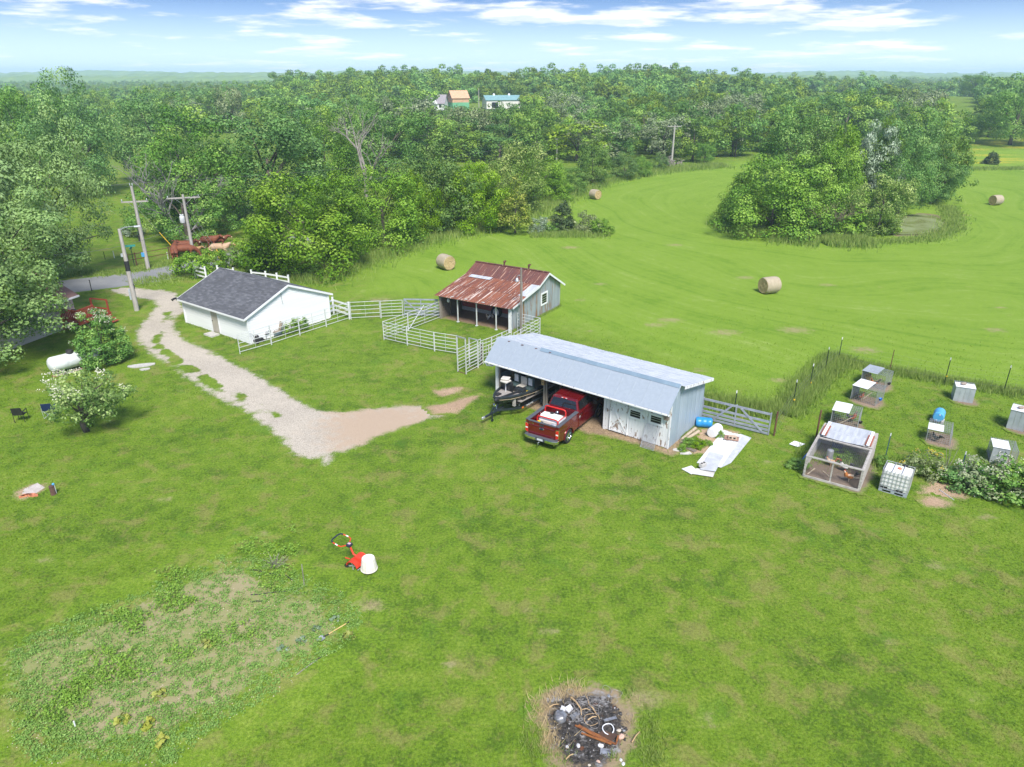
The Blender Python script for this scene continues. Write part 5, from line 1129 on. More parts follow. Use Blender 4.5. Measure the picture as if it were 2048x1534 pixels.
    for s, x in ((-1, -.52), (1, .52)):
        m = MB(); m.box((x, 3.35, 1.22), (.52, .5, .14)); m.box((x, 3.6, 1.55), (.5, .12, .6)); st_ = m.build('seat', M('seat_green', (.05, .08, .08), None, 3, .5) if s < 0 else MATS['seat_green'], b, bevel=.06)
        m = MB(); m.box((x, 3.525, 1.56), (.28, .05, .44)); m.build('seat_inset', LENSW, st_, bevel=.02); m = MB(); m.box((x, 3.3, 1.03), (.3, .3, .38)); m.build('seat_base', BLACK, st_)
    m = MB(); m.box((0, 3.35, 1.2), (.46, .5, .14)); m.box((0, 3.6, 1.5), (.46, .12, .5)); m.build('centre_seat', seatm, b, bevel=.05)
    m = MB(); m.lathe([(.13, 0), (.15, .05), (.02, .08)], 12, (.72, 2.95, 1.16)); m.build('yellow_float', MATS['yellow_plastic'], b, True)
    m = MB(); m.box((0, 5.15, 1.1), (.4, .5, 1.0)); m.build('outboard_motor', BLACK, b, bevel=.1)
    for s in (-1, 1): m = MB(); m.lathe([(.03, 0), (.02, .05), (.045, .09)], 8, (s * .72, 1.5, 1.30)); m.build('cleat', CHROME, b); 
    for i in range(4): m = MB(); m.lathe([(.03, 0), (.03, .05), (.045, .06)], 8, (.93, 2.9 + i * .25, 1.28)); m.build('rod_holder', CHROME, b)
    text('TRACKER', .17, M('lettering_grey', (.42, .44, .42), None, 3, .4), b, (1.005, 2.75, 1.0), (math.pi / 2 + .14, 0, math.pi / 2))
    for c in kids(b):
        k = c.name.split('.')[0]
        if k in ('console', 'windscreen', 'steering_wheel', 'seat', 'centre_seat', 'yellow_float', 'cockpit_floor'): c.location.y = -.95
        if k in ('bow_seat', 'seat_post', 'hatch', 'foot_pedal'): c.location.y = -.5
    return F
TF = boat()
# ------------------------------------------------------------------ corral of pipe panels
def r1(x, y): return G(900 + x / 10.78, 620 + y / 10.78)
def q3(x, y): return G(740 + x / 4.876, 480 + y / 4.876)
def q2(x, y): return G(340 + x / 5.1125, 480 + y / 5.1125)
def panel(a, b, label, h=1.45, n=6, inter=1, group='pipe corral panels', mat=None, name='corral_panel', z0=.15):
    a, b = flat(a), flat(b); L = (b - a).length; d = (b - a) / L; mat = mat or GALVW
    o = thing(name, label, 'fence panel', a, math.atan2(d.y, d.x), group)
    for x in (0.02, L - .02): m = MB(); m.lathe([(.03, -.02), (.03, h)], 7, (x, 0, 0)); m.build('post', mat, o, True)
    for i in range(inter): m = MB(); m.bar((L * (i + 1) / (inter + 1), 0, z0), (L * (i + 1) / (inter + 1), 0, h - .02), .03, .012, (1, 0, 0)); m.build('upright', mat, o)
    for i in range(n): z = z0 + (h - .03 - z0) * i / (n - 1); m = MB(); m.tube([(.02, 0, z), (L - .02, 0, z)], .0225, 6); m.build('rail', mat, o, True)
    return o
def corral():
    pts = [q2(715, 1165), q2(1040, 1072), q2(1330, 976), q2(1600, 888), q2(1835, 812)]
    for i, l in enumerate(('first pipe panel in front of the garage gable, at its free end', 'second pipe panel, before the patio chairs at the garage gable', 'third pipe panel, before the weeds at the garage gable', 'fourth pipe panel, ending at the white rail fence post')): panel(pts[i], pts[i + 1], l, n=5)
    panel(q3(-185, 775), q3(105, 760), 'pipe panel from the white rail fence towards the barn', n=5)
    panel(q3(110, 762), q3(325, 750), 'pipe panel between the long fence line and the heavy gate', n=6)
    # heavy gate against the barn
    a, b = q3(335, 745), q3(672, 752); L = (b - a).length; d = (b - a) / L; o = thing('pipe_gate', 'heavy blue grey pipe gate with diagonal braces beside the barn', 'gate', a, math.atan2(d.y, d.x))
    gm = M('blue_grey_gate', (.36, .39, .45), (.28, .30, .36), 4, .5, .2)
    for x in (0.04, L - .04, L / 2): m = MB(); m.bar((x, 0, .05), (x, 0, 1.5), .08, .05, (1, 0, 0)); m.build('upright', gm, o)
    for z in (.2, .5, .8, 1.1, 1.45): m = MB(); m.bar((0.04, 0, z), (L - .04, 0, z), .05, .11); m.build('rail', gm, o)
    for x0, x1 in ((.1, L / 2), (L - .1, L / 2)): m = MB(); m.bar((x0, -.045, 1.4), (x1, -.045, .25), .03, .09); m.build('brace', gm, o)
    e = [q3(135, 975), q3(375, 885), q3(690, 765)]
    panel(e[0], e[1], 'pipe panel slanting from the pen corner towards the barn'); p2 = panel(e[1], e[2], 'pipe panel joining the barn front corner, with a slanting prop')
    m = MB(); LL = (flat(e[2]) - flat(e[1])).length; m.bar((.05, -.05, .15), (LL * .48, -.05, 1.6), .05, .05); m.build('prop', GALVW, p2)
    f = [q3(135, 975), q3(365, 1028), q3(630, 1085), q3(850, 1120)]
    for i, l in enumerate(('front pen panel at the outer corner', 'middle one of the three front pen panels', 'front pen panel next to the narrow alley')): panel(f[i], f[i + 1], l)
    g = 'narrow cattle alley of pipe panels'
    panel(r1(172, 1325), r1(420, 1205), 'left side panel at the mouth of the narrow cattle alley', 1.6, 7, 0, g); panel(r1(420, 1205), r1(668, 1090), 'left side panel further up the narrow cattle alley', 1.6, 7, 0, g)
    panel(r1(350, 1385), r1(606, 1248), 'right side panel at the mouth of the narrow cattle alley', 1.6, 7, 0, g); panel(r1(610, 1246), r1(720, 1165), 'short alley panel touching the corner of the long shed', 1.6, 7, 0, g)
    for (p, s, h, l) in ((r1(172, 1325), r1(350, 1385), 2.45, 'tall bow frame over the mouth of the cattle alley'), (r1(425, 1200), r1(606, 1246), 1.95, 'lower bow frame half way along the cattle alley')):
        p, s = flat(p), flat(s); d = s - p; L = d.length; o = thing('bow_frame', l, 'gate frame', p, math.atan2(d.y, d.x), 'bow frames of the cattle alley')
        for x in (0, L): m = MB(); m.bar((x, 0, -.02), (x, 0, h), .06, .06, (1, 0, 0)); m.build('post', GALVW, o)
        m = MB(); m.bar((-.03, 0, h + .03), (L + .03, 0, h + .03), .06, .06); m.build('top_bar', GALV, o); m = MB(); m.bar((0, 0, .02), (L, 0, .02), .05, .03); m.build('floor_bar', RUSTD, o)
    R_ = [r1(662, 1090), r1(900, 1000), r1(1120, 900), r1(1330, 800)]
    for i, l in enumerate(('pen panel behind the long shed, nearest the alley', 'pen panel behind the long shed, middle of the run', 'pen panel behind the long shed, by the white barn post')): panel(R_[i], R_[i + 1], l)
    R2 = [r1(835, 1180), r1(1080, 1065), r1(1300, 945)]
    for i, l in enumerate(('inner alley panel rising just over the long shed roof', 'inner alley panel beside the white barn post')): panel(R2[i], R2[i + 1], l, n=6)
    panel(r1(1375, 905), r1(1520, 825), 'short pipe panel outside the barn corner post'); panel(r1(1522, 823), r1(1940, 565), 'long pipe panel outside the barn right wall, facing the field'); panel(r1(1445, 445), r1(1935, 563), 'pipe panel set close along the barn right wall', inter=2)
    m = MB(); p = r1(682, 1175); z = 1.3; o = m.lathe([(.035, -.1), (.035, 1.5)], 6).build('steel_post', RUSTD); o.location = p; tag(o, 'dark steel post at the left end of the long shed', 'post')
corral()
# ================================================================== gate, drums and scrap at the end of the shed
def r5(x, y, z=0): return G(1160 + x / 5.12, 720 + y / 5.12, z)
BLUEP = M('blue_plastic', (.03, .27, .60), (.025, .22, .50), 1.5, .35, rust=(.22, .34, .46), rustlo=.66, rusthi=.75); LBLUE = M('light_blue_plastic', (.10, .38, .68), (.08, .33, .62), 1.5, .35); WHP = M('white_plastic', (.78, .79, .80), (.72, .73, .74), 2, .35)
def drum(o, ax, mat, L=.88, r=.29, bung=True):
    ax = Vector(ax).normalized(); m = MB(); m.lathe([(0, 0), (r * .86, .0), (r * .9, .02), (r * .97, .05), (r, .10), (r, .28), (r * .965, .30), (r, .32), (r, .56), (r * .965, .58), (r, .60), (r, L - .10), (r * .97, L - .05), (r * .9, L - .02), (r * .86, L), (0, L)], 22, (0, 0, 0), ax, caps=False); m.build('drum_body', mat, o, True)
    if bung:
        q = Vector((0, 0, 1)).rotation_difference(ax)
        for sx in (-.17, .17): m = MB(); m.lathe([(.035, -.02), (.035, .012)], 10, q @ Vector((sx * .3, sx, 0)), tuple(-ax)); m.build('bung', WHITE, o)
def yard_end():
    a, b = r5(1235, 600), r5(1935, 775); L = (b - a).length; d = (b - a) / L
    o = thing('farm_gate', 'grey painted farm gate with two slanting braces beside the long shed', 'gate', a, math.atan2(d.y, d.x)); gm = MATS['blue_grey_gate']
    for x in (.05, L / 2, L - .05): m = MB(); m.bar((x, 0, .05), (x, 0, 1.36), .13, .05, (1, 0, 0)); m.build('upright', gm, o)
    for z in (.12, .32, .54, .82, 1.28): m = MB(); m.bar((.05, -.03, z), (L - .05, -.03, z), .04, .12); m.build('rail', gm, o)
    m = MB(); m.bar((L / 2 - .25, -.06, 1.25), (.7, -.06, .15), .03, .10); m.build('brace', gm, o); m = MB(); m.bar((L / 2 + .25, -.06, 1.25), (L - .35, -.06, .12), .03, .10); m.build('brace', gm, o)
    p = r5(1985, 775); pm = M('rusty_steel', (.15, .07, .045), (.10, .05, .035), 5, .85); m = MB(); m.lathe([(.05, -.1), (.05, 1.45)], 8); t = m.build('gate_post', pm); t.location = p; tag(t, 'rusty steel post at the far end of the grey farm gate', 'post')
    p = r5(1570, 590); tpost(p, 'black steel fence post with white tip behind the grey farm gate', 1.7)
    c = r5(1190, 700); e = r5(1345, 712); dd = (e - c); dd.normalize(); o = thing('plastic_drum', 'bright blue plastic drum lying against the shed end by the gate', 'drum', c + Vector((0, .25, .29))); drum(o, dd, BLUEP, bung=False)
    c = r5(1335, 815); e = r5(1450, 725); dd = (flat(e) - flat(c)).normalized(); o = thing('plastic_drum', 'white plastic drum lying beside the white metal sheets', 'drum', flat(c) + dd * .1 + Vector((0, .1, .29))); drum(o, dd, WHP, bung=False)
    bark = M('peeled_log', (.50, .42, .31), (.33, .27, .20), 4, .8, stretch=(.6, 4, 4))
    for (x0, y0, x1, y1, l) in ((1035, 830, 1180, 715, 'longer peeled log beside the shed end wall'), (1030, 862, 1215, 745, 'thicker peeled log nearer the weeds at the shed end')):
        p, s = r5(x0, y0), r5(x1, y1); d = s - p; m = MB(); m.tube([(0, 0, .09), (d.x * .5, d.y * .5, .10), (d.x, d.y, .09)], [.07, .085, .095], 9); o = m.build('log', bark, None, True); o.location = p; tag(o, l, 'log', 'peeled logs beside the shed')
    patch('bare_dirt', [r5(*p) for p in ((1020, 850), (1190, 715), (1350, 700), (1500, 715), (1640, 740), (1560, 780), (1420, 800), (1300, 960), (1170, 965), (1080, 900))], dirt, .15, .3)
    # white sheets laid on the ground
    sm = M('white_sheet', (.74, .75, .77), (.60, .62, .65), 2.2, .5, stretch=(1, 1, 1)); sg = M('grey_sheet', (.52, .54, .57), (.42, .44, .47), 2, .5)
    def sheet(name, pts, z, label, mat, ribs=0):
        P = [r5(*p) for p in pts]; o = P[0].copy(); m = MB(); Q = [p - o + Vector((0, 0, z + .02 * math.sin(i * 2.1))) for i, p in enumerate(P)]; m.slab(Q[0], Q[1], Q[2], Q[3], .012)
        for k in range(ribs): t = (k + 1) / (ribs + 1); m.bar(Q[0].lerp(Q[1], t) + Vector((0, 0, .01)), Q[3].lerp(Q[2], t) + Vector((0, 0, .01)), .05, .02)
        b = m.build(name, mat); b.location = o; tag(b, label, 'metal sheet', 'scrap sheets on the lawn')
    sheet('metal_sheet', ((1440, 1110), (1640, 765), (1755, 800), (1545, 1060)), .03, 'bluish sheet lying at the right side of the white sheet pile', sg, 1)
    sheet('metal_sheet', ((1195, 1060), (1325, 1085), (1580, 760), (1470, 722)), .05, 'long white ribbed sheet, left one of the pile beside the drums', sm, 2)
    sheet('metal_sheet', ((1325, 1085), (1440, 1115), (1665, 780), (1580, 760)), .07, 'long white ribbed sheet, right one of the pile under the brick block', sm, 2)
    sheet('metal_sheet', ((1225, 1140), (1385, 1165), (1470, 990), (1325, 955)), .12, 'grey flat sheet laid over the lower end of the white pile', sg)
    sheet('metal_sheet', ((1040, 1120), (1140, 1180), (1200, 1130), (1140, 1088)), .04, 'small bent white sheet at the lower left of the pile', sm)
    sheet('metal_sheet', ((1150, 1175), (1360, 1210), (1390, 1130), (1190, 1120)), .06, 'torn pale sheet at the foot of the white pile', M('pale_scrap', (.66, .65, .63), (.50, .48, .45), 2, .6))
    o = thing('concrete_block', 'concrete block holding down the lower end of the sheets', 'block', r5(1255, 1090, .12) , R(35)); m = MB(); m.box((0, 0, .1), (.36, .2, .2)); m.build('block_body', CONC, o, bevel=.01); [MB().box((x, 0, .2005), (.11, .11, .004)).build('core_hole', VOID, o) for x in (-.085, .085)]
    o = thing('brick_block', 'reddish pierced block on a brown board on the white sheets', 'block', r5(1560, 815, .10), R(-20)); m = MB(); m.box((-.05, .12, .03), (.75, .5, .03)); m.build('board', M('brown_board', (.36, .22, .17), (.28, .17, .13), 3, .8), o); m = MB(); m.box((0, 0, .14), (.42, .2, .19)); m.build('block_body', M('tan_block', (.55, .42, .32), (.45, .34, .26), 6, .9), o, bevel=.01); [MB().bx(x - .06, x + .06, -.104, -.1005, .09, .19).build('core_hole', VOID, o) for x in (-.1, .1)]
    fp = P_ = [r5(1095, 905), r5(1180, 945)]
    m = MB(); m.bar(P_[0] + Vector((0, 0, .05)), P_[1] + Vector((0, 0, .05)), .25, .05); o = m.build('old_plank', WOOD); tag(o, 'dark plank lying in the weeds at the shed corner', 'plank')
    m = MB(); m.ball((0, 0, 0), .22, 9, 6, (1.3, .8, .5)).jitter(.03, 4); o = m.build('field_stone', CONC); o.location = r5(1000, 925); tag(o, 'grey stone by the front corner of the long shed', 'stone')
    m = MB(); m.ball((0, 0, 0), .26, 9, 5, (1.4, .6, .35)).jitter(.03, 5); o = m.build('field_stone', CONC); o.location = r5(1085, 958); tag(o, 'flat pale stone in the weeds before the sheets', 'stone')
    for (x, y, w, h, l) in ((1130, 880, .75, .42, 'ferny weeds beside the logs at the shed end'), (1205, 895, .6, .5, 'broad leaved weed beside the white drum'), (1305, 875, .4, .3, 'small weed between shed and white sheets'), (1415, 790, .4, .45, 'weed growing between white drum and sheets'), (1045, 935, .35, .35, 'weed tuft by the stones at the shed corner')):
        p = r5(x, y); tree('bush_g', p, h, w * 1.3, l, 'weeds at the shed end', cat='weed', name='weed_clump')
def tpost(p, label, h=1.75, mat=None, group='steel posts of the poultry fence', flag=False, tip=True):
    o = thing('steel_post', label, 'fence post', p, rnd.uniform(0, 3), group); m = MB(); m.bar((0, 0, -.1), (0, 0, h - .16), .045, .012, (1, 0, 0)); m.bar((0, .015, -.1), (0, .015, h - .16), .012, .04, (1, 0, 0)); m.build('shaft', mat or M('post_green', (.02, .045, .03), (.014, .03, .02), 4, .5), o)
    if tip: m = MB(); m.bar((0, 0, h - .16), (0, 0, h), .05, .014, (1, 0, 0)); m.bar((0, .015, h - .16), (0, .015, h), .014, .045, (1, 0, 0)); m.build('white_tip', WHITE, o)
    if flag: m = MB(); m.box((0, -.03, .55), (.09, .05, .07)); m.build('insulator', MATS['yellow_plastic'], o)
    return o
yard_end()
# ================================================================== poultry yard
MESHW = M('fence_wire', (.30, .31, .31), (.22, .22, .22), 5, .5, .4)
def r7(x, y, z=0): return G(1560 + x / 4.197, 680 + y / 4.197, z)
def r6(x, y, z=0): return G(1560 + x / 4.197, 820 + y / 4.197, z)
def poultry():
    posts = [(105, 570, 'post of the poultry fence nearest the grey gate', 1), (243, 425, 'second post of the poultry fence from the grey gate', 1), (375, 275, 'third post of the poultry fence from the grey gate', 0), (485, 185, 'corner post at the back left of the poultry yard', 0), (1378, 370, 'post with yellow insulators at the back of the poultry yard', 1), (1875, 440, 'back post of the poultry yard nearest the right edge', 0)]
    P = []
    for x, y, l, f in posts: p = r7(x, y); tpost(p, 'black white tipped ' + l, 1.8, flag=bool(f)); P.append(p)
    tpost(r7(918, 265), 'rust red leaning steel post at the back of the poultry yard', 1.7, MATS['rusty_steel'], tip=False)
    o = thing('steel_post', 'rusty round post behind the large chicken coop', 'fence post', r6(295, 270)); m = MB(); m.lathe([(.05, 0), (.045, 1.9)], 8); m.build('shaft', MATS['rusty_steel'], o, True)
    bl = M('post_blue', (.03, .09, .17), (.022, .07, .13), 4, .5)
    tpost(r6(883, 405), 'blue steel post between the coop and the water tank', 1.45, bl); tpost(r6(1508, 545), 'blue steel post left of the white rose bush', 1.3, bl)
    # netting in two runs
    for pts, l in (([r5(1985, 775), P[0], P[1], P[2], P[3]], 'wire netting fence along the left of the poultry yard'), ([P[3], r7(918, 265), P[4], P[5], r7(2250, 500)], 'wire netting fence along the back of the poultry yard')):
        b = flat(pts[0]); o = thing('wire_fence', l, 'wire fence', b, 0, 'netting round the poultry yard'); m = MB()
        for i in range(len(pts) - 1):
            a, c = flat(pts[i]) - b, flat(pts[i + 1]) - b; L = (c - a).length
            for z in (.05, .35, .65, .95, 1.25): m.bar(a + Vector((0, 0, z)), c + Vector((0, 0, z)), .004, .004)
            for k in range(int(L / .5)): p = a.lerp(c, k * .5 / L); m.bar(p + Vector((0, 0, .05)), p + Vector((0, 0, 1.25)), .003, .003)
        m.build('netting', MESHW, o, kind='stuff')
    # wire mesh cages with a sheet over half the roof
    sheetw = M('white_cage_sheet', (.74, .75, .76), (.62, .63, .65), 3, .5); sheetg = M('galv_cage_sheet', (.44, .48, .51), (.36, .40, .43), 2, .5, .3)
    pm = bare('cage_mud', ((.27, .20, .15), (.21, .155, .11), (.36, .28, .21)), .22, 2.6, 20.)
    def cage(fl, fr, label, dep=1.25, h=.95, roof=(0, .6), closed=(), mat=sheetw, front=None, extra=None):
        a, b = flat(fl), flat(fr); L = (b - a).length; d = (b - a) / L; rz = math.atan2(d.y, d.x)
        o = thing('wire_cage', label, 'cage', a, rz, 'small wire rooster cages in the poultry yard'); m = MB(); st = .105
        def grid(p, u, v, lu, lv):
            p, u, v = Vector(p), Vector(u), Vector(v)
            for k in range(int(lu / st) + 1): q = p + u * min(k * st, lu); m.bar(q, q + v * lv, .008, .008)
            for k in range(int(lv / st) + 1): q = p + v * min(k * st, lv); m.bar(q, q + u * lu, .008, .008)
        X, Y, Z = (1, 0, 0), (0, 1, 0), (0, 0, 1)
        grid((0, 0, 0), X, Z, L, h); grid((0, dep, 0), X, Z, L, h); grid((0, 0, 0), Y, Z, dep, h); grid((L, 0, 0), Y, Z, dep, h); grid((0, 0, h), X, Y, L, dep); m.build('wire_mesh', GALV, o, kind='stuff')
        m = MB()
        for x, y in ((0, 0), (L, 0), (0, dep), (L, dep)): m.bar((x, y, 0), (x, y, h), .025, .025, (1, 0, 0))
        m.build('corner_rods', GALV, o)
        x0, x1 = roof[0] * L, roof[1] * L; y1 = dep if len(roof) < 3 else dep * roof[2]
        m = MB(); m.slab((x0 - .04, -.06, h + .02), (x1, -.06, h + .02), (x1, y1 + .05, h + .035), (x0 - .04, y1 + .05, h + .035), .012); [m.bar((x0, y1 * k / 6, h + .03), (x1, y1 * k / 6, h + .03), .03, .014) for k in range(1, 6)]; m.build('roof_sheet', mat, o)
        for c in closed:
            m = MB()
            if c == 'L': m.bx(-.02, -.008, 0, dep, 0, h)
            if c == 'B': m.bx(0, L * .55, dep + .008, dep + .02, 0, h)
            if c == 'F': m.bx(-.01, L * (front or 1), -.03, -.015, .02, h)
            m.build('side_sheet', sheetg, o)
            if c == 'F': [MB().bx(L * k / 4 - .01, L * k / 4 + .01, -.038, -.03, .02, h).build('seam', GALV, o) for k in (1, 2, 3)]
        w = lambda x, y: a + Vector((d.x * x - d.y * y, d.y * x + d.x * y, 0))
        patch('cage_dirt', [w(.1, -.3), w(L * .6, -.45), w(L + .25, -.3), w(L + .3, dep * .5), w(L, dep), w(0.1, dep), w(-.1, .3)], pm, .15, .3, z=.008)
        return o, w, L, rz
    A = cage(r7(672, 372), r7(870, 425), 'wire cage at the back with yellow bucket inside', roof=(0, .62), closed=('L',), mat=sheetg)
    B = cage(r7(590, 500), r7(795, 560), 'wire cage with white roof sheet and a blue cup at its side', roof=(0, .6), closed=('L',))
    C = cage(r7(418, 715), r7(640, 765), 'wire cage with white roof sheet nearest the large coop', roof=(0, .62), closed=('L',))
    D = cage(r7(1450, 510), r7(1612, 535), 'cage with pale ribbed front and a stone on its roof', dep=1.0, roof=(0, 1, .62), closed=('F', 'L'))
    E_ = cage(r7(1897, 740), r7(2080, 785), 'tall sheet fronted cage at the right edge', h=1.15, dep=1.1, roof=(0, .85, .75), closed=('F', 'L'), front=.78)
    F_ = cage(r6(1222, 262), r6(1420, 305), 'low open wire cage behind the yellow flowered bush', dep=1.5, h=.75, roof=(0, .62, .5))
    H_ = cage(r6(1755, 440), r6(1965, 480), 'sheet roofed cage behind the white rose bush', dep=1.2, h=.9, roof=(0, .66, .75), closed=('F',), front=.66)
    for (c, l) in ((D, 'round stone on the roof of the ribbed cage'), (E_, 'flat stone on the tall cage roof at the right edge')):
        m = MB(); m.ball((0, 0, .08), .15, 9, 6, (1.2, .9, .5)).jitter(.015, 2); o = m.build('roof_stone', M('brown_stone', (.36, .29, .24), (.28, .22, .18), 6, .9) if 'brown_stone' not in MATS else MATS['brown_stone']); p = c[1](c[2] * .38, .35); o.location = (p.x, p.y, (1.0 if c is D else 1.2) - .02); tag(o, l, 'stone')
    # things in and at the cages
    bk = thing('yellow_bucket', 'yellow plastic bucket tipped over inside the back cage', 'bucket', A[1](.42, .65) + Vector((0, 0, .24)), .4); m = MB(); m.lathe([(0, 0), (.16, 0), (.20, .44), (.215, .45), (.19, .44), (.15, .03)], 14, (-.08, 0, -.02), (-.45, .1, .65), caps=False); m.build('bucket_body', M('dirty_yellow', (.70, .45, .06), (.55, .42, .18), 3, .5), bk, True); m = MB(); m.tube([(.05, .18, .3), (-.2, .25, .45), (-.4, .1, .45)], .01, 5); m.build('handle', GALV, bk)
    cup = M('blue_cup', (.04, .18, .62), None, 3, .4)
    for (c, x, mt, l) in ((A, 1.06, BLACK, 'black feed cup hooked on the back cage'), (B, 1.05, cup, 'blue feed cup hooked on the middle cage'), (C, 1.06, BLACK, 'black feed cup hooked on the cage by the coop')):
        p = c[1](c[2] * x, .5); m = MB(); m.lathe([(.07, 0), (.10, .12), (.105, .13), (.09, .12), (.06, .02), (0, .02)], 12, caps=False); o = m.build('feed_cup', mt, None, True); o.location = p + Vector((0, 0, .28)); tag(o, l, 'feed cup', 'feed cups on the cages')
    for (c, x0, y0, x1, y1, l) in ((A, .5, .7, .95, .9, 'perch stick in the back cage'), (B, .55, .5, .8, 1.0, 'perch stick in the middle cage'), (C, .4, .3, .95, .8, 'perch stick in the cage by the coop')):
        p, s = c[1](x0 * 1.0, y0), c[1](x1, y1); m = MB(); m.tube([p + Vector((0, 0, .05)), s + Vector((0, 0, .4))], .025, 6); o = m.build('perch_stick', MATS['peeled_log']); tag(o, l, 'perch', 'perches in the cages')
    # the light blue drum house
    c = r7(1312, 710); e = r7(1345, 610); dd = (flat(e) - flat(c)).normalized(); o = thing('plastic_drum', 'light blue plastic drum lying on blocks in the poultry yard', 'drum', flat(c) + dd * .12 + Vector((0, 0, .40))); drum(o, dd, LBLUE)
    for s in (-1, 1): m = MB(); q = flat(c) + dd * .5 + Vector((dd.y, -dd.x, 0)) * s * .26; m.box((0, 0, .06), (.12, .5, .14), math.atan2(dd.y, dd.x) - math.pi / 2); b = m.build('support_block', CONC); b.location = q; tag(b, ('left' if s < 0 else 'right') + ' block under the light blue drum', 'block')
    # the large coop of boards and netting
    a, b, e = r6(205, 545), r6(660, 682), r6(835, 372)
    a, b, e = G(1607, 953), G(1716.5, 983), G(1757, 914)
    Fc = Fr(a, b); Lc = Fc.loc(b).x; Dc = max(Fc.loc(e).y, 1.6); hc = 1.12
    g = thing('chicken_coop', 'large open chicken coop of grey boards with a sheet metal half roof', 'chicken coop', a, Fc.rz)
    for x, y in ((0, 0), (Lc, 0), (0, Dc), (Lc, Dc)): m = MB(); m.bx(x - .045, x + .045, y - .045, y + .045, 0, hc); m.build('corner_post', GREYW, g)
    m = MB(); m.bx(Lc * .48 - .03, Lc * .48 + .03, -.03, .03, 0, hc); m.build('front_post', GREYW, g)
    for p, s in (((-.05, 0), (Lc + .05, 0)), ((-.05, Dc), (Lc + .05, Dc)), ((0, .05), (0, Dc - .05)), ((Lc, .05), (Lc, Dc - .05)), ((0, Dc * .56), (Lc, Dc * .56))): m = MB(); m.bar((p[0], p[1], hc + .03), (s[0], s[1], hc + .03 + (.0 if p[1] != s[1] else .004)), .12, .05); m.build('top_board', GREYW, g)
    for p, s in (((0, 0), (Lc, 0)), ((0, Dc), (Lc, Dc))): m = MB(); m.bar((p[0], p[1] - .05, .07), (s[0], s[1] - .05, .07), .04, .14); m.build('base_board', GREYW, g)
    for i in range(6):
        z = .12 + i * .19
        for x in (-.055, Lc + .055): m = MB(); m.bar((x, 0, z), (x, Dc, z), .025, .10); m.build('side_slat', GREYW, g)
    m = MB(); m.bx(0, Lc, Dc + .05, Dc + .07, 0, .55); m.build('back_board', GREYW, g)
    nt = MB(); s_ = .085
    for k in range(int(Lc / s_)): nt.bar((k * s_, 0, hc + .058), (k * s_, Dc * .56, hc + .058), .004, .004); nt.bar((k * s_, 0, .12), (k * s_, 0, hc), .0015, .0015)
    for k in range(int(Dc * .56 / s_)): nt.bar((0, k * s_, hc + .06), (Lc, k * s_, hc + .06), .004, .004)
    for k in range(12): nt.bar((0, 0, .12 + k * .09), (Lc, 0, .12 + k * .09), .0015, .0015)
    nt.build('netting', MESHW, g, kind='stuff')
    for i, (y0, y1, x1, mt) in enumerate(((.60, .80, .88, TINPALE), (.76, 1.04, .9, TINPALE), (.58, 1.02, 1.02, GREYW))):
        x0 = .04 if i < 2 else .84; zz = hc + .09 + i * .02 - (.03 if i == 2 else 0); m = MB(); n = 6; 
        for k in range(n): u0, u1 = x0 + (x1 - x0) * k / n, x0 + (x1 - x0) * (k + 1) / n; sg = (lambda u: -.05 * math.sin(math.pi * (u - x0) / (x1 - x0))) if i == 0 else (lambda u: 0); m.slab((u0 * Lc, y0 * Dc, zz + sg(u0)), (u1 * Lc, y0 * Dc, zz + sg(u1)), (u1 * Lc, y1 * Dc, zz + .03), (u0 * Lc, y1 * Dc, zz + .03), .012)
        m.build('roof_sheet', mt, g)
    rb = M('red_board', (.33, .12, .08), (.26, .09, .06), 3, .8)
    for x, w in ((.02, .12), (.86, .12)): m = MB(); m.slab(((x) * Lc, .62 * Dc, hc + .15), ((x + w) * Lc, .60 * Dc, hc + .15), ((x + w) * Lc, .90 * Dc, hc + .17), (x * Lc, .90 * Dc, hc + .17), .02); m.build('red_roof_board', rb, g); m = MB(); m.bar(((x + .06) * Lc, .58 * Dc, hc + .19), ((x + .06) * Lc, 1.0 * Dc, hc + .19), .14, .03); m.build('white_batten', WHITE, g)
    w = lambda x, y, z=0: Fc.w(x, y, z)
    patch('coop_floor', [w(-.05, -.1), w(Lc + .1, -.2), w(Lc + .35, Dc * .3), w(Lc + .3, Dc * .8), w(Lc, Dc), w(0, Dc), w(-.15, .6)], bare('coop_mud', ((.215, .165, .13), (.17, .13, .10), (.29, .23, .18)), .25, 2.4, 22.), .15, .3, z=.01)
    o = thing('feed_barrel', 'blue barrel standing inside the large chicken coop', 'barrel', w(.85, Dc * .8), Fc.rz); m = MB(); m.lathe([(.25, 0), (.27, .3), (.25, .62), (.2, .66)], 16); m.build('barrel_body', M('navy_plastic', (.02, .06, .22), (.018, .05, .17), 3, .4), o, True); m = MB(); m.lathe([(.21, .661), (.21, .69)], 16); m.build('lid', BLACK, o)
    o = thing('hanging_waterer', 'grey metal feeder can inside the large chicken coop', 'feeder', w(.72, Dc * .52, .2), Fc.rz); m = MB(); m.lathe([(.2, 0), (.2, .06), (.16, .07), (.16, .5), (.05, .56)], 16); m.build('can', GALV, o, True); m = MB(); m.tube([(0, 0, .55), (0, 0, 1.05)], .008, 4); m.build('chain', BLACK, o)
    for (x0, y0, x1, y1, zz, l) in ((Lc * .62, .75, Lc * .96, 1.0, .2, 'pale pole lying across the coop floor'), (Lc * .28, .95, Lc * .42, .6, .06, 'thin stick on the coop floor'), (.12, .25, .3, 1.0, .06, 'board lying along the coop left side')):
        m = MB(); m.tube([w(x0, y0, .06), w(x1, y1, zz)], .03, 6); o = m.build('stick', MATS['peeled_log']); tag(o, l, 'stick')
    # caged water tank
    a, b = G(1756, 980.5), G(1811, 996.5); Fi = Fr(a, b); Li, Di, hi = 1.2, 1.0, 1.16
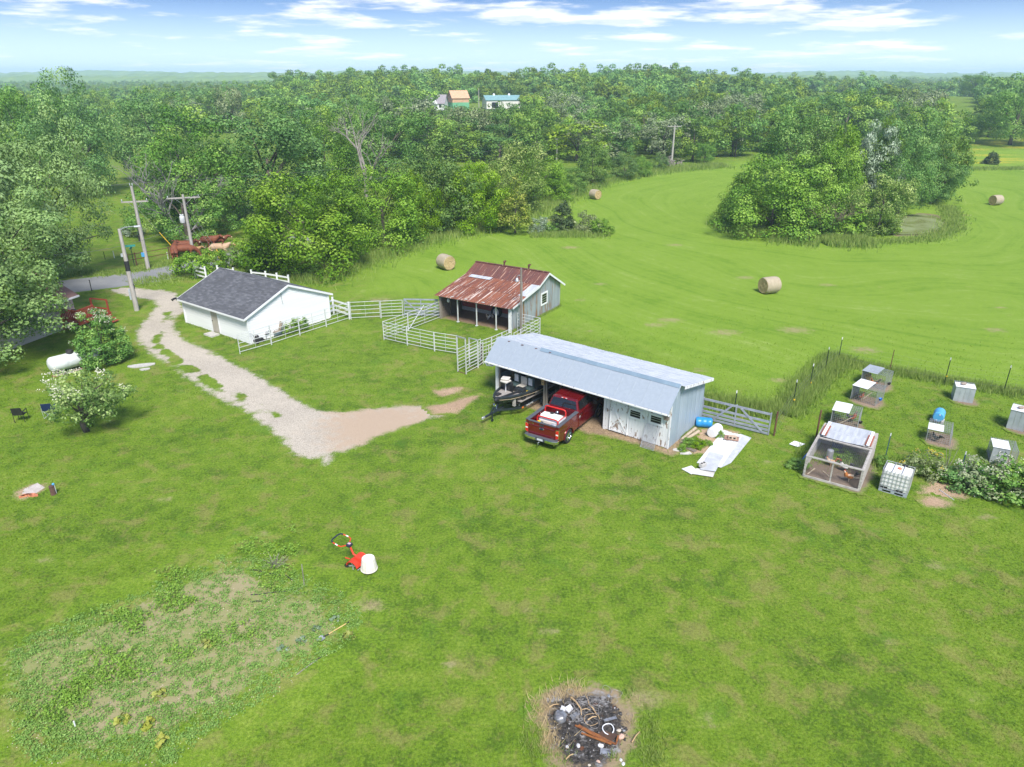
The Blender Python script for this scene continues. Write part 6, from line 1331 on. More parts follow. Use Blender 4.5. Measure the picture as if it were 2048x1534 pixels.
    g = thing('water_tank', 'white caged water tank on a pallet beside the chicken coop', 'water tank', a, Fi.rz)
    pal = M('steel_pallet', (.42, .47, .52), (.34, .38, .42), 4, .5, .2)
    m = MB(); [m.bx(x - .08, x + .08, 0, Di, 0, .13) for x in (.08, Li / 2, Li - .08)]; m.bx(0, Li, 0, Di, .13, .16); m.bx(0, Li, 0, .03, 0, .025); m.build('pallet', pal, g)
    m = MB(); m.bx(.035, Li - .035, .035, Di - .035, .18, hi - .05); m.build('tank', PLAST, g, bevel=.06)
    for x in (.22, .85): m = MB(); m.bx(x - .14, x + .14, .015, .034, .17, .28); m.build('corner_foot', BLACK, g)
    m = MB()
    for k in range(8): x = .02 + (Li - .04) * k / 7; m.tube([(x, .0, .16), (x, .0, hi)], .011, 5); m.tube([(x, Di, .16), (x, Di, hi)], .011, 5)
    for k in range(7): y = .02 + (Di - .04) * k / 6; m.tube([(0, y, .16), (0, y, hi)], .011, 5); m.tube([(Li, y, .16), (Li, y, hi)], .011, 5)
    for z in (.18, .38, .58, .78, .98, hi): m.tube([(0, 0, z), (Li, 0, z), (Li, Di, z), (0, Di, z), (0, 0, z)], .012, 5)
    for x in (.4, .8): m.tube([(x, 0, hi), (x, Di, hi)], .014, 5)
    m.build('cage', GALV, g, kind='stuff')
    m = MB(); m.lathe([(.085, 0), (.085, .05), (.07, .06), (0, .06)], 14, (Li * .52, Di * .55, hi - .05), caps=False); m.build('cap', M('orange_cap', (.75, .15, .07), (.7, .25, .15), 6, .4), g, True)
    m = MB(); m.bx(Li * .55, Li * .75, Di * .93, Di * 1.0, hi - .06, hi + .02); m.build('valve_box', BLACK, g)
    # small litter
    m = MB(); P = [r6(75, 290), r6(150, 320), r6(210, 290), r6(120, 268)]; c = P[0]; m.slab(*[p - c + Vector((0, 0, .04 + .03 * (i % 2))) for i, p in enumerate(P)], .01); o = m.build('white_scrap', WHITE); o.location = c; tag(o, 'scrap of white plastic in the grass left of the coop', 'scrap')
    m = MB(); m.tube([r6(165, 450) + Vector((0, 0, .05)), r6(222, 400) + Vector((0, 0, .25))], .025, 6); o = m.build('blue_pipe', cup); tag(o, 'short bright blue pipe sticking out left of the coop', 'pipe')
    m = MB(); m.tube([r6(1335, 672) + Vector((0, 0, .03)), r6(1460, 760) + Vector((0, 0, .03))], .018, 5); o = m.build('stick', GALVW); tag(o, 'thin pale stick on bare ground right of the water tank', 'stick')
    # bushes and weeds along the near fence
    p = r6(1200, 530); b = tree('bush_p', p, 1.25, 1.7, 'yellow flowered bush in front of the low open cage', cat='bush'); add_bloom(b, MBLOOMY, 60, .05, 5)
    for (x, y, w_, h, l) in ((1560, 640, 1.7, .95, 'left part of the white flowering rose hedge'), (1720, 640, 2.2, 1.35, 'middle part of the white flowering rose hedge, with bare canes'), (1900, 700, 2.4, 1.5, 'right end of the white flowering rose hedge at the photo edge'), (2060, 720, 2.2, 1.5, 'rose bush cut by the photo edge')):
        b = tree('bush_d' if 'middle' not in l else 'bush_p', r6(x, y), h, w_ * 1.25, l, 'white rose hedge', cat='bush'); add_bloom(b, MBLOOM, 65, .05, int(x))
    for (x, y, w_, h, l) in ((1300, 560, 1.1, .5, 'green weeds between the yellow flowered bush and the rose hedge'), (1420, 600, 1.2, .5, 'green weeds left of the rose hedge'), (850, 470, .7, .55, 'weeds between coop and water tank'), (1150, 520, .6, .4, 'weeds right of the water tank'), (520, 410, 1.2, .5, 'leafy weeds inside the coop back right'), (150, 480, .9, .4, 'weeds left of the coop')):
        tree('bush_g', r6(x, y), h, w_ * 1.2, l, 'weeds in the poultry yard', cat='weed', name='weed_clump')
    o = thing('bare_sapling', 'bare thin stems standing behind the near fence of the poultry yard', 'sapling', r6(1385, 520)); q = random.Random(3)
    for x1, y1 in ((1395, 320), (1440, 360), (1480, 395), (1525, 290)): e = r6(x1, y1 + 170); m = MB(); t = Vector((q.uniform(-.2, .9), q.uniform(-.1, .3), 1.3 + q.uniform(0, .8))); m.tube([(0, 0, 0), t * .5 + Vector((.05, 0, 0)), t], [.018, .012, .005], 5); m.build('stem', MDEAD, o)
def add_bloom(o, mat, n, s, seed, name='blossom'):
    """petal tufts set on the outer leaves of a bush"""
    cr = next(c for c in bpy.data.objects if c.parent == o and c.name.startswith('crown')); nv = len(cr.data.vertices); r = np.random.default_rng(seed); co = np.empty(nv * 3, np.float32); cr.data.vertices.foreach_get('co', co); co = co.reshape(-1, 3)
    ctr = co.mean(0); d = np.linalg.norm((co - ctr) / (co.std(0) + 1e-6), axis=1) * (1 + .4 * (co[:, 2] > ctr[2])); pick = np.argsort(-(d + r.uniform(0, 1.2, nv)))[:n * 6]; pick = r.choice(pick, n, replace=False)
    sc = np.array(o.scale); V = []; F = []
    for i in pick:
        for k in range(4):
            c = co[i] + r.normal(0, s * .6, 3) / sc; a = r.normal(0, 1, 3); b = r.normal(0, 1, 3); a /= np.linalg.norm(a); b /= np.linalg.norm(b); a *= s * .55; b *= s * .55; j = len(V); V += [c - a / sc, c - b / sc, c + a / sc, c + b / sc]; F.append((j, j + 1, j + 2, j + 3))
    part(name, npmesh(name, V, F, mat), o)['kind'] = 'stuff'
poultry()
# ------------------------------------------------------------------ animals
def chicken(p, rz, label, body, neck, tail, s=1.0, leg=(.55, .42, .15)):
    o = thing('chicken', label, 'chicken', p, rz, 'chickens of the poultry yard'); o.scale = (s,) * 3
    J = [(0, 0, .27, .105, .115), (-.12, 0, .29, .085, .10), (.11, 0, .29, .09, .10), (.17, 0, .37, .055, .055), (.20, 0, .45, .042, .042), (.215, 0, .50, .036, .036), (.265, 0, .495, .014, .012), (-.20, 0, .36, .05, .06),
         (0.0, .05, .20, .04, .04), (0.01, .055, .11, .014, .014), (.0, .055, .01, .011, .011), (.05, .055, .005, .009, .009), (0.0, -.05, .20, .04, .04), (0.01, -.055, .11, .014, .014), (.0, -.055, .01, .011, .011), (.05, -.055, .005, .009, .009)]
    E = [(0, 1), (0, 2), (2, 3), (3, 4), (4, 5), (5, 6), (1, 7), (0, 8), (8, 9), (9, 10), (10, 11), (0, 12), (12, 13), (13, 14), (14, 15)]
    skin('body', J, E, body, o, 1)
    m = MB(); m.lathe([(.10, 0), (.075, .09), (.05, .17)], 10, (.12, 0, .30), (.42, 0, 1), caps=False); m.build('neck_feathers', neck, o, True)
    m = MB()
    for k in range(5): a = .5 + k * .22; m.tube([(-.18, (k - 2) * .012, .34), (-.18 - .16 * math.cos(a), (k - 2) * .03, .34 + .20 * math.sin(a)), (-.20 - .27 * math.cos(a * .8), (k - 2) * .045, .34 + .17 * math.sin(a))], [.035, .03, .008], 5)
    m.build('tail_feathers', tail, o, True)
    for sgn in (-1, 1): m = MB(); m.ball((-.02, sgn * .095, .29), .1, 8, 6, (1.25, .3, .7)); m.build('wing', neck if neck != body else tail, o, True)
    c = M('comb_red', (.55, .03, .02), None, 5, .5) if 'comb_red' not in MATS else MATS['comb_red']
    m = MB(); [m.ball((.19 + k * .022, 0, .535 + .008 * (1 - abs(k - 1))), .018, 6, 4, (1, .4, 1.3)) for k in range(3)]; m.ball((.245, 0, .455), .018, 6, 4, (.7, .6, 1.4)); m.build('comb', c, o)
    m = MB(); [m.ball((.228, s_ * .034, .508), .006, 5, 4) for s_ in (-1, 1)]; m.build('eyes', BLACK, o)
    return o
BUFF = M('buff_feathers', (.62, .42, .24), (.50, .32, .18), 14, .8); CREAM_F = M('cream_feathers', (.70, .56, .40), (.58, .42, .28), 14, .8); DKF = M('black_feathers', (.02, .022, .026), (.035, .04, .045), 14, .4); REDF_ = M('red_feathers', (.33, .075, .02), (.22, .05, .02), 14, .6); ORF = M('orange_feathers', (.52, .19, .04), (.38, .12, .03), 14, .6); WHF = M('white_feathers', (.7, .68, .64), (.58, .55, .5), 14, .7)
z2 = lambda x, y: G(1590 + x / 10.23, 850 + y / 10.23)
chicken(z2(720, 850), 2.9, 'buff hen walking left at the back of the coop floor', BUFF, CREAM_F, ORF)
chicken(z2(1000, 960), 2.6, 'dark speckled rooster in the middle of the coop', DKF, WHF, DKF, 1.1)
chicken(z2(1090, 1170), 2.8, 'cream rooster with black tail at the front of the coop', CREAM_F, ORF, DKF, 1.15)
z3 = lambda x, y: G(1640 + x / 10.225, 730 + y / 10.225)
chicken(z3(1100, 450), 3.1, 'red and black rooster on the dirt of the back cage', DKF, ORF, DKF, 1.05)
chicken(z3(805, 725), .2, 'dark red hen on the dirt of the middle cage', DKF, REDF_, DKF)
chicken(z3(630, 1180), .3, 'black rooster with a high tail in the cage by the coop', DKF, REDF_, DKF, 1.2)
chicken(G(1870, 884), 2.0, 'black hen under the sheet of the low open cage', DKF, DKF, DKF, .95)
chicken(r1(820, 215), 2.4, 'pale hen in the barn shade, left of the two', WHF, CREAM_F, WHF, .9)
chicken(r1(918, 205), 1.6, 'pale buff hen in the barn shade, right of the two', CREAM_F, BUFF, WHF, .9)
COWR = M('red_cow_hide', (.20, .062, .028), (.15, .045, .022), 2, .7); COWC = M('cream_cow_hide', (.50, .36, .24), (.42, .28, .18), 2, .7); COWT = M('tan_cow_hide', (.40, .24, .10), (.32, .18, .08), 2, .7)
def cow(p, rz, label, mat, s=1.0, lying=False, graze=False):
    o = thing('cow', label, 'cow', p, rz, 'cattle in the pasture by the road'); o.scale = (s,) * 3; z = 0 if not lying else -.62
    hd = [(1.02, 0, 1.18, .20, .26), (1.25, 0, 1.32, .15, .19), (1.45, 0, 1.36, .13, .15), (1.68, 0, 1.22, .085, .10)] if not graze else [(1.02, 0, 1.05, .20, .26), (1.28, 0, .82, .15, .19), (1.42, 0, .55, .13, .15), (1.50, 0, .30, .085, .10)]
    J = [(0, 0, 1.02 + z, .36, .40), (.55, 0, 1.04 + z, .34, .40), (.85, 0, 1.08 + z, .27, .34), (-.5, 0, 1.04 + z, .34, .38), (-.85, 0, 1.10 + z, .24, .30)] + [(a, b, c + z, d, e) for a, b, c, d, e in hd]
    E = [(0, 1), (1, 2), (0, 3), (3, 4), (2, 5), (5, 6), (6, 7), (7, 8)]
    if not lying:
        for x, root, hock in ((.72, 2, 0), (-.82, 4, 1)):
            for sd in (-1, 1):
                n = len(J); kx = .05 if not hock else -.10
                J += [(x, sd * .20, .78, .13, .15), (x + (.0 if not hock else .08), sd * .20, .50, .075, .085), (x + kx, sd * .20, .34, .055, .06), (x + (.0 if not hock else -.04), sd * .20, .02, .05, .055)]; E += [(root, n), (n, n + 1), (n + 1, n + 2), (n + 2, n + 3)]
    else:
        for x in (.7, -.7):
            for sd in (-1, 1): n = len(J); J += [(x, sd * .30, .18, .12, .12), (x + .35, sd * .42, .08, .06, .06)]; E += [(2 if x > 0 else 4, n), (n, n + 1)]
    skin('body', J, E, mat, o, 1)
    h = Vector(hd[2][:3]) + Vector((0, 0, z)); m = MB()
    for sd in (-1, 1): m.tube([h + Vector((-.08, sd * .10, .10)), h + Vector((-.10, sd * .26, .08)), h + Vector((-.08, sd * .34, .02))], [.03, .055, .01], 6)
    m.build('ears', mat, o); m = MB(); e = Vector(hd[3][:3]) + Vector((0, 0, z)); m.ball(tuple(e + Vector((.04, 0, -.03))), .085, 8, 6); m.build('muzzle', COWC if mat is not COWC else COWT, o, True)
    m = MB(); m.tube([(-1.06, 0, 1.18 + z), (-1.14, 0, .9 + z), (-1.12, 0, .55 + z * .6), (-1.1, 0, .42 + z * .55)], [.035, .025, .02, .05], 6); m.build('tail', mat, o)
z5 = lambda x, y: G(200 + x / 5.68, 350 + y / 5.68)
cow(z5(950, 905), .15, 'red cow standing behind the lying cattle near the transformer pole', COWR, 1.1)
cow(z5(870, 955), 1.9, 'dark red cow turned away at the left of the cattle group', COWR, 1.15)
cow(z5(960, 955), .3, 'red cow grazing at the front of the cattle group', COWR, 1.1, graze=True)
cow(z5(1060, 925), .2, 'tan calf beside the foot of the transformer pole', COWT, .75)
cow(z5(1230, 845), .1, 'red cow right of the guy wires, farther from the road', COWR, 1.1)
cow(z5(1340, 862), .15, 'cream coloured cow lying right of the guy wires', COWC, 1.1, lying=True)
cow(z5(1330, 838), .4, 'red cow behind the cream coloured cow', COWR, 1.0)
# ------------------------------------------------------------------ hay bales
HAYM = M('hay', (.52, .42, .27), (.36, .28, .165), 5, .95, stretch=(6, 1, 1), bump=.5, detail=8); HAYE = M('hay_end', (.50, .38, .20), (.34, .245, .12), 5, .95, bump=.5, detail=8); HAYW = M('weathered_hay', (.45, .39, .29), (.32, .27, .19), 4, .95, stretch=(6, 1, 1), bump=.5, detail=8)
def bale(p, rz, label, seed):
    o = thing('hay_bale', label, 'hay bale', flat(p), rz, 'round hay bales in the mown field'); r, L = .74, 1.45; q = random.Random(seed); m = MB(); n = 40; k = 9; V = []
    for i in range(k):
        x = -L / 2 + L * i / (k - 1); e = 1 - .06 * (abs(i - (k - 1) / 2) / ((k - 1) / 2)) ** 6
        for j in range(n): a = 2 * math.pi * j / n; rr = r * e * (1 + q.uniform(-.012, .012)); zz = r + rr * math.sin(a); V.append((x + q.uniform(-.01, .01), rr * math.cos(a), max(zz, .02) if math.sin(a) < -.8 else zz))
    m.add(V, [(i * n + j, (i + 1) * n + j, (i + 1) * n + (j + 1) % n, i * n + (j + 1) % n) for i in range(k - 1) for j in range(n)]); m.build('bale_body', HAYW, o, True)
    for sx in (-1, 1):
        m = MB(); ring = 9; V = [(sx * (L / 2 - .05), 0, r)]; F_ = []
        for i in range(1, ring + 1):
            for j in range(n): a = 2 * math.pi * j / n; rr = r * .945 * i / ring; V.append((sx * (L / 2 - .01 + .022 * math.sin(i * 2.6) + q.uniform(-.008, .008)), rr * math.cos(a), r + rr * math.sin(a)))
        F_ += [(0, 1 + j, 1 + (j + 1) % n) for j in range(n)]
        for i in range(ring - 1): F_ += [(1 + i * n + j, 1 + (i + 1) * n + j, 1 + (i + 1) * n + (j + 1) % n, 1 + i * n + (j + 1) % n) for j in range(n)]
        if sx < 0: F_ = [f[::-1] for f in F_]
        m.add(V, F_); m.build('bale_end', HAYE, o, True)
    m = MB()
    for i in range(900):
        a = q.uniform(0, 6.283); x = q.uniform(-L / 2, L / 2); c = Vector((x, r * math.cos(a), r + r * math.sin(a))); nrm = Vector((0, math.cos(a), math.sin(a))); d = Vector((q.uniform(-.3, .3), -math.sin(a), math.cos(a))).normalized() * q.uniform(.05, .14); s = d.cross(nrm).normalized() * .006; m.add([c - s, c + s, c + d + nrm * q.uniform(.01, .05)], [(0, 1, 2)])
    m.build('loose_straw', HAYM, o, kind='stuff')
bale(G(892, 538), R(-52), 'hay bale behind the rusty barn, its round end towards the camera right', 1)
bale(G(1537, 586), R(20), 'hay bale alone in the middle of the mown field', 2)
bale(G(1190, 398), R(-55), 'small looking hay bale at the hedge end of the field', 3)
bale(G(1990, 410), R(18), 'hay bale near the right edge, before the yellow meadow', 4)
# ------------------------------------------------------------------ tiller, bucket, shovel, garden
def garden():
    b2 = lambda x, y, z=0: G(600 + x / 10.24, 1040 + y / 10.24, z)
    p = b2(1190, 930); e = b2(1010, 520, .85); d = flat(e) - flat(p); rz = math.atan2(d.y, d.x)
    o = thing('garden_tiller', 'orange red electric garden tiller with loop handle lying in the lawn', 'tiller', p, rz); OR = M('orange_red_plastic', (.70, .055, .025), (.60, .045, .022), 3, .4); BL = M('navy_grip', (.025, .03, .06), None, 4, .5)
    m = MB(); n = 8; ar = [(.02 + .27 * math.cos(math.pi * i / n), .16 + .24 * math.sin(math.pi * i / n)) for i in range(n + 1)]; inn = [(.02 + .24 * math.cos(math.pi * i / n), .16 + .21 * math.sin(math.pi * i / n)) for i in range(n + 1)][::-1]
    for sy in (0,): m.prism(ar + inn, -.36, .36, 'xz')
    m.build('tine_hood', OR, o, True)
    for y in (-.12, .1): m = MB(); m.prism([(.02 + .285 * math.cos(math.pi * i / n), .16 + .255 * math.sin(math.pi * i / n)) for i in range(n + 1)], y, y + .03, 'xz'); m.build('hood_rib', OR, o)
    for y in (-.27, -.09, .09, .27):
        m = MB()
        for k in range(4): a = k * 1.57 + y * 5; m.bar((.02, y, .17), (.02 + .17 * math.cos(a), y + .05, .17 + .17 * math.sin(a)), .05, .012, (0, 1, 0))
        m.build('tine', GALV, o)
    L = d.length
    m = MB(); m.tube([(-.05, 0, .42), (.18, 0, .50), (L * .98, 0, .86)], .04, 9); m.build('shaft', OR, o, True)
    m = MB(); m.box((-.12, .0, .40), (.34, .26, .22)); m.build('motor', OR, o, bevel=.05)
    m = MB(); m.box((L * 1.0, 0, .88), (.20, .22, .12)); m.build('switch_box', BL, o, bevel=.03); m = MB(); m.box((L * .98, 0, .945), (.12, .10, .01)); m.build('label_plate', M('pink_label', (.65, .45, .5), None, 20, .4), o)
    m = MB(); l = L; m.tube([(l + .08, -.10, .89), (l + .16, -.30, .93), (l + .30, -.33, .96), (l + .56, -.31, 1.0)], .022, 7); m.tube([(l + .08, .10, .89), (l + .16, .30, .93), (l + .30, .33, .96), (l + .56, .31, 1.0)], .022, 7); m.build('handle_tube', OR, o, True)
    m = MB(); m.tube([(l + .55, -.31, 1.0), (l + .66, -.27, 1.02), (l + .70, -.16, 1.02), (l + .70, .16, 1.02), (l + .66, .27, 1.02), (l + .55, .31, 1.0)], .03, 8); m.build('grip', BL, o, True)
    for y in (-.33, .33): m = MB(); m.tube([(l + .30, y, .96), (l + .42, y * .98, .98)], .026, 7); m.build('white_band', WHITE, o)
    m = MB(); m.bar((.22, .20, .38), (.36, .30, .46), .05, .02); m.build('depth_lever', OR, o)
    for y in (-.3, .3): m = MB(); m.lathe([(.09, -.03), (.09, .03)], 14, (.32, y, .09), (0, 1, 0)); m.build('wheel', RUBBER, o)
    c = b2(1420, 1030); o = thing('upturned_bucket', 'white fluted bucket upside down over the tiller engine', 'bucket', c, 0); m = MB(); n = 32
    prof = [(.335, 0), (.34, .03), (.325, .04), (.255, .50), (.245, .525), (.22, .53), (.21, .515), (0, .515)]; V = []
    for r_, z in prof:
        for j in range(n): a = 2 * math.pi * j / n; k = 1 + (.022 * (1 if j % 2 else -1) if .03 < z < .51 and r_ > .25 else 0); V.append((r_ * k * math.cos(a), r_ * k * math.sin(a), z + .08))
    m.add(V, [(i * n + j, i * n + (j + 1) % n, (i + 1) * n + (j + 1) % n, (i + 1) * n + j) for i in range(len(prof) - 1) for j in range(n)]); m.build('bucket_body', M('dirty_white_plastic', (.76, .73, .66), (.64, .60, .52), 3, .5), o); m = MB(); m.tube([(-.34, -.02, .12), (-.44, -.06, .06), (-.46, .02, .0)], .02, 6); m.build('handle', GALV, o)
    # shovel
    a, b = G(698, 1246), G(634, 1285); dd = (b - a); L = dd.length; dd.normalize(); o = thing('shovel', 'round point shovel with yellow wooden handle lying in the garden', 'shovel', a, math.atan2(dd.y, dd.x))
    m = MB(); m.tube([(0.1, 0, .05), (L * .66, 0, .06)], .019, 8); m.build('handle', M('yellow_wood', (.66, .48, .20), (.56, .38, .15), 4, .5), o, True); m = MB(); m.tube([(0, 0, .05), (.12, 0, .05)], .022, 8); m.tube([(L * .64, 0, .06), (L * .80, 0, .07)], [.024, .02], 8); m.build('ferrule', BLACK, o, True)
    m = MB(); V = []; 
    for i in range(7):
        t = i / 6; w = [.10, .12, .125, .12, .10, .065, .0][i]
        for j in range(5): u = j / 2 - 1; V.append((L * .78 + t * .31, u * w, .075 - .05 * math.sin(math.pi * t) * (1 - .5 * u * u) + .02 * u * u))
    m.add(V, [(i * 5 + j, (i + 1) * 5 + j, (i + 1) * 5 + j + 1, i * 5 + j + 1) for i in range(6) for j in range(4)]); m.build('blade', GALV, o, True)
    g3 = lambda x, y, z=0: G(x / 2.695, 1060 + y / 2.695, z)
    def stick(x0, y0, x1, y1, r, mat, label, name='stick', z0=.02, z1=.04, grp=None):
        m = MB(); a, b = g3(x0, y0), g3(x1, y1); c = a.copy(); m.tube([Vector((0, 0, z0)), (b - a) * .5 + Vector((0, 0, (z0 + z1) / 2 + .01)), b - a + Vector((0, 0, z1))], r, 6); o = m.build(name, mat, None, True); o.location = c; return tag(o, label, name.replace('_', ' '), grp)
    stick(1598, 783, 1708, 705, .018, MDEAD, 'pale broken stick lying at the garden edge below the shovel', 'broken_stick')
    stick(1700, 708, 1738, 684, .02, BLACK, 'dark iron bar end lying below the shovel', 'iron_bar')
    m = MB(); a = g3(1640, 300); m.tube([(0, 0, -.05), (0.02, 0, 1.0)], .018, 6); o = m.build('stake', MDEAD); o.location = a; tag(o, 'upright wooden garden stake at the top right of the plot', 'stake')
    m = MB(); a = g3(408, 1064); m.tube([(0, 0, -.05), (0.0, 0, .25)], .022, 6); o = m.build('stake', WHITE); o.location = a; tag(o, 'short white stake at the lower left end of the string', 'stake')
    m = MB(); a, b = g3(408, 1050), g3(1635, 318); n = 14; m.tube([Vector((0, 0, .12)) + (b - a) * (i / n) + Vector((0, 0, .05 * math.cos(i * 1.7))) for i in range(n + 1)], .004, 4); o = m.build('garden_string', MDEAD); o.location = a; tag(o, 'pale string stretched across the garden plot between stakes', 'string')
    def hose(pts, label): m = MB(); P = [g3(*p) for p in pts]; m.tube([p - P[0] + Vector((0, 0, .03)) for p in P], .022, 6); o = m.build('hose', BLACK, None, True); o.location = P[0]; tag(o, label, 'hose', 'black hoses in the garden')
    hose([(1355, 216), (1400, 222), (1440, 236), (1500, 245), (1545, 250), (1575, 272)], 'black hose curving through the weeds at the garden top'); hose([(1352, 352), (1400, 350), (1445, 342), (1480, 338), (1540, 334), (1582, 322)], 'black hose with a straight end below the dry brush'); hose([(1350, 390), (1390, 386), (1440, 388)], 'short black hose piece under the other hoses')
    # plants
    wm = LM['bright']; 
    def weedmass(name, pts, spread, n, h, leaf, kind, seed):
        r = np.random.default_rng(seed); V = []; T = []
        for (x, y, s) in pts:
            c = g3(x, y); k = int(n * s); ctr = np.stack([c.x + r.normal(0, spread * s, k), c.y + r.normal(0, spread * s * .8, k), h * r.uniform(.1, 1, k) * (.6 + .4 * s)], -1)
            for q in range(6):
                p = ctr + r.normal(0, .045, (k, 3)); p[:, 2] = np.abs(p[:, 2]); nr = r.normal(0, .6, (k, 3)) + np.array([0, 0, .8]); nr /= np.linalg.norm(nr, axis=1)[:, None]; a = np.cross(nr, r.normal(0, 1, (k, 3))); a /= np.linalg.norm(a, axis=1)[:, None]; b = np.cross(nr, a); s_ = (leaf * r.uniform(.6, 1.4, k))[:, None]
                V.append(np.stack([p - a * s_, p + b * s_ * .5, p + a * s_, p - b * s_ * .5], 1).reshape(-1, 3)); T.append(np.repeat(r.uniform(.35, 1, k), 4))
        V = np.concatenate(V); T = np.concatenate(T); o = obj(name, npmesh(name, V, np.arange(len(V)).reshape(-1, 4), LM[kind], {'tint': T})); o['kind'] = 'stuff'
    q = random.Random(4); P = []
    for (cx, cy, rx, ry, n) in ((940, 290, 60, 90, 16), (980, 385, 100, 35, 18), (900, 400, 60, 60, 10), (560, 720, 90, 50, 18), (640, 780, 110, 50, 16), (440, 860, 90, 60, 16), (640, 480, 90, 40, 12), (350, 920, 80, 60, 12), (720, 520, 70, 40, 9), (1480, 200, 90, 110, 34), (1330, 80, 80, 40, 10), (1160, 600, 60, 40, 6), (1290, 570, 70, 40, 7), (990, 680, 80, 30, 6), (300, 1000, 60, 60, 10)):
        P += [(cx + q.gauss(0, rx * .6), cy + q.gauss(0, ry * .6), q.uniform(.5, 1.15)) for _ in range(n)]
    weedmass('garden_weeds', P, .18, 11, .22, .040, 'weed', 1)
    P = [(q.uniform(60, 1950), q.uniform(150, 1250), q.uniform(.3, .9)) for _ in range(2400)]; P = [p for p in P if sdist(GARDEN, np.array([g3(p[0], p[1]).x]), np.array([g3(p[0], p[1]).y]))[0] > .3]
    weedmass('small_weeds', P, .13, 12, .08, .032, 'weed', 2)
    P = [(x, y, 1.0) for x, y in ((1105, 630), (858, 900), (660, 1030), (1880, 585), (805, 1050), (880, 1150))]
    for i, (x, y, s) in enumerate(P):
        c = g3(x, y); v, f, ti, _ = crown_arrays(50 + i, .24, .20, .04, 7, 9, .08, 'dome', crad=.09); o = obj('squash_plant', npmesh('squash_plant', v, f, LM['yellow'], {'tint': np.clip(ti + .55, 0, 1)})); o.location = c
        tag(o, ['yellow leaved squash plant in the middle of the garden plot', 'yellow green squash plant right of centre in the lower plot', 'bright yellow squash plant near the lower left stake', 'yellow green squash plant right of the shovel blade', 'small yellow plant beside the lower string', 'lowest yellow plant in the garden plot'][i], 'plant', 'squash plants in the garden')
    for i, (x, y, l) in enumerate(((1700, 545, 'blue green cabbage seedling left of the shovel handle'), (1622, 600, 'blue green cabbage seedling left of the shovel blade'), (1528, 650, 'blue green cabbage seedling farthest from the shovel'), (1804, 488, 'blue green cabbage seedling above the shovel handle'))):
        c = g3(x, y); v, f, ti, _ = crown_arrays(70 + i, .16, .16, .02, 5, 10, .07, 'dome', crad=.07); o = obj('cabbage_plant', npmesh('cabbage_plant', v, f, LM['silver'], {'tint': ti * .5})); o.location = c; tag(o, l, 'plant', 'cabbage seedlings in the garden')
    # dry brush and pale stones
    m = MB(); c = g3(1490, 190)
    for i in range(60): a = q.uniform(0, 6.28); l = q.uniform(.15, .5); p = Vector((q.gauss(0, .12), q.gauss(0, .12), .05)); m.tube([p, p + Vector((math.cos(a) * l, math.sin(a) * l, q.uniform(.05, .4)))], .006, 4)
    o = m.build('dry_brush', MDEAD); o.location = c; tag(o, 'grey tangle of dry brush in the weeds at the garden top right', 'brush pile')
    m = MB(); st = M('pale_pebble', (.58, .50, .42), (.44, .36, .29), 9, .9)
    for i in range(1500):
        x, y = q.uniform(20, 2000), q.uniform(120, 1270); p = g3(x, y)
        if sdist(GARDEN, np.array([p.x]), np.array([p.y]))[0] < .2: continue
        s = q.uniform(.008, .028); m.add([(p.x - s, p.y, .012), (p.x, p.y - s, .012), (p.x + s, p.y, .012), (p.x, p.y + s, .012), (p.x, p.y, .012 + s)], [(0, 1, 4), (1, 2, 4), (2, 3, 4), (3, 0, 4)])
    m.build('pebbles', st, kind='stuff')
garden()
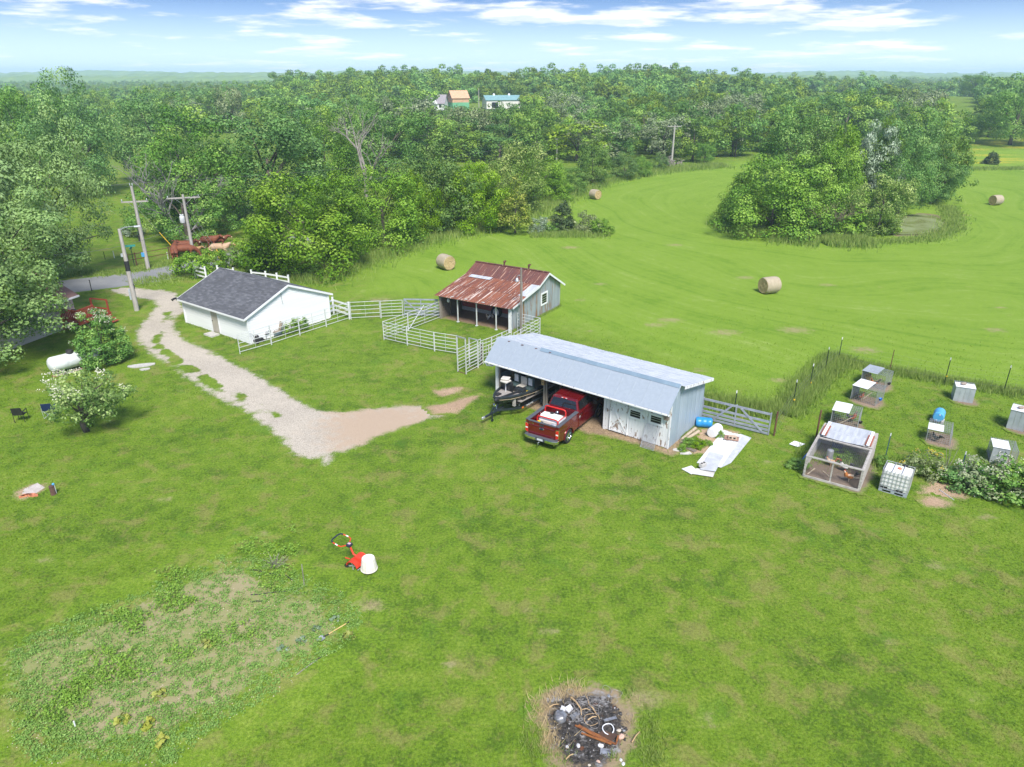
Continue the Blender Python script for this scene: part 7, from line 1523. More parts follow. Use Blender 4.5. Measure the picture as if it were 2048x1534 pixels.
# ------------------------------------------------------------------ the burnt heap at the front
def burn():
    b1 = lambda x, y, z=0: G(980 + x / 5.12, 1340 + y / 5.12, z)
    pl = [b1(*p) for p in ((560, 330), (640, 270), (800, 240), (960, 230), (1120, 240), (1260, 270), (1340, 360), (1400, 470), (1420, 600), (1400, 740), (1330, 850), (1250, 960), (1100, 1080), (850, 1080), (720, 980), (660, 820), (600, 660), (550, 480))]
    m, t = newmat('ash_ground'); pos = nd(t, 'NewGeometry').outputs['Position']; v = vscale(t, pos, (1, 1, 0)); g, gh = grass_col(t)
    n1 = noise(t, v, 1.6, 5, .65); n2 = noise(t, v, 7., 5, .7); n3 = noise(t, v, 26., 3, .7)
    c = mixc(t, sstep(t, n2, .42, .62), (.022, .021, .021), (.075, .068, .062)); c = mixc(t, sstep(t, n1, .52, .64), c, mixc(t, n2, (.10, .085, .075), (.42, .42, .43))); c = mixc(t, mth(t, 'MULTIPLY', sstep(t, n3, .60, .72), .7), c, (.34, .31, .28)); c = mixc(t, mth(t, 'MULTIPLY', sstep(t, noise(t, v, 3.3, 4), .60, .70), .7), c, (.16, .065, .03))
    k = mth(t, 'ADD', attr(t, 'edge'), mth(t, 'ADD', mth(t, 'MULTIPLY', mth(t, 'SUBTRACT', n1, .5), 1.4), mth(t, 'MULTIPLY', mth(t, 'SUBTRACT', n2, .5), .7))); c = mixc(t, sstep(t, k, -.05, .35), mixc(t, sstep(t, k, -.45, .0), g, (.27, .21, .13)), c)
    finish(t, c, .95, 0, n2, .8, .05, .15)
    patch('ash_bed', pl, m, .1, .7, z=.006)
    C = sum(pl, Vector()) / len(pl); q = random.Random(12)
    # low mound of ash and cinders
    mb = MB(); ash = M('ash_lumps', (.022, .021, .021), (.06, .055, .052), 6, .95, detail=6, rust=(.40, .39, .39), rustlo=.56, rusthi=.64)
    for i in range(900):
        a = q.uniform(0, 6.28); r_ = 1.2 * math.sqrt(q.random()); p = C + Vector((r_ * math.cos(a) * 1.0, r_ * math.sin(a) * .95, 0)); s = q.uniform(.012, .06); mb.ball((p.x, p.y, s * .35), s, 5, 4, (1.2, 1, .7))
    mb.jitter(.012, 3); mb.build('ash_lumps', ash, kind='stuff')
    wire = M('burnt_wire', (.30, .29, .28), (.16, .15, .15), 8, .6)
    mb = MB()
    for i in range(46):
        p = b1(q.gauss(970, 120), q.gauss(440, 85)) + Vector((0, 0, q.uniform(.03, .25))); pts = [p]; a = q.uniform(0, 6.28)
        for k in range(9): a += q.uniform(.2, .9); pts.append(pts[-1] + Vector((math.cos(a) * .09, math.sin(a) * .09, q.uniform(-.04, .04))))
        mb.tube([Vector((x, y, max(z, .02))) for x, y, z in pts], .006, 4)
    mb.build('wire_tangle', wire, kind='stuff')
    whi = M('white_slab', (.66, .66, .68), (.50, .50, .52), 5, .8); rb = M('rust_orange', (.30, .115, .03), (.16, .06, .025), 6, .9); mtl = M('burnt_metal', (.38, .40, .43), (.20, .20, .21), 4, .4, .5); wd = M('tan_stick', (.52, .37, .21), (.40, .27, .14), 5, .8); pinkst = M('pink_stone', (.60, .40, .32), (.50, .33, .26), 6, .9); palest = M('pale_stone', (.62, .56, .46), (.50, .44, .36), 6, .9)
    G_ = 'burnt rubbish heap'
    def put(name, mb, mat, p, label, cat, rz=0, smooth=False, bev=0): o = mb.build(name, mat, None, smooth, bev); o.location = p; o.rotation_euler = (0, 0, rz); return tag(o, label, cat, G_)
    put('white_slab', MB().prism([(-.22, -.12), (-.08, .14), (.02, .05), (.18, .16), (.24, .0), (.08, -.16), (.0, -.05)], .05, .09, 'xy').jitter(.01, 1), whi, b1(770, 415, .1), 'broken white slab lying on the black ash', 'slab', .1)
    put('dented_pot', MB().lathe([(0, .0), (.15, .02), (.19, .10), (.19, .22), (.15, .27), (.06, .29), (0, .28)], 16, caps=False).jitter(.012, 2), mtl, b1(718, 515), 'shiny dented metal pot at the left of the ash heap', 'pot', 0, True)
    for x0, y0, x1, y1, r_, l in ((830, 310, 925, 420, .03, 'pale forked stick standing out at the top of the ash heap'), (925, 420, 935, 490, .022, 'short tan stick end below the forked stick'), (985, 300, 1015, 390, .018, 'thin orange stick at the top of the ash heap'), (1015, 385, 1085, 475, .025, 'orange brown branch right of the forked stick'), (1000, 540, 1088, 505, .02, 'light stick lying across the middle of the ash'), (600, 412, 700, 378, .018, 'grey stick by the white slab'), (940, 435, 1020, 435, .014, 'little stick bridging the wires'), (775, 945, 850, 890, .02, 'pale branch at the lower left of the heap'), (1450, 770, 1530, 660, .02, 'pale dry stalk right of the heap')):
        a, b = b1(x0, y0), b1(x1, y1); m = MB(); m.tube([Vector((0, 0, .12)), (b - a) * .5 + Vector((0, 0, .17)), b - a + Vector((0, 0, .12))], [r_, r_ * .9, r_ * .7], 6); put('burnt_stick', m, wd, a, l, 'stick', 0, True)
    a, b, c, d = b1(860, 600), b1(1300, 790), b1(1320, 680), b1(1060, 640); o = thing('bed_rails', 'rusty orange bed frame rails lying across the ash heap', 'metal frame', a, 0, G_)
    for (p, s) in (((870, 600), (1290, 790)), ((935, 680), (1240, 785)), ((905, 600), (1170, 730)), ((940, 640), (1200, 765)), ((1290, 790), (1310, 700))): m = MB(); m.bar(b1(*p) - a + Vector((0, 0, .14)), b1(*s) - a + Vector((0, 0, .11)), .05, .03); m.build('rail', rb, o)
    m = MB(); m.slab(b1(1080, 690) - a + Vector((0, 0, .1)), b1(1240, 770) - a + Vector((0, 0, .1)), b1(1300, 690) - a + Vector((0, 0, .13)), b1(1150, 650) - a + Vector((0, 0, .13)), .01); m.build('sheet', M('rust_brown', (.10, .05, .03), (.06, .035, .025), 6, .9), o)
    m = MB(); pts = [(.17 * math.cos(i * .449), .19 * math.sin(i * .449), .12 + .02 * math.sin(i)) for i in range(15)]; m.tube(pts, .016, 6); put('white_ring', m, WHITE, b1(1207, 632), 'white plastic ring on the rusty debris', 'ring', 0, True)
    m = MB(); pts = [(.24 * math.cos(i * .5), .22 * math.sin(i * .5), .15 + .03 * math.sin(i * 1.3)) for i in range(12)]; m.tube(pts, .008, 5); put('wire_hoop', m, wd, b1(1040, 540), 'tan wire hoop in the middle of the ash', 'hoop', 0, True)
    for i, (x, y, s, mt, l) in enumerate(((1320, 628, .10, palest, 'pale stone at the right of the rusty frame'), (1345, 695, .15, pinkst, 'pinkish broken brick right of the rusty frame'), (905, 785, .11, whi, 'white stone in the lower ash, middle one'), (790, 795, .09, whi, 'white stone in the lower ash, left one'), (1135, 785, .13, whi, 'pale lump under the rusty frame end'), (1370, 630, .09, mtl, 'grey lump beside the pale stone'), (1365, 970, .10, whi, 'white stone at the bottom right below the heap'), (1340, 930, .09, whi, 'second white stone at the bottom right below the heap'), (1110, 945, .09, pinkst, 'small pink stone at the lower edge of the heap'), (1015, 985, .08, palest, 'little pale stone at the lower edge of the heap'), (945, 655, .06, whi, 'tiny white stone beside the frame'), (1215, 275, .10, mtl, 'rounded can end at the top right of the ash'))):
        m = MB(); s *= .68; m.ball((0, 0, s * .4), s, 8, 6, (1.1, .85, .65)); m.jitter(s * .12, i); put('rubble_stone', m, mt, b1(x, y), l, 'stone', i * .7)
    for i, (x, y, l) in enumerate(((1180, 850, 'grey metal plate scrap below the frame'), (1230, 522, 'pale bar scrap right of the wires'), (870, 480, 'silvery crumpled foil in the ash'))):
        m = MB(); m.slab((-.16, -.08, .05), (.16, -.07, .08), (.12, .09, .06), (-.13, .08, .09), .012) if i != 1 else m.bar((-.2, 0, .08), (.2, 0, .08), .07, .04); m.jitter(.012, i); put('metal_scrap', m, mtl, b1(x, y), l, 'scrap', .3 * i)
    # dry and green grass round it
    r = np.random.default_rng(2)
    def ring(name, pts, n, h, mat, sd):
        X = []; Y = []
        for (x, y, s) in pts: c = b1(x, y); k = int(n * s); X.append(c.x + r.normal(0, .2 * s, k)); Y.append(c.y + r.normal(0, .2 * s, k))
        X = np.concatenate(X); Y = np.concatenate(Y); blades(name, X, Y, h * r.uniform(.4, 1.2, len(X)), .018 * r.uniform(.7, 1.5, len(X)), .9, None, sd, mat)
    ring('dry_grass', [(540, 370, 1), (480, 440, .9), (560, 560, 1.2), (600, 680, 1.2), (660, 760, 1), (560, 760, 1), (720, 250, 1), (820, 220, 1), (900, 190, .8), (660, 300, .8), (1440, 540, .4), (450, 330, .5)], 65, .34, MSTRAW, 5)
    ring('green_tufts', [(450, 650, 1), (430, 780, 1), (500, 860, 1), (1600, 560, 1), (1620, 700, 1.3), (1560, 850, 1.3), (1680, 920, 1), (700, 900, 1.2), (1420, 270, .6), (1250, 900, .4)], 210, .22, MTALL, 6)
burn()
# ------------------------------------------------------------------ left lawn: gas tank, chairs, little trees, stones
def leftlawn():
    l8 = lambda x, y, z=0: G(x / 6.1375, 650 + y / 6.1375, z)
    a, b = l8(660, 640), l8(1110, 520); d = (flat(b) - flat(a)); L = d.length; o = thing('gas_tank', 'long white mottled propane tank with black lid on the lawn', 'gas tank', (flat(a) + flat(b)) / 2 + Vector((0, .45, 0)), math.atan2(d.y, d.x))
    tm = M('mottled_white_tank', (.66, .68, .68), (.50, .53, .53), 3.5, .5, detail=8, rust=(.36, .38, .38), rustlo=.60, rusthi=.72, rustscale=9); r_ = .50; Lt = L + .35
    prof = [(0, -Lt / 2 - .26), (.18, -Lt / 2 - .245), (.34, -Lt / 2 - .19), (.45, -Lt / 2 - .10), (r_, -Lt / 2), (r_, -.02), (r_ + .006, -.015), (r_ + .006, .015), (r_, .02), (r_, Lt / 2), (.45, Lt / 2 + .10), (.34, Lt / 2 + .19), (.18, Lt / 2 + .245), (0, Lt / 2 + .26)]
    m = MB(); m.lathe(prof, 28, (0, 0, .74), (1, 0, 0), caps=False); m.build('tank_body', tm, o, True)
    m = MB(); m.lathe([(.22, 0), (.22, .17), (.20, .24), (.0, .25)], 16, (-.12, 0, 1.19), caps=False); m.build('valve_dome', M('lid_black', (.03, .028, .03), (.05, .045, .048), 4, .5), o, True)
    for x in (-Lt * .33, Lt * .33):
        m = MB(); m.bx(x - .08, x + .08, -.35, .35, .0, .36); m.build('saddle_foot', CONC, o)
    m = MB(); m.bx(-.40, -.12, -.506, -.50, .66, .80); 
    q = random.Random(2); m = MB()
    bks = [BRICKR, M('tan_brick', (.50, .36, .27), (.42, .29, .21), 6, .9), CONC]
    for i in range(22):
        x = -L / 2 + i * L / 21; m = MB(); m.box((0, 0, .05), (.2, .12, .1), q.uniform(-.6, .6)); k = m.build('edging_brick', q.choice(bks)); k.location = flat(a).lerp(flat(b), i / 21) + Vector((0, .02, 0)); tag(k, 'broken brick in the edging row under the gas tank', 'brick', 'edging bricks under the gas tank')
    # two seats
    def foldchair(p, rz, label, mat, black):
        o = thing('folding_chair' if not black else 'lawn_chair', label, 'chair', p, rz); fm = BLACK if black else M('grey_tube', (.42, .48, .52), None, 4, .4)
        m = MB(); m.slab((-.26, -.02, .44), (.26, -.02, .44), (.26, .44, .42), (-.26, .44, .42), .02); m.build('seat', mat, o); m = MB(); m.slab((-.28, -.04, .46), (.28, -.04, .46), (.26, -.16, .92), (-.26, -.16, .92), .02); m.build('backrest', mat, o)
        for sx in (-.27, .27): m = MB(); m.bar((sx, -.14, .66), (sx, .40, .64), .06, .03); m.build('armrest', mat if not black else BLACK, o)
        if black:
            for sx, y in ((-.26, -.08), (.26, -.08), (-.26, .42), (.26, .42)): m = MB(); m.tube([(sx, y, 0), (sx, y, .64)], .018, 6); m.build('leg', fm, o)
        else:
            for p_, s in (((-.26, -.1, 0), (.26, -.06, .44)), ((.26, -.1, 0), (-.26, -.06, .44)), ((-.26, .40, 0), (.26, .40, .44)), ((.26, .40, 0), (-.26, .40, .44)), ((-.27, -.1, 0), (-.27, -.14, .68)), ((.27, -.1, 0), (.27, -.14, .68)), ((-.27, .4, 0), (-.27, .4, .66)), ((.27, .4, 0), (.27, .4, .66))): m = MB(); m.tube([p_, s], .012, 6); m.build('leg', fm, o)
        return o
    foldchair(l8(255, 1190), R(10), 'black mesh lawn chair standing on the left lawn', BLACK, True)
    foldchair(l8(615, 1135), R(14), 'navy blue folding camp chair beside the white flowering little tree', M('navy_canvas', (.012, .03, .10), (.01, .024, .08), 6, .8), False)
    # flowering small trees
    def ftree(p, h, z0, rad, label, kind, seed, ncl, nl, nb, prof, name='flowering_tree', r0=.12, bs=.07):
        me, c = crown_mesh('crown', LM[kind], seed, h, rad, z0, ncl, nl, .07, prof, crad=rad * .26, lob=.4, inner=.4); o = thing(name, label, 'tree', p, 0); part('crown', me, o, (.5 if seed == 31 else 0, 0, 0)); part('trunk', trunk_mesh(seed, h, z0, r0, [c_ + np.array([.5 if seed == 31 else 0, 0, 0]) for c_ in c], MBARK, 10), o); add_bloom(o, MBLOOM, nb, bs, seed, 'blossom'); return o
    ftree(l8(1070, 1305), 3.0, .95, 1.6, 'small wide tree full of cream blossom on the left lawn', 'cream', 31, 150, 42, 170, 'vase', r0=.14, bs=.065)
    ftree(G(212, 728), 3.8, .3, 1.35, 'dense dark shrub tree dotted with white blossom by the gas tank', 'oak', 32, 190, 60, 230, 'egg', r0=.1, bs=.055)
    m = MB(); 
    for (x, y, w_, d_, l) in ((1735, 502, .85, .34, 'large flat stone in the lawn right of the gas tank'), (1778, 548, .32, .2, 'small flat stone below the large one')):
        m = MB(); m.prism([(w_ * math.cos(t) * (1 + .15 * math.sin(3 * t)), d_ * math.sin(t) * (1 + .1 * math.sin(2 * t + 1))) for t in [i * .5236 for i in range(12)]], 0, .06, 'xy'); k = m.build('flat_stone', CONC); k.location = l8(x, y); k.rotation_euler = (0, 0, .3); tag(k, l, 'stone')
    # stump with its standpipe, old pad beside
    s8 = lambda x, y: G(x / 12.8, 940 + y / 12.8)
    o = thing('tree_stump', 'short brown stump post with a blue tap on it', 'stump', s8(1375, 620)); m = MB(); m.lathe([(.14, -.05), (.12, .08), (.115, .42), (.12, .45)], 10); m.jitter(.008, 3); m.build('stump', M('stump_bark', (.14, .075, .055), (.09, .05, .04), 5, .9), o); m = MB(); m.lathe([(.02, 0), (.02, .5)], 8, (.1, .06, 0)); m.build('white_pipe', WHITE, o); m = MB(); m.ball((.08, .04, .52), .06, 8, 6); m.build('tap', LBLUE, o, True)
    P = [s8(570, 620), s8(930, 600), s8(1150, 460), s8(960, 340), s8(620, 500)]; c = P[0]; m = MB(); m.prism([(p.x - c.x, p.y - c.y) for p in P], .0, .03, 'xy'); k = m.build('stone_pad', M('pad_stone', (.50, .45, .42), (.40, .35, .32), 4, .9)); k.location = c; tag(k, 'flat grey pad in the lawn at the far left', 'stone pad')
    q = random.Random(8)
    for i in range(7): m = MB(); m.box((0, 0, .04), (.24, .12, .08), q.uniform(0, 3)); k = m.build('pad_brick', M('orange_brick', (.62, .23, .12), (.5, .18, .1), 6, .9) if 'orange_brick' not in MATS else MATS['orange_brick']); k.location = s8(570 + i * 55, 670 - i * 3 + q.uniform(-20, 30)); tag(k, 'orange brick along the lower side of the grey lawn pad', 'brick', 'orange bricks by the pad')
    # round the garage gable
    def patiochair(p, rz, label):
        o = thing('patio_chair', label, 'chair', p, rz); sl = M('tan_sling', (.30, .25, .19), (.24, .20, .15), 12, .8) if 'tan_sling' not in MATS else MATS['tan_sling']
        m = MB(); m.slab((-.27, -.05, .42), (.27, -.05, .42), (.27, .45, .44), (-.27, .45, .44), .02); m.build('seat', sl, o); m = MB(); m.slab((-.27, -.06, .45), (.27, -.06, .45), (.25, -.28, 1.1), (-.25, -.28, 1.1), .02); m.build('backrest', sl, o)
        for sx in (-.29, .29): m = MB(); m.tube([(sx, -.30, 1.1), (sx, -.05, .43), (sx, .46, .44), (sx, .5, .03)], .018, 6); m.build('side_frame', BLACK, o, True); m = MB(); m.tube([(sx, -.1, .62), (sx, .2, .66), (sx, .42, .62), (sx, .47, .44)], .016, 6); m.build('armrest', BLACK, o, True); m = MB(); m.tube([(sx, .4, .02), (sx, -.3, .02)], .016, 6); m.build('runner', BLACK, o)
        return o
    z4 = lambda x, y: G(490 + x / 18.62, 640 + y / 18.62)
    patiochair(z4(850, 660), GF.rz + 1.8, 'tan sling patio chair turned towards the garage, left of the two'); patiochair(z4(1280, 600), GF.rz + 1.3, 'tan sling patio chair with high back, right of the two')
    o = thing('tube_frame', 'black bent tube frame leaning on the garage gable', 'frame', z4(560, 760), GF.rz); m = MB(); m.tube([(-.5, 0, 0), (-.5, .08, 1.05), (-.42, .1, 1.15), (.48, .1, 1.15), (.55, .08, 1.05), (.55, 0, 0)], .022, 7); m.build('tube', BLACK, o, True); m = MB(); m.tube([(-.5, .04, .5), (.55, .04, .5)], .014, 6); m.build('cross_bar', BLACK, o)
    o = thing('push_mower', 'small black push mower beside the garage corner', 'mower', z4(480, 830), GF.rz + .2); m = MB(); m.box((0, 0, .22), (.75, .5, .16)); m.build('deck', BLACK, o, bevel=.05); m = MB(); m.lathe([(.17, 0), (.17, .2), (.12, .26)], 14, (-.05, 0, .3)); m.build('engine', BLACK, o, True)
    for x in (-.3, .3):
        for y in (-.27, .27): m = MB(); m.lathe([(.11, -.03), (.11, .03)], 14, (x, y, .11), (0, 1, 0)); m.build('wheel', RUBBER, o)
    m = MB(); m.tube([(-.35, -.2, .3), (-.62, -.2, .85), (-.62, .2, .85), (-.35, .2, .3)], .014, 6); m.build('handle', BLACK, o, True)
    o = thing('small_heater', 'little grey and black charcoal smoker between the patio chairs', 'smoker', z4(1020, 560), GF.rz); m = MB(); m.lathe([(.15, .15), (.17, .2), (.17, .55), (.10, .68), (.03, .72)], 14); m.build('drum', BLACK, o, True); m = MB(); [m.bar((.13 * math.cos(a), .13 * math.sin(a), 0), (.13 * math.cos(a), .13 * math.sin(a), .2), .02) for a in (0, 2.1, 4.2)]; m.build('legs', GALV, o)
    for i, (x, y, w_, h, l) in enumerate(((1750, 430, 1.6, 1.0, 'tall weeds growing against the garage gable'), (2080, 330, 1.3, .9, 'green weeds at the right half of the garage gable'), (900, 420, .5, .9, 'single green weed stem between the patio chairs'))): tree('bush_g', z4(x, y), h, w_, l, 'weeds at the garage gable', cat='weed', name='weed_clump')
    m = MB(); p = q2(1520, 840); m.bar((0, 0, .02), GF.y * .0 + Vector((-.55, .75, 1.0)), .1, .03); o = m.build('leaning_board', WOOD); o.location = p; tag(o, 'grey board leaning on the garage gable above the weeds', 'board')
leftlawn()
# ------------------------------------------------------------------ poles, wires, signs and the pasture fence
PTOP = {}
def utility():
    POLEW = M('grey_pole_wood', (.46, .435, .40), (.32, .30, .28), 3, .85, stretch=(6, 6, .4))
    def pole(px, py, top, r_, label, arms=(), key=None, Y=None):
        p = G(px, py) if Y is None else GX(px, Y); h = ztop(p, top) - p.z; o = thing('utility_pole', label, 'utility pole', p, 0, 'utility poles'); m = MB(); m.lathe([(r_ * 1.2, -.2), (r_, h * .5), (r_ * .72, h)], 10); m.build('pole', POLEW, o, True)
        for (dz, L, az) in arms:
            d = Vector((math.cos(az), math.sin(az), 0)) * L / 2; m = MB(); m.bar(Vector((0, -.0, h - dz)) - d + Vector((-.1 * math.sin(az), .1 * math.cos(az), 0)), Vector((0, 0, h - dz)) + d + Vector((-.1 * math.sin(az), .1 * math.cos(az), 0)), .11, .13); m.build('crossarm', POLEW, o)
            for k in (-1, 1): m = MB(); m.bar(Vector((0, 0, h - dz - .75)), Vector((0, 0, h - dz)) + d * .55 * k, .04, .02); m.build('arm_brace', GALV, o)
            for k in (-.92, .92): m = MB(); m.lathe([(.02, .06), (.05, .14), (.03, .18), (.05, .22), (.02, .28)], 8, Vector((0, 0, h - dz)) + d * k); m.build('insulator', M('insulator_grey', (.50, .56, .58), None, 5, .3) if 'insulator_grey' not in MATS else MATS['insulator_grey'], o)
        for dx in (-.12, .12): 
            if arms and key == 'A': m = MB(); m.lathe([(.015, 0), (.05, .15), (.02, .3)], 8, (dx, 0, h)); m.build('insulator', MATS['insulator_grey'], o)
        PTOP[key] = p + Vector((0, 0, h)); return o, p, h
    A, pa, ha = pole(297, 538, 372, .17, 'wooden utility pole with crossarm beside the road, near the green sign', ((1.5, 2.4, R(18)),), 'A')
    m = MB(); m.box((-.22, .05, ha * .38), (.3, .25, .55)); m.build('black_box', BLACK, A, bevel=.04); m = MB(); m.box((-.16, -.16, 1.5), (.32, .16, .42)); m.build('meter_box', LBLUE, A, bevel=.03)
    B, pb, hb = pole(388, 515, 389, .16, 'utility pole with transformer above the red cattle', ((.35, 3.2, R(20)),), 'B')
    m = MB(); m.lathe([(.0, 0), (.24, .0), (.26, .06), (.26, .62), (.2, .70), (.05, .74), (.05, .9)], 16, (-.48, -.05, hb - 2.9), caps=False); m.build('transformer', M('transformer_grey', (.62, .64, .66), None, 4, .4), B, True); m = MB(); [m.lathe([(.05, 0), (.07, .06), (.04, .12), (.07, .18), (.02, .26)], 8, (-.48 + dx, -.05, hb - 2.25)) for dx in (-.14, .14)]; m.build('bushing', MATS['insulator_grey'], B)
    C, pc, hc = pole(274, 621, 458, .17, 'pale leaning lamp pole with a black band by the drive bend', (), 'C')
    m = MB(); m.lathe([(.185, hc * .50), (.18, hc * .62)], 12, caps=False); m.build('black_band', BLACK, C, True); m = MB(); m.tube([(0, 0, hc - .12), (.35, .15, hc + .1), (1.0, .45, hc + .12)], .03, 6); m.build('lamp_arm', GALV, C); m = MB(); m.box((1.2, .54, hc + .10), (.5, .22, .12), .42); m.build('lamp_head', M('lamp_grey', (.55, .58, .60), None, 4, .4), C, bevel=.04)
    m = MB(); m.box((-.2, 0, 1.4), (.24, .2, .9)); m.tube([(-.17, .0, 0), (-.17, 0, hc * .5)], .035, 6); m.build('meter_box', M('meter_grey', (.45, .50, .54), None, 4, .4), C); m = MB(); m.box((-.18, 0, hc - 2.1), (.2, .2, .26)); m.build('junction_box', MATS['meter_grey'], C); m = MB(); m.tube([(.2, -.1, 2.3), (.3, -.1, 2.1), (.24, -.1, 1.9)], .03, 6); m.build('hook', BLACK, C)
    D, pd, hd = pole(1113, 326, 277, .17, 'bare wooden pole rising over the hedgerow', ((.15, .9, 0),), 'D', Y=166)
    E_, pe, he = pole(1343, 332, 250, .20, 'tall far utility pole with pale crossarm at the hedge end', ((.3, 3.2, R(10)),), 'E', Y=162)
    for px, Y, top, l in ((2007, 420, 162, 'left one of two thin poles by the far road at the right'), (2028, 420, 162, 'right one of two thin poles by the far road at the right'), (1968, 400, 170, 'far thin pole left of the far road'), (958, 330, 176, 'thin pale pole between the far houses')): pole(px, 0, top, .14, l, (), 'f%d' % px, Y=Y)
    wm = M('wire_dark', (.16, .165, .17), None, 4, .5)
    def wire(a, b, sag, label, r_=.013, name='power_line'):
        a, b = Vector(a), Vector(b); n = 18; m = MB(); m.tube([(b - a) * (i / n) + Vector((0, 0, -sag * 4 * (i / n) * (1 - i / n))) for i in range(n + 1)], r_, 4, False); o = m.build(name, wm); o.location = a; tag(o, label, 'wire', 'overhead wires'); return o
    tA, tB, tC, tD, tE = (PTOP[k] for k in 'ABCDE'); dA = Vector((1.1, .36, -1.3))
    wire(tA + Vector((0, 0, .25)), tD + Vector((0, 0, .1)), 1.2, 'highest wire from the roadside pole to the bare wooden pole'); wire(tA + dA, tB + Vector((1.4, .5, -.1)), .3, 'wire from the roadside pole crossarm to the transformer pole'); wire(tB + Vector((1.4, .5, -.1)), tD + Vector((0, 0, -.6)), 1.6, 'wire from the transformer pole across the oaks to the bare wooden pole')
    wire(tD + Vector((.3, 0, 0)), tE + Vector((-1.4, 0, 0)), .8, 'upper wire between the bare wooden pole and the far pole'); wire(tD + Vector((0, 0, -1.2)), tE + Vector((0, 0, -1.5)), .9, 'lower wire between the bare wooden pole and the far pole'); wire(tE, GX(1700, 190) + Vector((0, 0, 8)), 1.0, 'wire running on from the far pole behind the grove')
    wire(tA + Vector((0, 0, .25)), tA + Vector((-40, -14, .3)), .8, 'wire leaving the roadside pole to the left through the maples'); wire(tB + Vector((0, 0, -2.9)), tC + Vector((-12, -3, -1.0)), 1.6, 'slack wire from the transformer pole down towards the house')
    gy = M('guy_yellow', (.80, .50, .02), None, 4, .5)
    z5_ = lambda x, y: G(200 + x / 5.68, 350 + y / 5.68)
    for (tx, ty, l) in (((1455, 1050), .93, 'right guy wire of the transformer pole with yellow guard'), ((1425, 1035), .74, 'middle guy wire of the transformer pole with yellow guard'), ((1300, 995), .60, 'left guy wire of the transformer pole with yellow guard')):
        e = z5_(*tx); s = pb + Vector((0, 0, hb * ty)); o = thing('guy_wire', l, 'guy wire', e, 0, 'guy wires with yellow guards'); m = MB(); m.tube([(0, 0, 0), s - e], .014, 4); m.build('wire', wm, o); m = MB(); m.tube([(s - e) * .01, (s - e) * .26], .035, 6); m.build('guard', gy, o)
    e, s = z5_(930, 935), G(200 + 770 / 5.68, 350 + 775 / 5.68, 2.6); e2 = flat(e); o = thing('guy_wire', 'slanting yellow guard before the cattle, its wire rising left', 'guy wire', e2, 0, 'guy wires with yellow guards'); m = MB(); d_ = Vector((-2.1, .4, 2.6)); m.tube([(0, 0, 0), d_], .035, 6); m.build('guard', gy, o); m = MB(); m.tube([d_ * 1.01, d_ * 2.2], .012, 4); m.build('wire', wm, o)
    p = z5_(395, 1045); o = thing('street_sign', 'green crossed street name signs on a thin post by the road', 'street sign', p, R(20)); h = ztop(p, 350 + 805 / 5.68); m = MB(); m.tube([(0, 0, -.1), (0, 0, h - .1)], .035, 6); m.build('post', MATS['post_green'], o); sgm = M('sign_green', (.06, .38, .32), (.05, .32, .27), 4, .5)
    m = MB(); m.box((0, 0, h - .0), (.9, .02, .2), .1); m.build('sign_plate', sgm, o); m = MB(); m.box((0, 0, h - .22), (.9, .02, .2), 1.4); m.build('sign_plate', sgm, o)
    rp = MATS['rusty_steel']
    def pf(pts, label, h=1.25):
        b = z5_(*pts[0]); o = thing('pasture_fence', label, 'fence', b, 0, 'rusty pipe pasture fences'); P = [z5_(*p) - b for p in pts]
        for p in P: m = MB(); m.lathe([(.06, -.1), (.06, h + .1)], 7, p); m.build('post', rp, o)
        for i in range(len(P) - 1):
            for z in (h, h * .55): m = MB(); m.tube([P[i] + Vector((0, 0, z)), P[i + 1] + Vector((0, 0, z))], .035, 6); m.build('rail', rp, o)
    pf([(335, 1045), (420, 1030), (545, 1010), (800, 960), (1035, 935)], 'rusty pipe fence between the road and the cattle')
    for i, (x, y, l) in enumerate(((165, 945, 'white insulated post in the pasture left of the lamp pole'), (775, 960, 'short white post by the cattle fence'), (60, 960, 'thin dark post at the pasture edge by the maple'))): m = MB(); m.lathe([(.035, -.05), (.035, .8)], 6); o = m.build('marker_post', WHITE if i < 2 else MATS['post_green']); o.location = z5_(x, y); tag(o, l, 'post')
    m = MB(); m.lathe([(.04, -.05), (.04, 1.1)], 6); o = m.build('marker_post', BLACK); o.location = G(184, 583); tag(o, 'black marker post where the drive meets the road', 'post')
utility()
# ------------------------------------------------------------------ bare trees
def bare_tree(p, h, label, seed, spread=.5, r0=.22, n=7, depth_=4, mat=None, cat='tree', name='dead_tree', group=None):
    q = random.Random(seed); o = thing(name, label, cat, p, q.uniform(0, 6), group); mb = MB(); tw = MB()
    def br(s, d, L, r, k):
        e = s + d * L; m_ = s + d * L * .5 + Vector((q.uniform(-1, 1), q.uniform(-1, 1), q.uniform(-.3, .5))) * L * .07; (mb if k > 1 else tw).tube([s, m_, e], [r, r * .8, r * .6], 6 if k > 1 else 4, False)
        if k == 0: return
        for i in range(q.choice([2, 3, 3]) if k > 1 else 3):
            ax = Vector((q.uniform(-1, 1), q.uniform(-1, 1), q.uniform(-.2, .6))).normalized(); nd_ = (d + ax * spread * q.uniform(.7, 1.5)).normalized(); br(s.lerp(e, q.uniform(.55, 1)), nd_, L * q.uniform(.55, .8), r * .55, k - 1)
    for i in range(n):
        a = 6.28 * i / n + q.uniform(-.3, .3); d = Vector((math.cos(a) * spread, math.sin(a) * spread, 1)).normalized() if n > 1 else Vector((0.03, 0, 1)); br(Vector((0, 0, -.1)), d, h * .38, r0, depth_)
    mb.build('limbs', mat or MDEAD, o, True); tw.build('twigs', mat or MDEAD, o, kind='stuff')
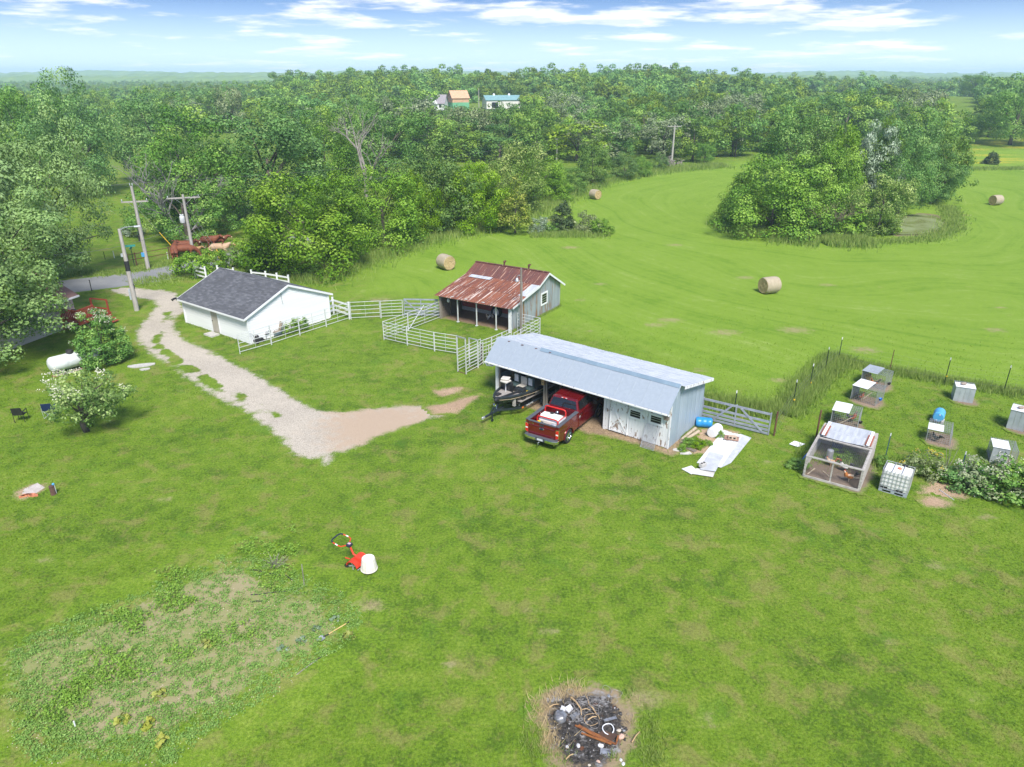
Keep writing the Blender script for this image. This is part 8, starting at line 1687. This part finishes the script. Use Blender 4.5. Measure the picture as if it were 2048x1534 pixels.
p = GX(737, 107); bare_tree(p, ztop(p, 232) * 1.15, 'bare dead tree with pale limbs standing before the oaks', 6, .62, .34, 1, 5, M('pale_dead_wood', (.30, .275, .245), (.20, .18, .16), 3, .9))
p = G(384, 470); bare_tree(GX(372, 84), 12.5, 'grey dead limbs reaching left from the half bare oak', 9, .75, .2, 3, 5, M('grey_limb', (.26, .245, .24), (.18, .17, .165), 3, .9))
p = G(1640, 474); bare_tree(p, 6.0, 'bare brown shrub at the front of the pond grove', 11, .8, .07, 8, 4, M('brown_twig', (.20, .15, .12), (.14, .10, .08), 3, .9), 'shrub', 'bare_shrub')
p = GX(1342, 156); bare_tree(p, 4.5, 'uprooted dead tree with bare branches at the foot of the far pole', 13, 1.3, .22, 5, 3)
bare_tree(GX(1420, 205), 12, 'pale leafless tree inside the wood', 15, .5, .22, 3, 5, MATS['dead_wood'])
# ------------------------------------------------------------------ tall grass
line = lambda *pp: [G(*p) for p in pp]
strip_grass('tall_grass', line((590, 565), (660, 545), (760, 512), (840, 482), (900, 470), (960, 458), (1060, 430), (1130, 390), (1210, 360), (1330, 342), (1450, 332)), 3.2, .95, 26000, 41, MTALL)
strip_grass('tall_grass', line((1470, 448), (1540, 476), (1640, 484), (1735, 484)), 3.0, .95, 17000, 42, MTALL)
strip_grass('tall_grass', line((1740, 484), (1800, 483), (1860, 479), (1903, 460), (1906, 432), (1890, 412)), 1.6, .45, 6000, 52, MTALL)
strip_grass('tall_grass', line((1400, 800), (1560, 830), (1590, 800), (1620, 770), (1652, 742), (1682, 716)), 1.1, .55, 13000, 43, MTALL)
strip_grass('tall_grass', line((1682, 725), (1780, 742), (1900, 765), (2060, 792), (2200, 820)), .8, .38, 10000, 44, MTALL)
strip_grass('tall_grass', line((1590, 905), (1680, 925), (1850, 935), (2080, 985)), .8, .35, 5000, 45, MTALL)
strip_grass('tall_grass', line((270, 570), (320, 558), (380, 550), (440, 545), (520, 548), (640, 560)), 2.0, .25, 7000, 46, MTALL)
strip_grass('tall_grass', line((150, 545), (230, 550), (300, 536), (380, 517), (470, 495)), 1.2, .3, 4000, 47, MTALL)
strip_grass('tall_grass', line((1060, 470), (1130, 470), (1220, 470)), 1.8, .6, 5000, 48, MTALL)
strip_grass('tall_grass', line((1850, 340), (1950, 338), (2080, 338)), 2.5, .6, 4000, 49, MTALL)
strip_grass('tall_grass', line((1270, 835), (1335, 905), (1400, 868)), .3, .12, 500, 50, MTALL)
for i, (fr, cs, h) in enumerate(((GF, ((-.08, GL), (-.08, -.08), (GW + .1, -.1)), .16), (BF, ((BLX + .1, .3), (BLX + .1, BD)), .22), (SF, ((SLX + .08, 1.5), (SLX + .08, 4.1)), .18))): strip_grass('base_tufts', [fr.w(*c) for c in cs], .16, h, 1500, 60 + i, MTALL)
lawn_blades()
# ------------------------------------------------------------------ planting: the trees that can be told apart
def plant():
    T = tpx
    # left edge: the silvery maples round the house
    T('maple_a', -70, 640, 205, 330, 'tall silvery maple at the photo left edge, behind the house')
    T('maple_b', 105, 560, 262, 205, 'pale green maple leaning over the road beside the utility pole')
    T('maple_b', 10, 676, 400, 290, 'low spreading maple whose boughs hide the house roof', rz=2.0)
    T('maple_a', -80, 750, 440, 330, 'nearest maple at the left edge, drooping over the lawn by the gas tank')
    # middle left
    T('oak_a', 75, 400, 172, 125, 'dark oak behind the silvery maples, top touching the skyline', Y=128)
    T('oak_b', 175, 405, 164, 135, 'tall dark oak beside the gap to the far green field', Y=118)
    T('wood_b', 20, 300, 160, 110, 'dark tree top at the far left behind the maples', Y=150)
    T('oak_low', 378, 478, 352, 200, 'low branched oak shading the red cattle')
    T('oak_b', 400, 455, 238, 190, 'half bare oak with grey dead limbs above the utility poles')
    T('oak_a', 330, 420, 190, 150, 'broad oak right of the gap to the far green field', Y=135)
    T('oak_a', 545, 430, 216, 235, 'broad pale topped oak left of the bare dead tree', Y=98)
    T('oak_b', 655, 395, 232, 130, 'dark oak directly left of the bare dead tree', Y=112)
    T('oak_a', 775, 360, 212, 150, 'large oak directly right of the bare dead tree', Y=128)
    T('bright_a', 612, 532, 352, 245, 'bright green mulberry, the wide one behind the white garage')
    T('bright_b', 768, 488, 335, 178, 'bright green rounded tree between the mulberry and the hedgerow')
    T('bright_b', 690, 505, 372, 130, 'bright green tree squeezed between its two wide bright neighbours')
    g = 'hedgerow along the hay field'
    T('lime_a', 880, 462, 278, 130, 'tall yellow green hedgerow tree with a pointed top', g)
    T('bright_b', 838, 470, 345, 90, 'hedgerow tree at the right side of the bright rounded tree', g)
    T('bright_a', 945, 458, 330, 130, 'wide green hedgerow tree behind the young lone tree', g)
    T('cream_a', 1032, 425, 277, 125, 'hedgerow tree covered in cream blossom', g)
    T('bright_a', 1085, 400, 318, 110, 'dense green hedgerow tree right of the cream blossom tree', g)
    T('bright_a', 1128, 385, 335, 85, 'low bushy hedgerow tree above the small hay bale', g)
    T('lime_a', 1183, 372, 272, 72, 'upright yellow green hedgerow tree right of the bare wooden pole', g)
    T('lime_a', 1248, 358, 303, 60, 'pointed small hedgerow tree, third from the field end', g)
    T('bright_b', 1282, 352, 312, 42, 'small round hedgerow tree beside the far utility pole', g)
    T('lime_a', 1318, 342, 306, 34, 'smallest hedgerow tree at the foot of the far utility pole', g)
    T('oak_a', 1408, 326, 284, 44, 'little dark tree alone at the wood edge near the field corner')
    T('young', 1031, 466, 356, 72, 'young yellow green tree with bare stem standing in the hay field')
    T('cedar', 1124, 462, 398, 52, 'dark young cedar amid the low bushes in the field')
    T('cedar', 1982, 328, 301, 30, 'lone small cedar in the yellow meadow')
    b = 'low bushes in the hay field'
    T('bush_s', 1079, 468, 433, 38, 'silver grey bush left of the young cedar', b)
    T('bush_p', 1172, 463, 424, 62, 'pale tall bush right of the young cedar', b)
    T('bush_g', 1200, 468, 440, 50, 'leafy green bush at the right end of the low bush row', b)
    T('bush_d', 1105, 466, 447, 30, 'tiny dark bush squeezed before the young cedar', b)
    # the grove by the pond
    g = 'grove beside the pond'
    T('oak_a', 1570, 420, 218, 130, 'tallest dark tree of the pond grove, at its left', g)
    T('lime_a', 1612, 425, 246, 90, 'feathery green tree in the middle of the pond grove', g)
    T('bright_a', 1545, 466, 318, 200, 'bright rounded tree at the front left of the pond grove', g)
    T('bright_b', 1490, 452, 345, 110, 'bright green tree at the far left side of the pond grove', g)
    T('bright_a', 1650, 440, 290, 110, 'green tree behind the bare shrub in the pond grove', g)
    T('bright_b', 1660, 425, 246, 110, 'fresh green tree at the back of the pond grove', g)
    T('silver_a', 1735, 420, 256, 92, 'silver leaved tree in the pond grove', g)
    T('cream_a', 1755, 468, 345, 100, 'whitish flowering tree in front of the pond grove', g)
    T('oak_a', 1790, 415, 232, 112, 'tall dark tree right of the silver tree in the pond grove', g)
    T('lime_a', 1752, 420, 238, 70, 'yellowish top between silver and dark trees of the pond grove', g)
    T('oak_b', 1795, 432, 290, 95, 'dark tree overhanging the pond', g)
    T('lime_a', 1872, 400, 232, 100, 'loose pale tree at the right end of the pond grove', g)
    T('oak_b', 1862, 408, 300, 90, 'dark low tree at the right foot of the pond grove', g)
    T('bush_g', 1690, 470, 415, 90, 'green thicket under the bare shrub of the pond grove', g)
    T('bush_g', 1772, 466, 432, 50, 'leafy bush at the left bank of the pond', g)
    T('bush_d', 1615, 474, 425, 70, 'dark thicket at the front foot of the pond grove', g)
    # right edge
    T('oak_a', 2020, 285, 178, 120, 'big dark oak at the right edge above the yellow meadow', Y=205)
    T('oak_b', 1935, 285, 232, 50, 'round tree left of the big dark oak at the right edge', Y=210)
    T('oak_b', 1975, 285, 214, 60, 'middle tree of the row above the yellow meadow', Y=225)
    T('oak_a', 1945, 150, 147, 60, 'dark tree clump standing out on the skyline at the right', Y=430)
    # shrubs by the farm
    g = 'roadside thicket behind the garage'
    for key, px, py, top, w, l in (('bush_g', 385, 552, 508, 75, 'green bush of the roadside thicket, left end by the road'), ('bush_g', 430, 540, 500, 60, 'green bush in the roadside thicket under the guy wires'), ('bush_p', 492, 530, 492, 60, 'brownish bush in the roadside thicket right of the guy wires'),
                                   ('bush_g', 545, 540, 505, 80, 'bush at the foot of the mulberry'), ('bush_p', 455, 515, 500, 40, 'brownish bush at the back of the roadside thicket'), ('bush_g', 620, 552, 530, 60, 'low bush behind the white rail fence')):
        T(key, px, py, top, w, l, g)
    T('bush_s', 268, 470, 446, 45, 'small grey green bush in the cattle pasture')
    # the wood: everything between the hay field and the skyline
    q = random.Random(5); cnt = 0
    def wood(px, Y, key, h, label, group):
        p = GX(px, Y); h = h * (.72 if 820 < px < 1075 and Y > 195 else 1); w = 10.6 * q.uniform(.8, 1.3)
        tree(key, p, h, w, label, group, rz=q.uniform(0, 6.28))
    def zone(px): return ('above the cattle pasture' if px < 600 else 'behind the bare dead tree' if px < 830 else 'below the far houses' if px < 1065 else 'behind the bare wooden pole' if px < 1220 else 'behind the far utility pole' if px < 1440 else 'beyond the pond grove')
    rows = [(172, 10.4, 11, 780, 1480), (184, 10.8, 14, 690, 1560), (197, 11, 19, 640, 1920), (210, 11, 20, 600, 1900), (225, 11, 22, 560, 1900), (242, 11, 24, 330, 1890)]
    for Y, h, nrow, x0, x1 in rows:
        for i in range(nrow):
            px = x0 + (x1 - x0) * (i + q.uniform(.1, .9)) / nrow
            if Y > 190 and 1170 < px < 1205 and q.random() < .8: continue
            wood(px, Y + q.uniform(-6, 6), kk := q.choice(['wood_a', 'wood_a', 'wood_b', 'wood_b', 'wood_c', 'wood_d']), h * q.uniform(.70, 1.2), ('pale green' if kk == 'wood_d' else 'tall narrow' if kk == 'wood_c' else 'broad dark') + ' tree ' + ('at the front edge of' if Y < 190 else 'in the middle of' if Y < 215 else 'at the back of') + ' the wood ' + zone(px), 'trees of the wood behind the hay field')
    rows = [(260, 10.5, 26, 270, 2000), (282, 10.5, 26, 260, 2020), (306, 10.5, 26, 240, 1890)]
    for Y, h, nrow, x0, x1 in rows:
        for i in range(nrow):
            px = x0 + (x1 - x0) * (i + q.uniform(.1, .9)) / nrow
            if 835 < px < 1065: continue
            if 1790 < px < 1960: continue
            wood(px, Y + q.uniform(-10, 10), q.choice(['wood_a', 'wood_b', 'wood_c', 'far_a', 'far_b']), h * q.uniform(.75, 1.1), 'tree on the %s slope of the wooded hill ' % ('lower' if Y < 270 else 'middle' if Y < 300 else 'upper') + zone(px), 'trees on the wooded hill')
plant()
# the rest of the wood and the woods beyond, one mass instanced over points
def far_woods(name, pts, sc, keys):
    me = npmesh(name, pts, np.zeros((0, 3), np.int32), None, {'sc': sc}) if False else None
    me = bpy.data.meshes.new(name); me.from_pydata([tuple(p) for p in pts], [], [])
    a = me.attributes.new('sc', 'FLOAT', 'POINT'); a.data.foreach_set('value', np.asarray(sc, np.float32))
    o = obj(name, me); o['kind'] = 'stuff'
    ng = bpy.data.node_groups.new(name, 'GeometryNodeTree'); ng.interface.new_socket('Geometry', in_out='INPUT', socket_type='NodeSocketGeometry'); ng.interface.new_socket('Geometry', in_out='OUTPUT', socket_type='NodeSocketGeometry')
    N = lambda ty: ng.nodes.new(ty); L = ng.links.new
    gi = N('NodeGroupInput'); go = N('NodeGroupOutput'); join = N('GeometryNodeJoinGeometry')
    for i, k in enumerate(keys):
        src = next(ob for ob in bpy.data.objects if ob.type == 'MESH' and ob.data == PROTO[k][0])
        oi = N('GeometryNodeObjectInfo'); oi.inputs['Object'].default_value = src; oi.transform_space = 'ORIGINAL'
        sm = N('ShaderNodeSeparateXYZ') if False else None
        ip = N('GeometryNodeInstanceOnPoints'); L(gi.outputs[0], ip.inputs['Points']); L(oi.outputs['Geometry'], ip.inputs['Instance'])
        rv = N('FunctionNodeRandomValue'); rv.data_type = 'INT'; rv.inputs[4].default_value = 0; rv.inputs[5].default_value = len(keys) - 1; rv.inputs['Seed'].default_value = 3
        cmp_ = N('FunctionNodeCompare'); cmp_.data_type = 'INT'; cmp_.operation = 'EQUAL'; L(rv.outputs[2], cmp_.inputs[2]); cmp_.inputs[3].default_value = i
        L(cmp_.outputs[0], ip.inputs['Selection'])
        ra = N('FunctionNodeRandomValue'); ra.data_type = 'FLOAT_VECTOR'; ra.inputs[0].default_value = (0, 0, 0); ra.inputs[1].default_value = (0, 0, 6.28); L(ra.outputs[0], ip.inputs['Rotation'])
        na = N('GeometryNodeInputNamedAttribute'); na.data_type = 'FLOAT'; na.inputs['Name'].default_value = 'sc'; L(na.outputs[0], ip.inputs['Scale'])
        L(ip.outputs[0], join.inputs[0])
    L(join.outputs[0], go.inputs[0])
    md = o.modifiers.new('scatter', 'NODES'); md.node_group = ng; return o
def far_points():
    r = np.random.default_rng(3); P = []; S = []
    Y = 270.0
    while Y < 1500:
        sp = 8.5 + (Y - 270) * .012; half = Y * .80 + 30; x = np.arange(-half, half, sp) + r.uniform(-sp * .4, sp * .4, int(math.ceil(2 * half / sp)))[:len(np.arange(-half, half, sp))]
        y = Y + r.uniform(-sp * .5, sp * .5, len(x)); fld = fbm(x / 170 + 4, y / 230, 31, 3)
        ok = fld < .60
        px = 1024 + FPX * x / (y * math.cos(PITCH) + HCAM * math.sin(PITCH))
        ok &= ~((px > 840) & (px < 1062) & (y > 262) & (y < 362)) & ~((px > 232) & (px < 268) & (y < 420)) & ~((px > 1830) & (px < 1960) & (y < 520)) & ~((px > 1168) & (px < 1206) & (y < 330))
        ok &= ~((y < 350) & (px > 300) & (px < 1880) & (y < 318) & (r.uniform(0, 1, len(x)) < .75))
        for a, b in zip(x[ok], y[ok]): P.append((a, b, float(hgt(a, b)) - 2.2)); S.append(r.uniform(.8, 1.5) * (.74 if 1024 + FPX * a / (b * .917 + 7.2) < 560 else 1.0))
        Y += sp * .9
    return P, S
fp, fs = far_points()
far_woods('far_woods', fp, fs, ['far_a', 'far_b', 'far_c'] if any(ob.type == 'MESH' and ob.data == PROTO['far_c'][0] for ob in bpy.data.objects) else ['far_a', 'far_b'])
# the last wooded ridges under the skyline
def ridge():
    r = np.random.default_rng(8); V = []; F = []; at = []
    mat = LM['wood']
    for Y, hh, seed in ((1750, 13, 1), (2300, 17, 2), (2950, 24, 3)):
        xs = np.arange(-Y * .9, Y * .9, 7.0); n = len(xs); rows = 5; base = len(V)
        for j in range(rows):
            t = j / (rows - 1)
            top = hh * (.55 + .9 * fbm(xs / 420, xs * 0 + seed, seed, 2)) + 6 * vnoise(xs / 14, xs * 0 + j, seed + 9) + 2.5 * vnoise(xs / 23, xs * 0, seed + 5)
            z = np.where(j == 0, -2, 0) + top * min(1, (t * 1.25)) ** .6
            y = Y + t * 60 + r.uniform(-3, 3, n)
            V += list(zip(xs, y, z)); at += list(np.clip(.45 + .9 * (fbm(xs / 16, xs * 0 + j * 3, seed) - .5), 0, 1))
        for j in range(rows - 1):
            for i in range(n - 1):
                a = base + j * n + i; F.append((a, a + 1, a + n + 1, a + n))
    o = obj('hills', npmesh('hills', V, F, mat, {'tint': at})); o['kind'] = 'structure'
ridge()
# ------------------------------------------------------------------ the air: a closed box of thin haze round everything below the sky
def haze():
    m, t = newmat('haze_air'); v = nd(t, 'VolumePrincipled', {'Color': (.60, .80, 1.0), 'Density': .00034, 'Anisotropy': .0}); o = nd(t, 'OutputMaterial'); t.links.new(v.outputs[0], o.inputs[1])
    b = MB(); b.bx(-3900, 3900, -2000, 4000, -3, 44); h = b.build('haze', m); h['kind'] = 'stuff'
haze()
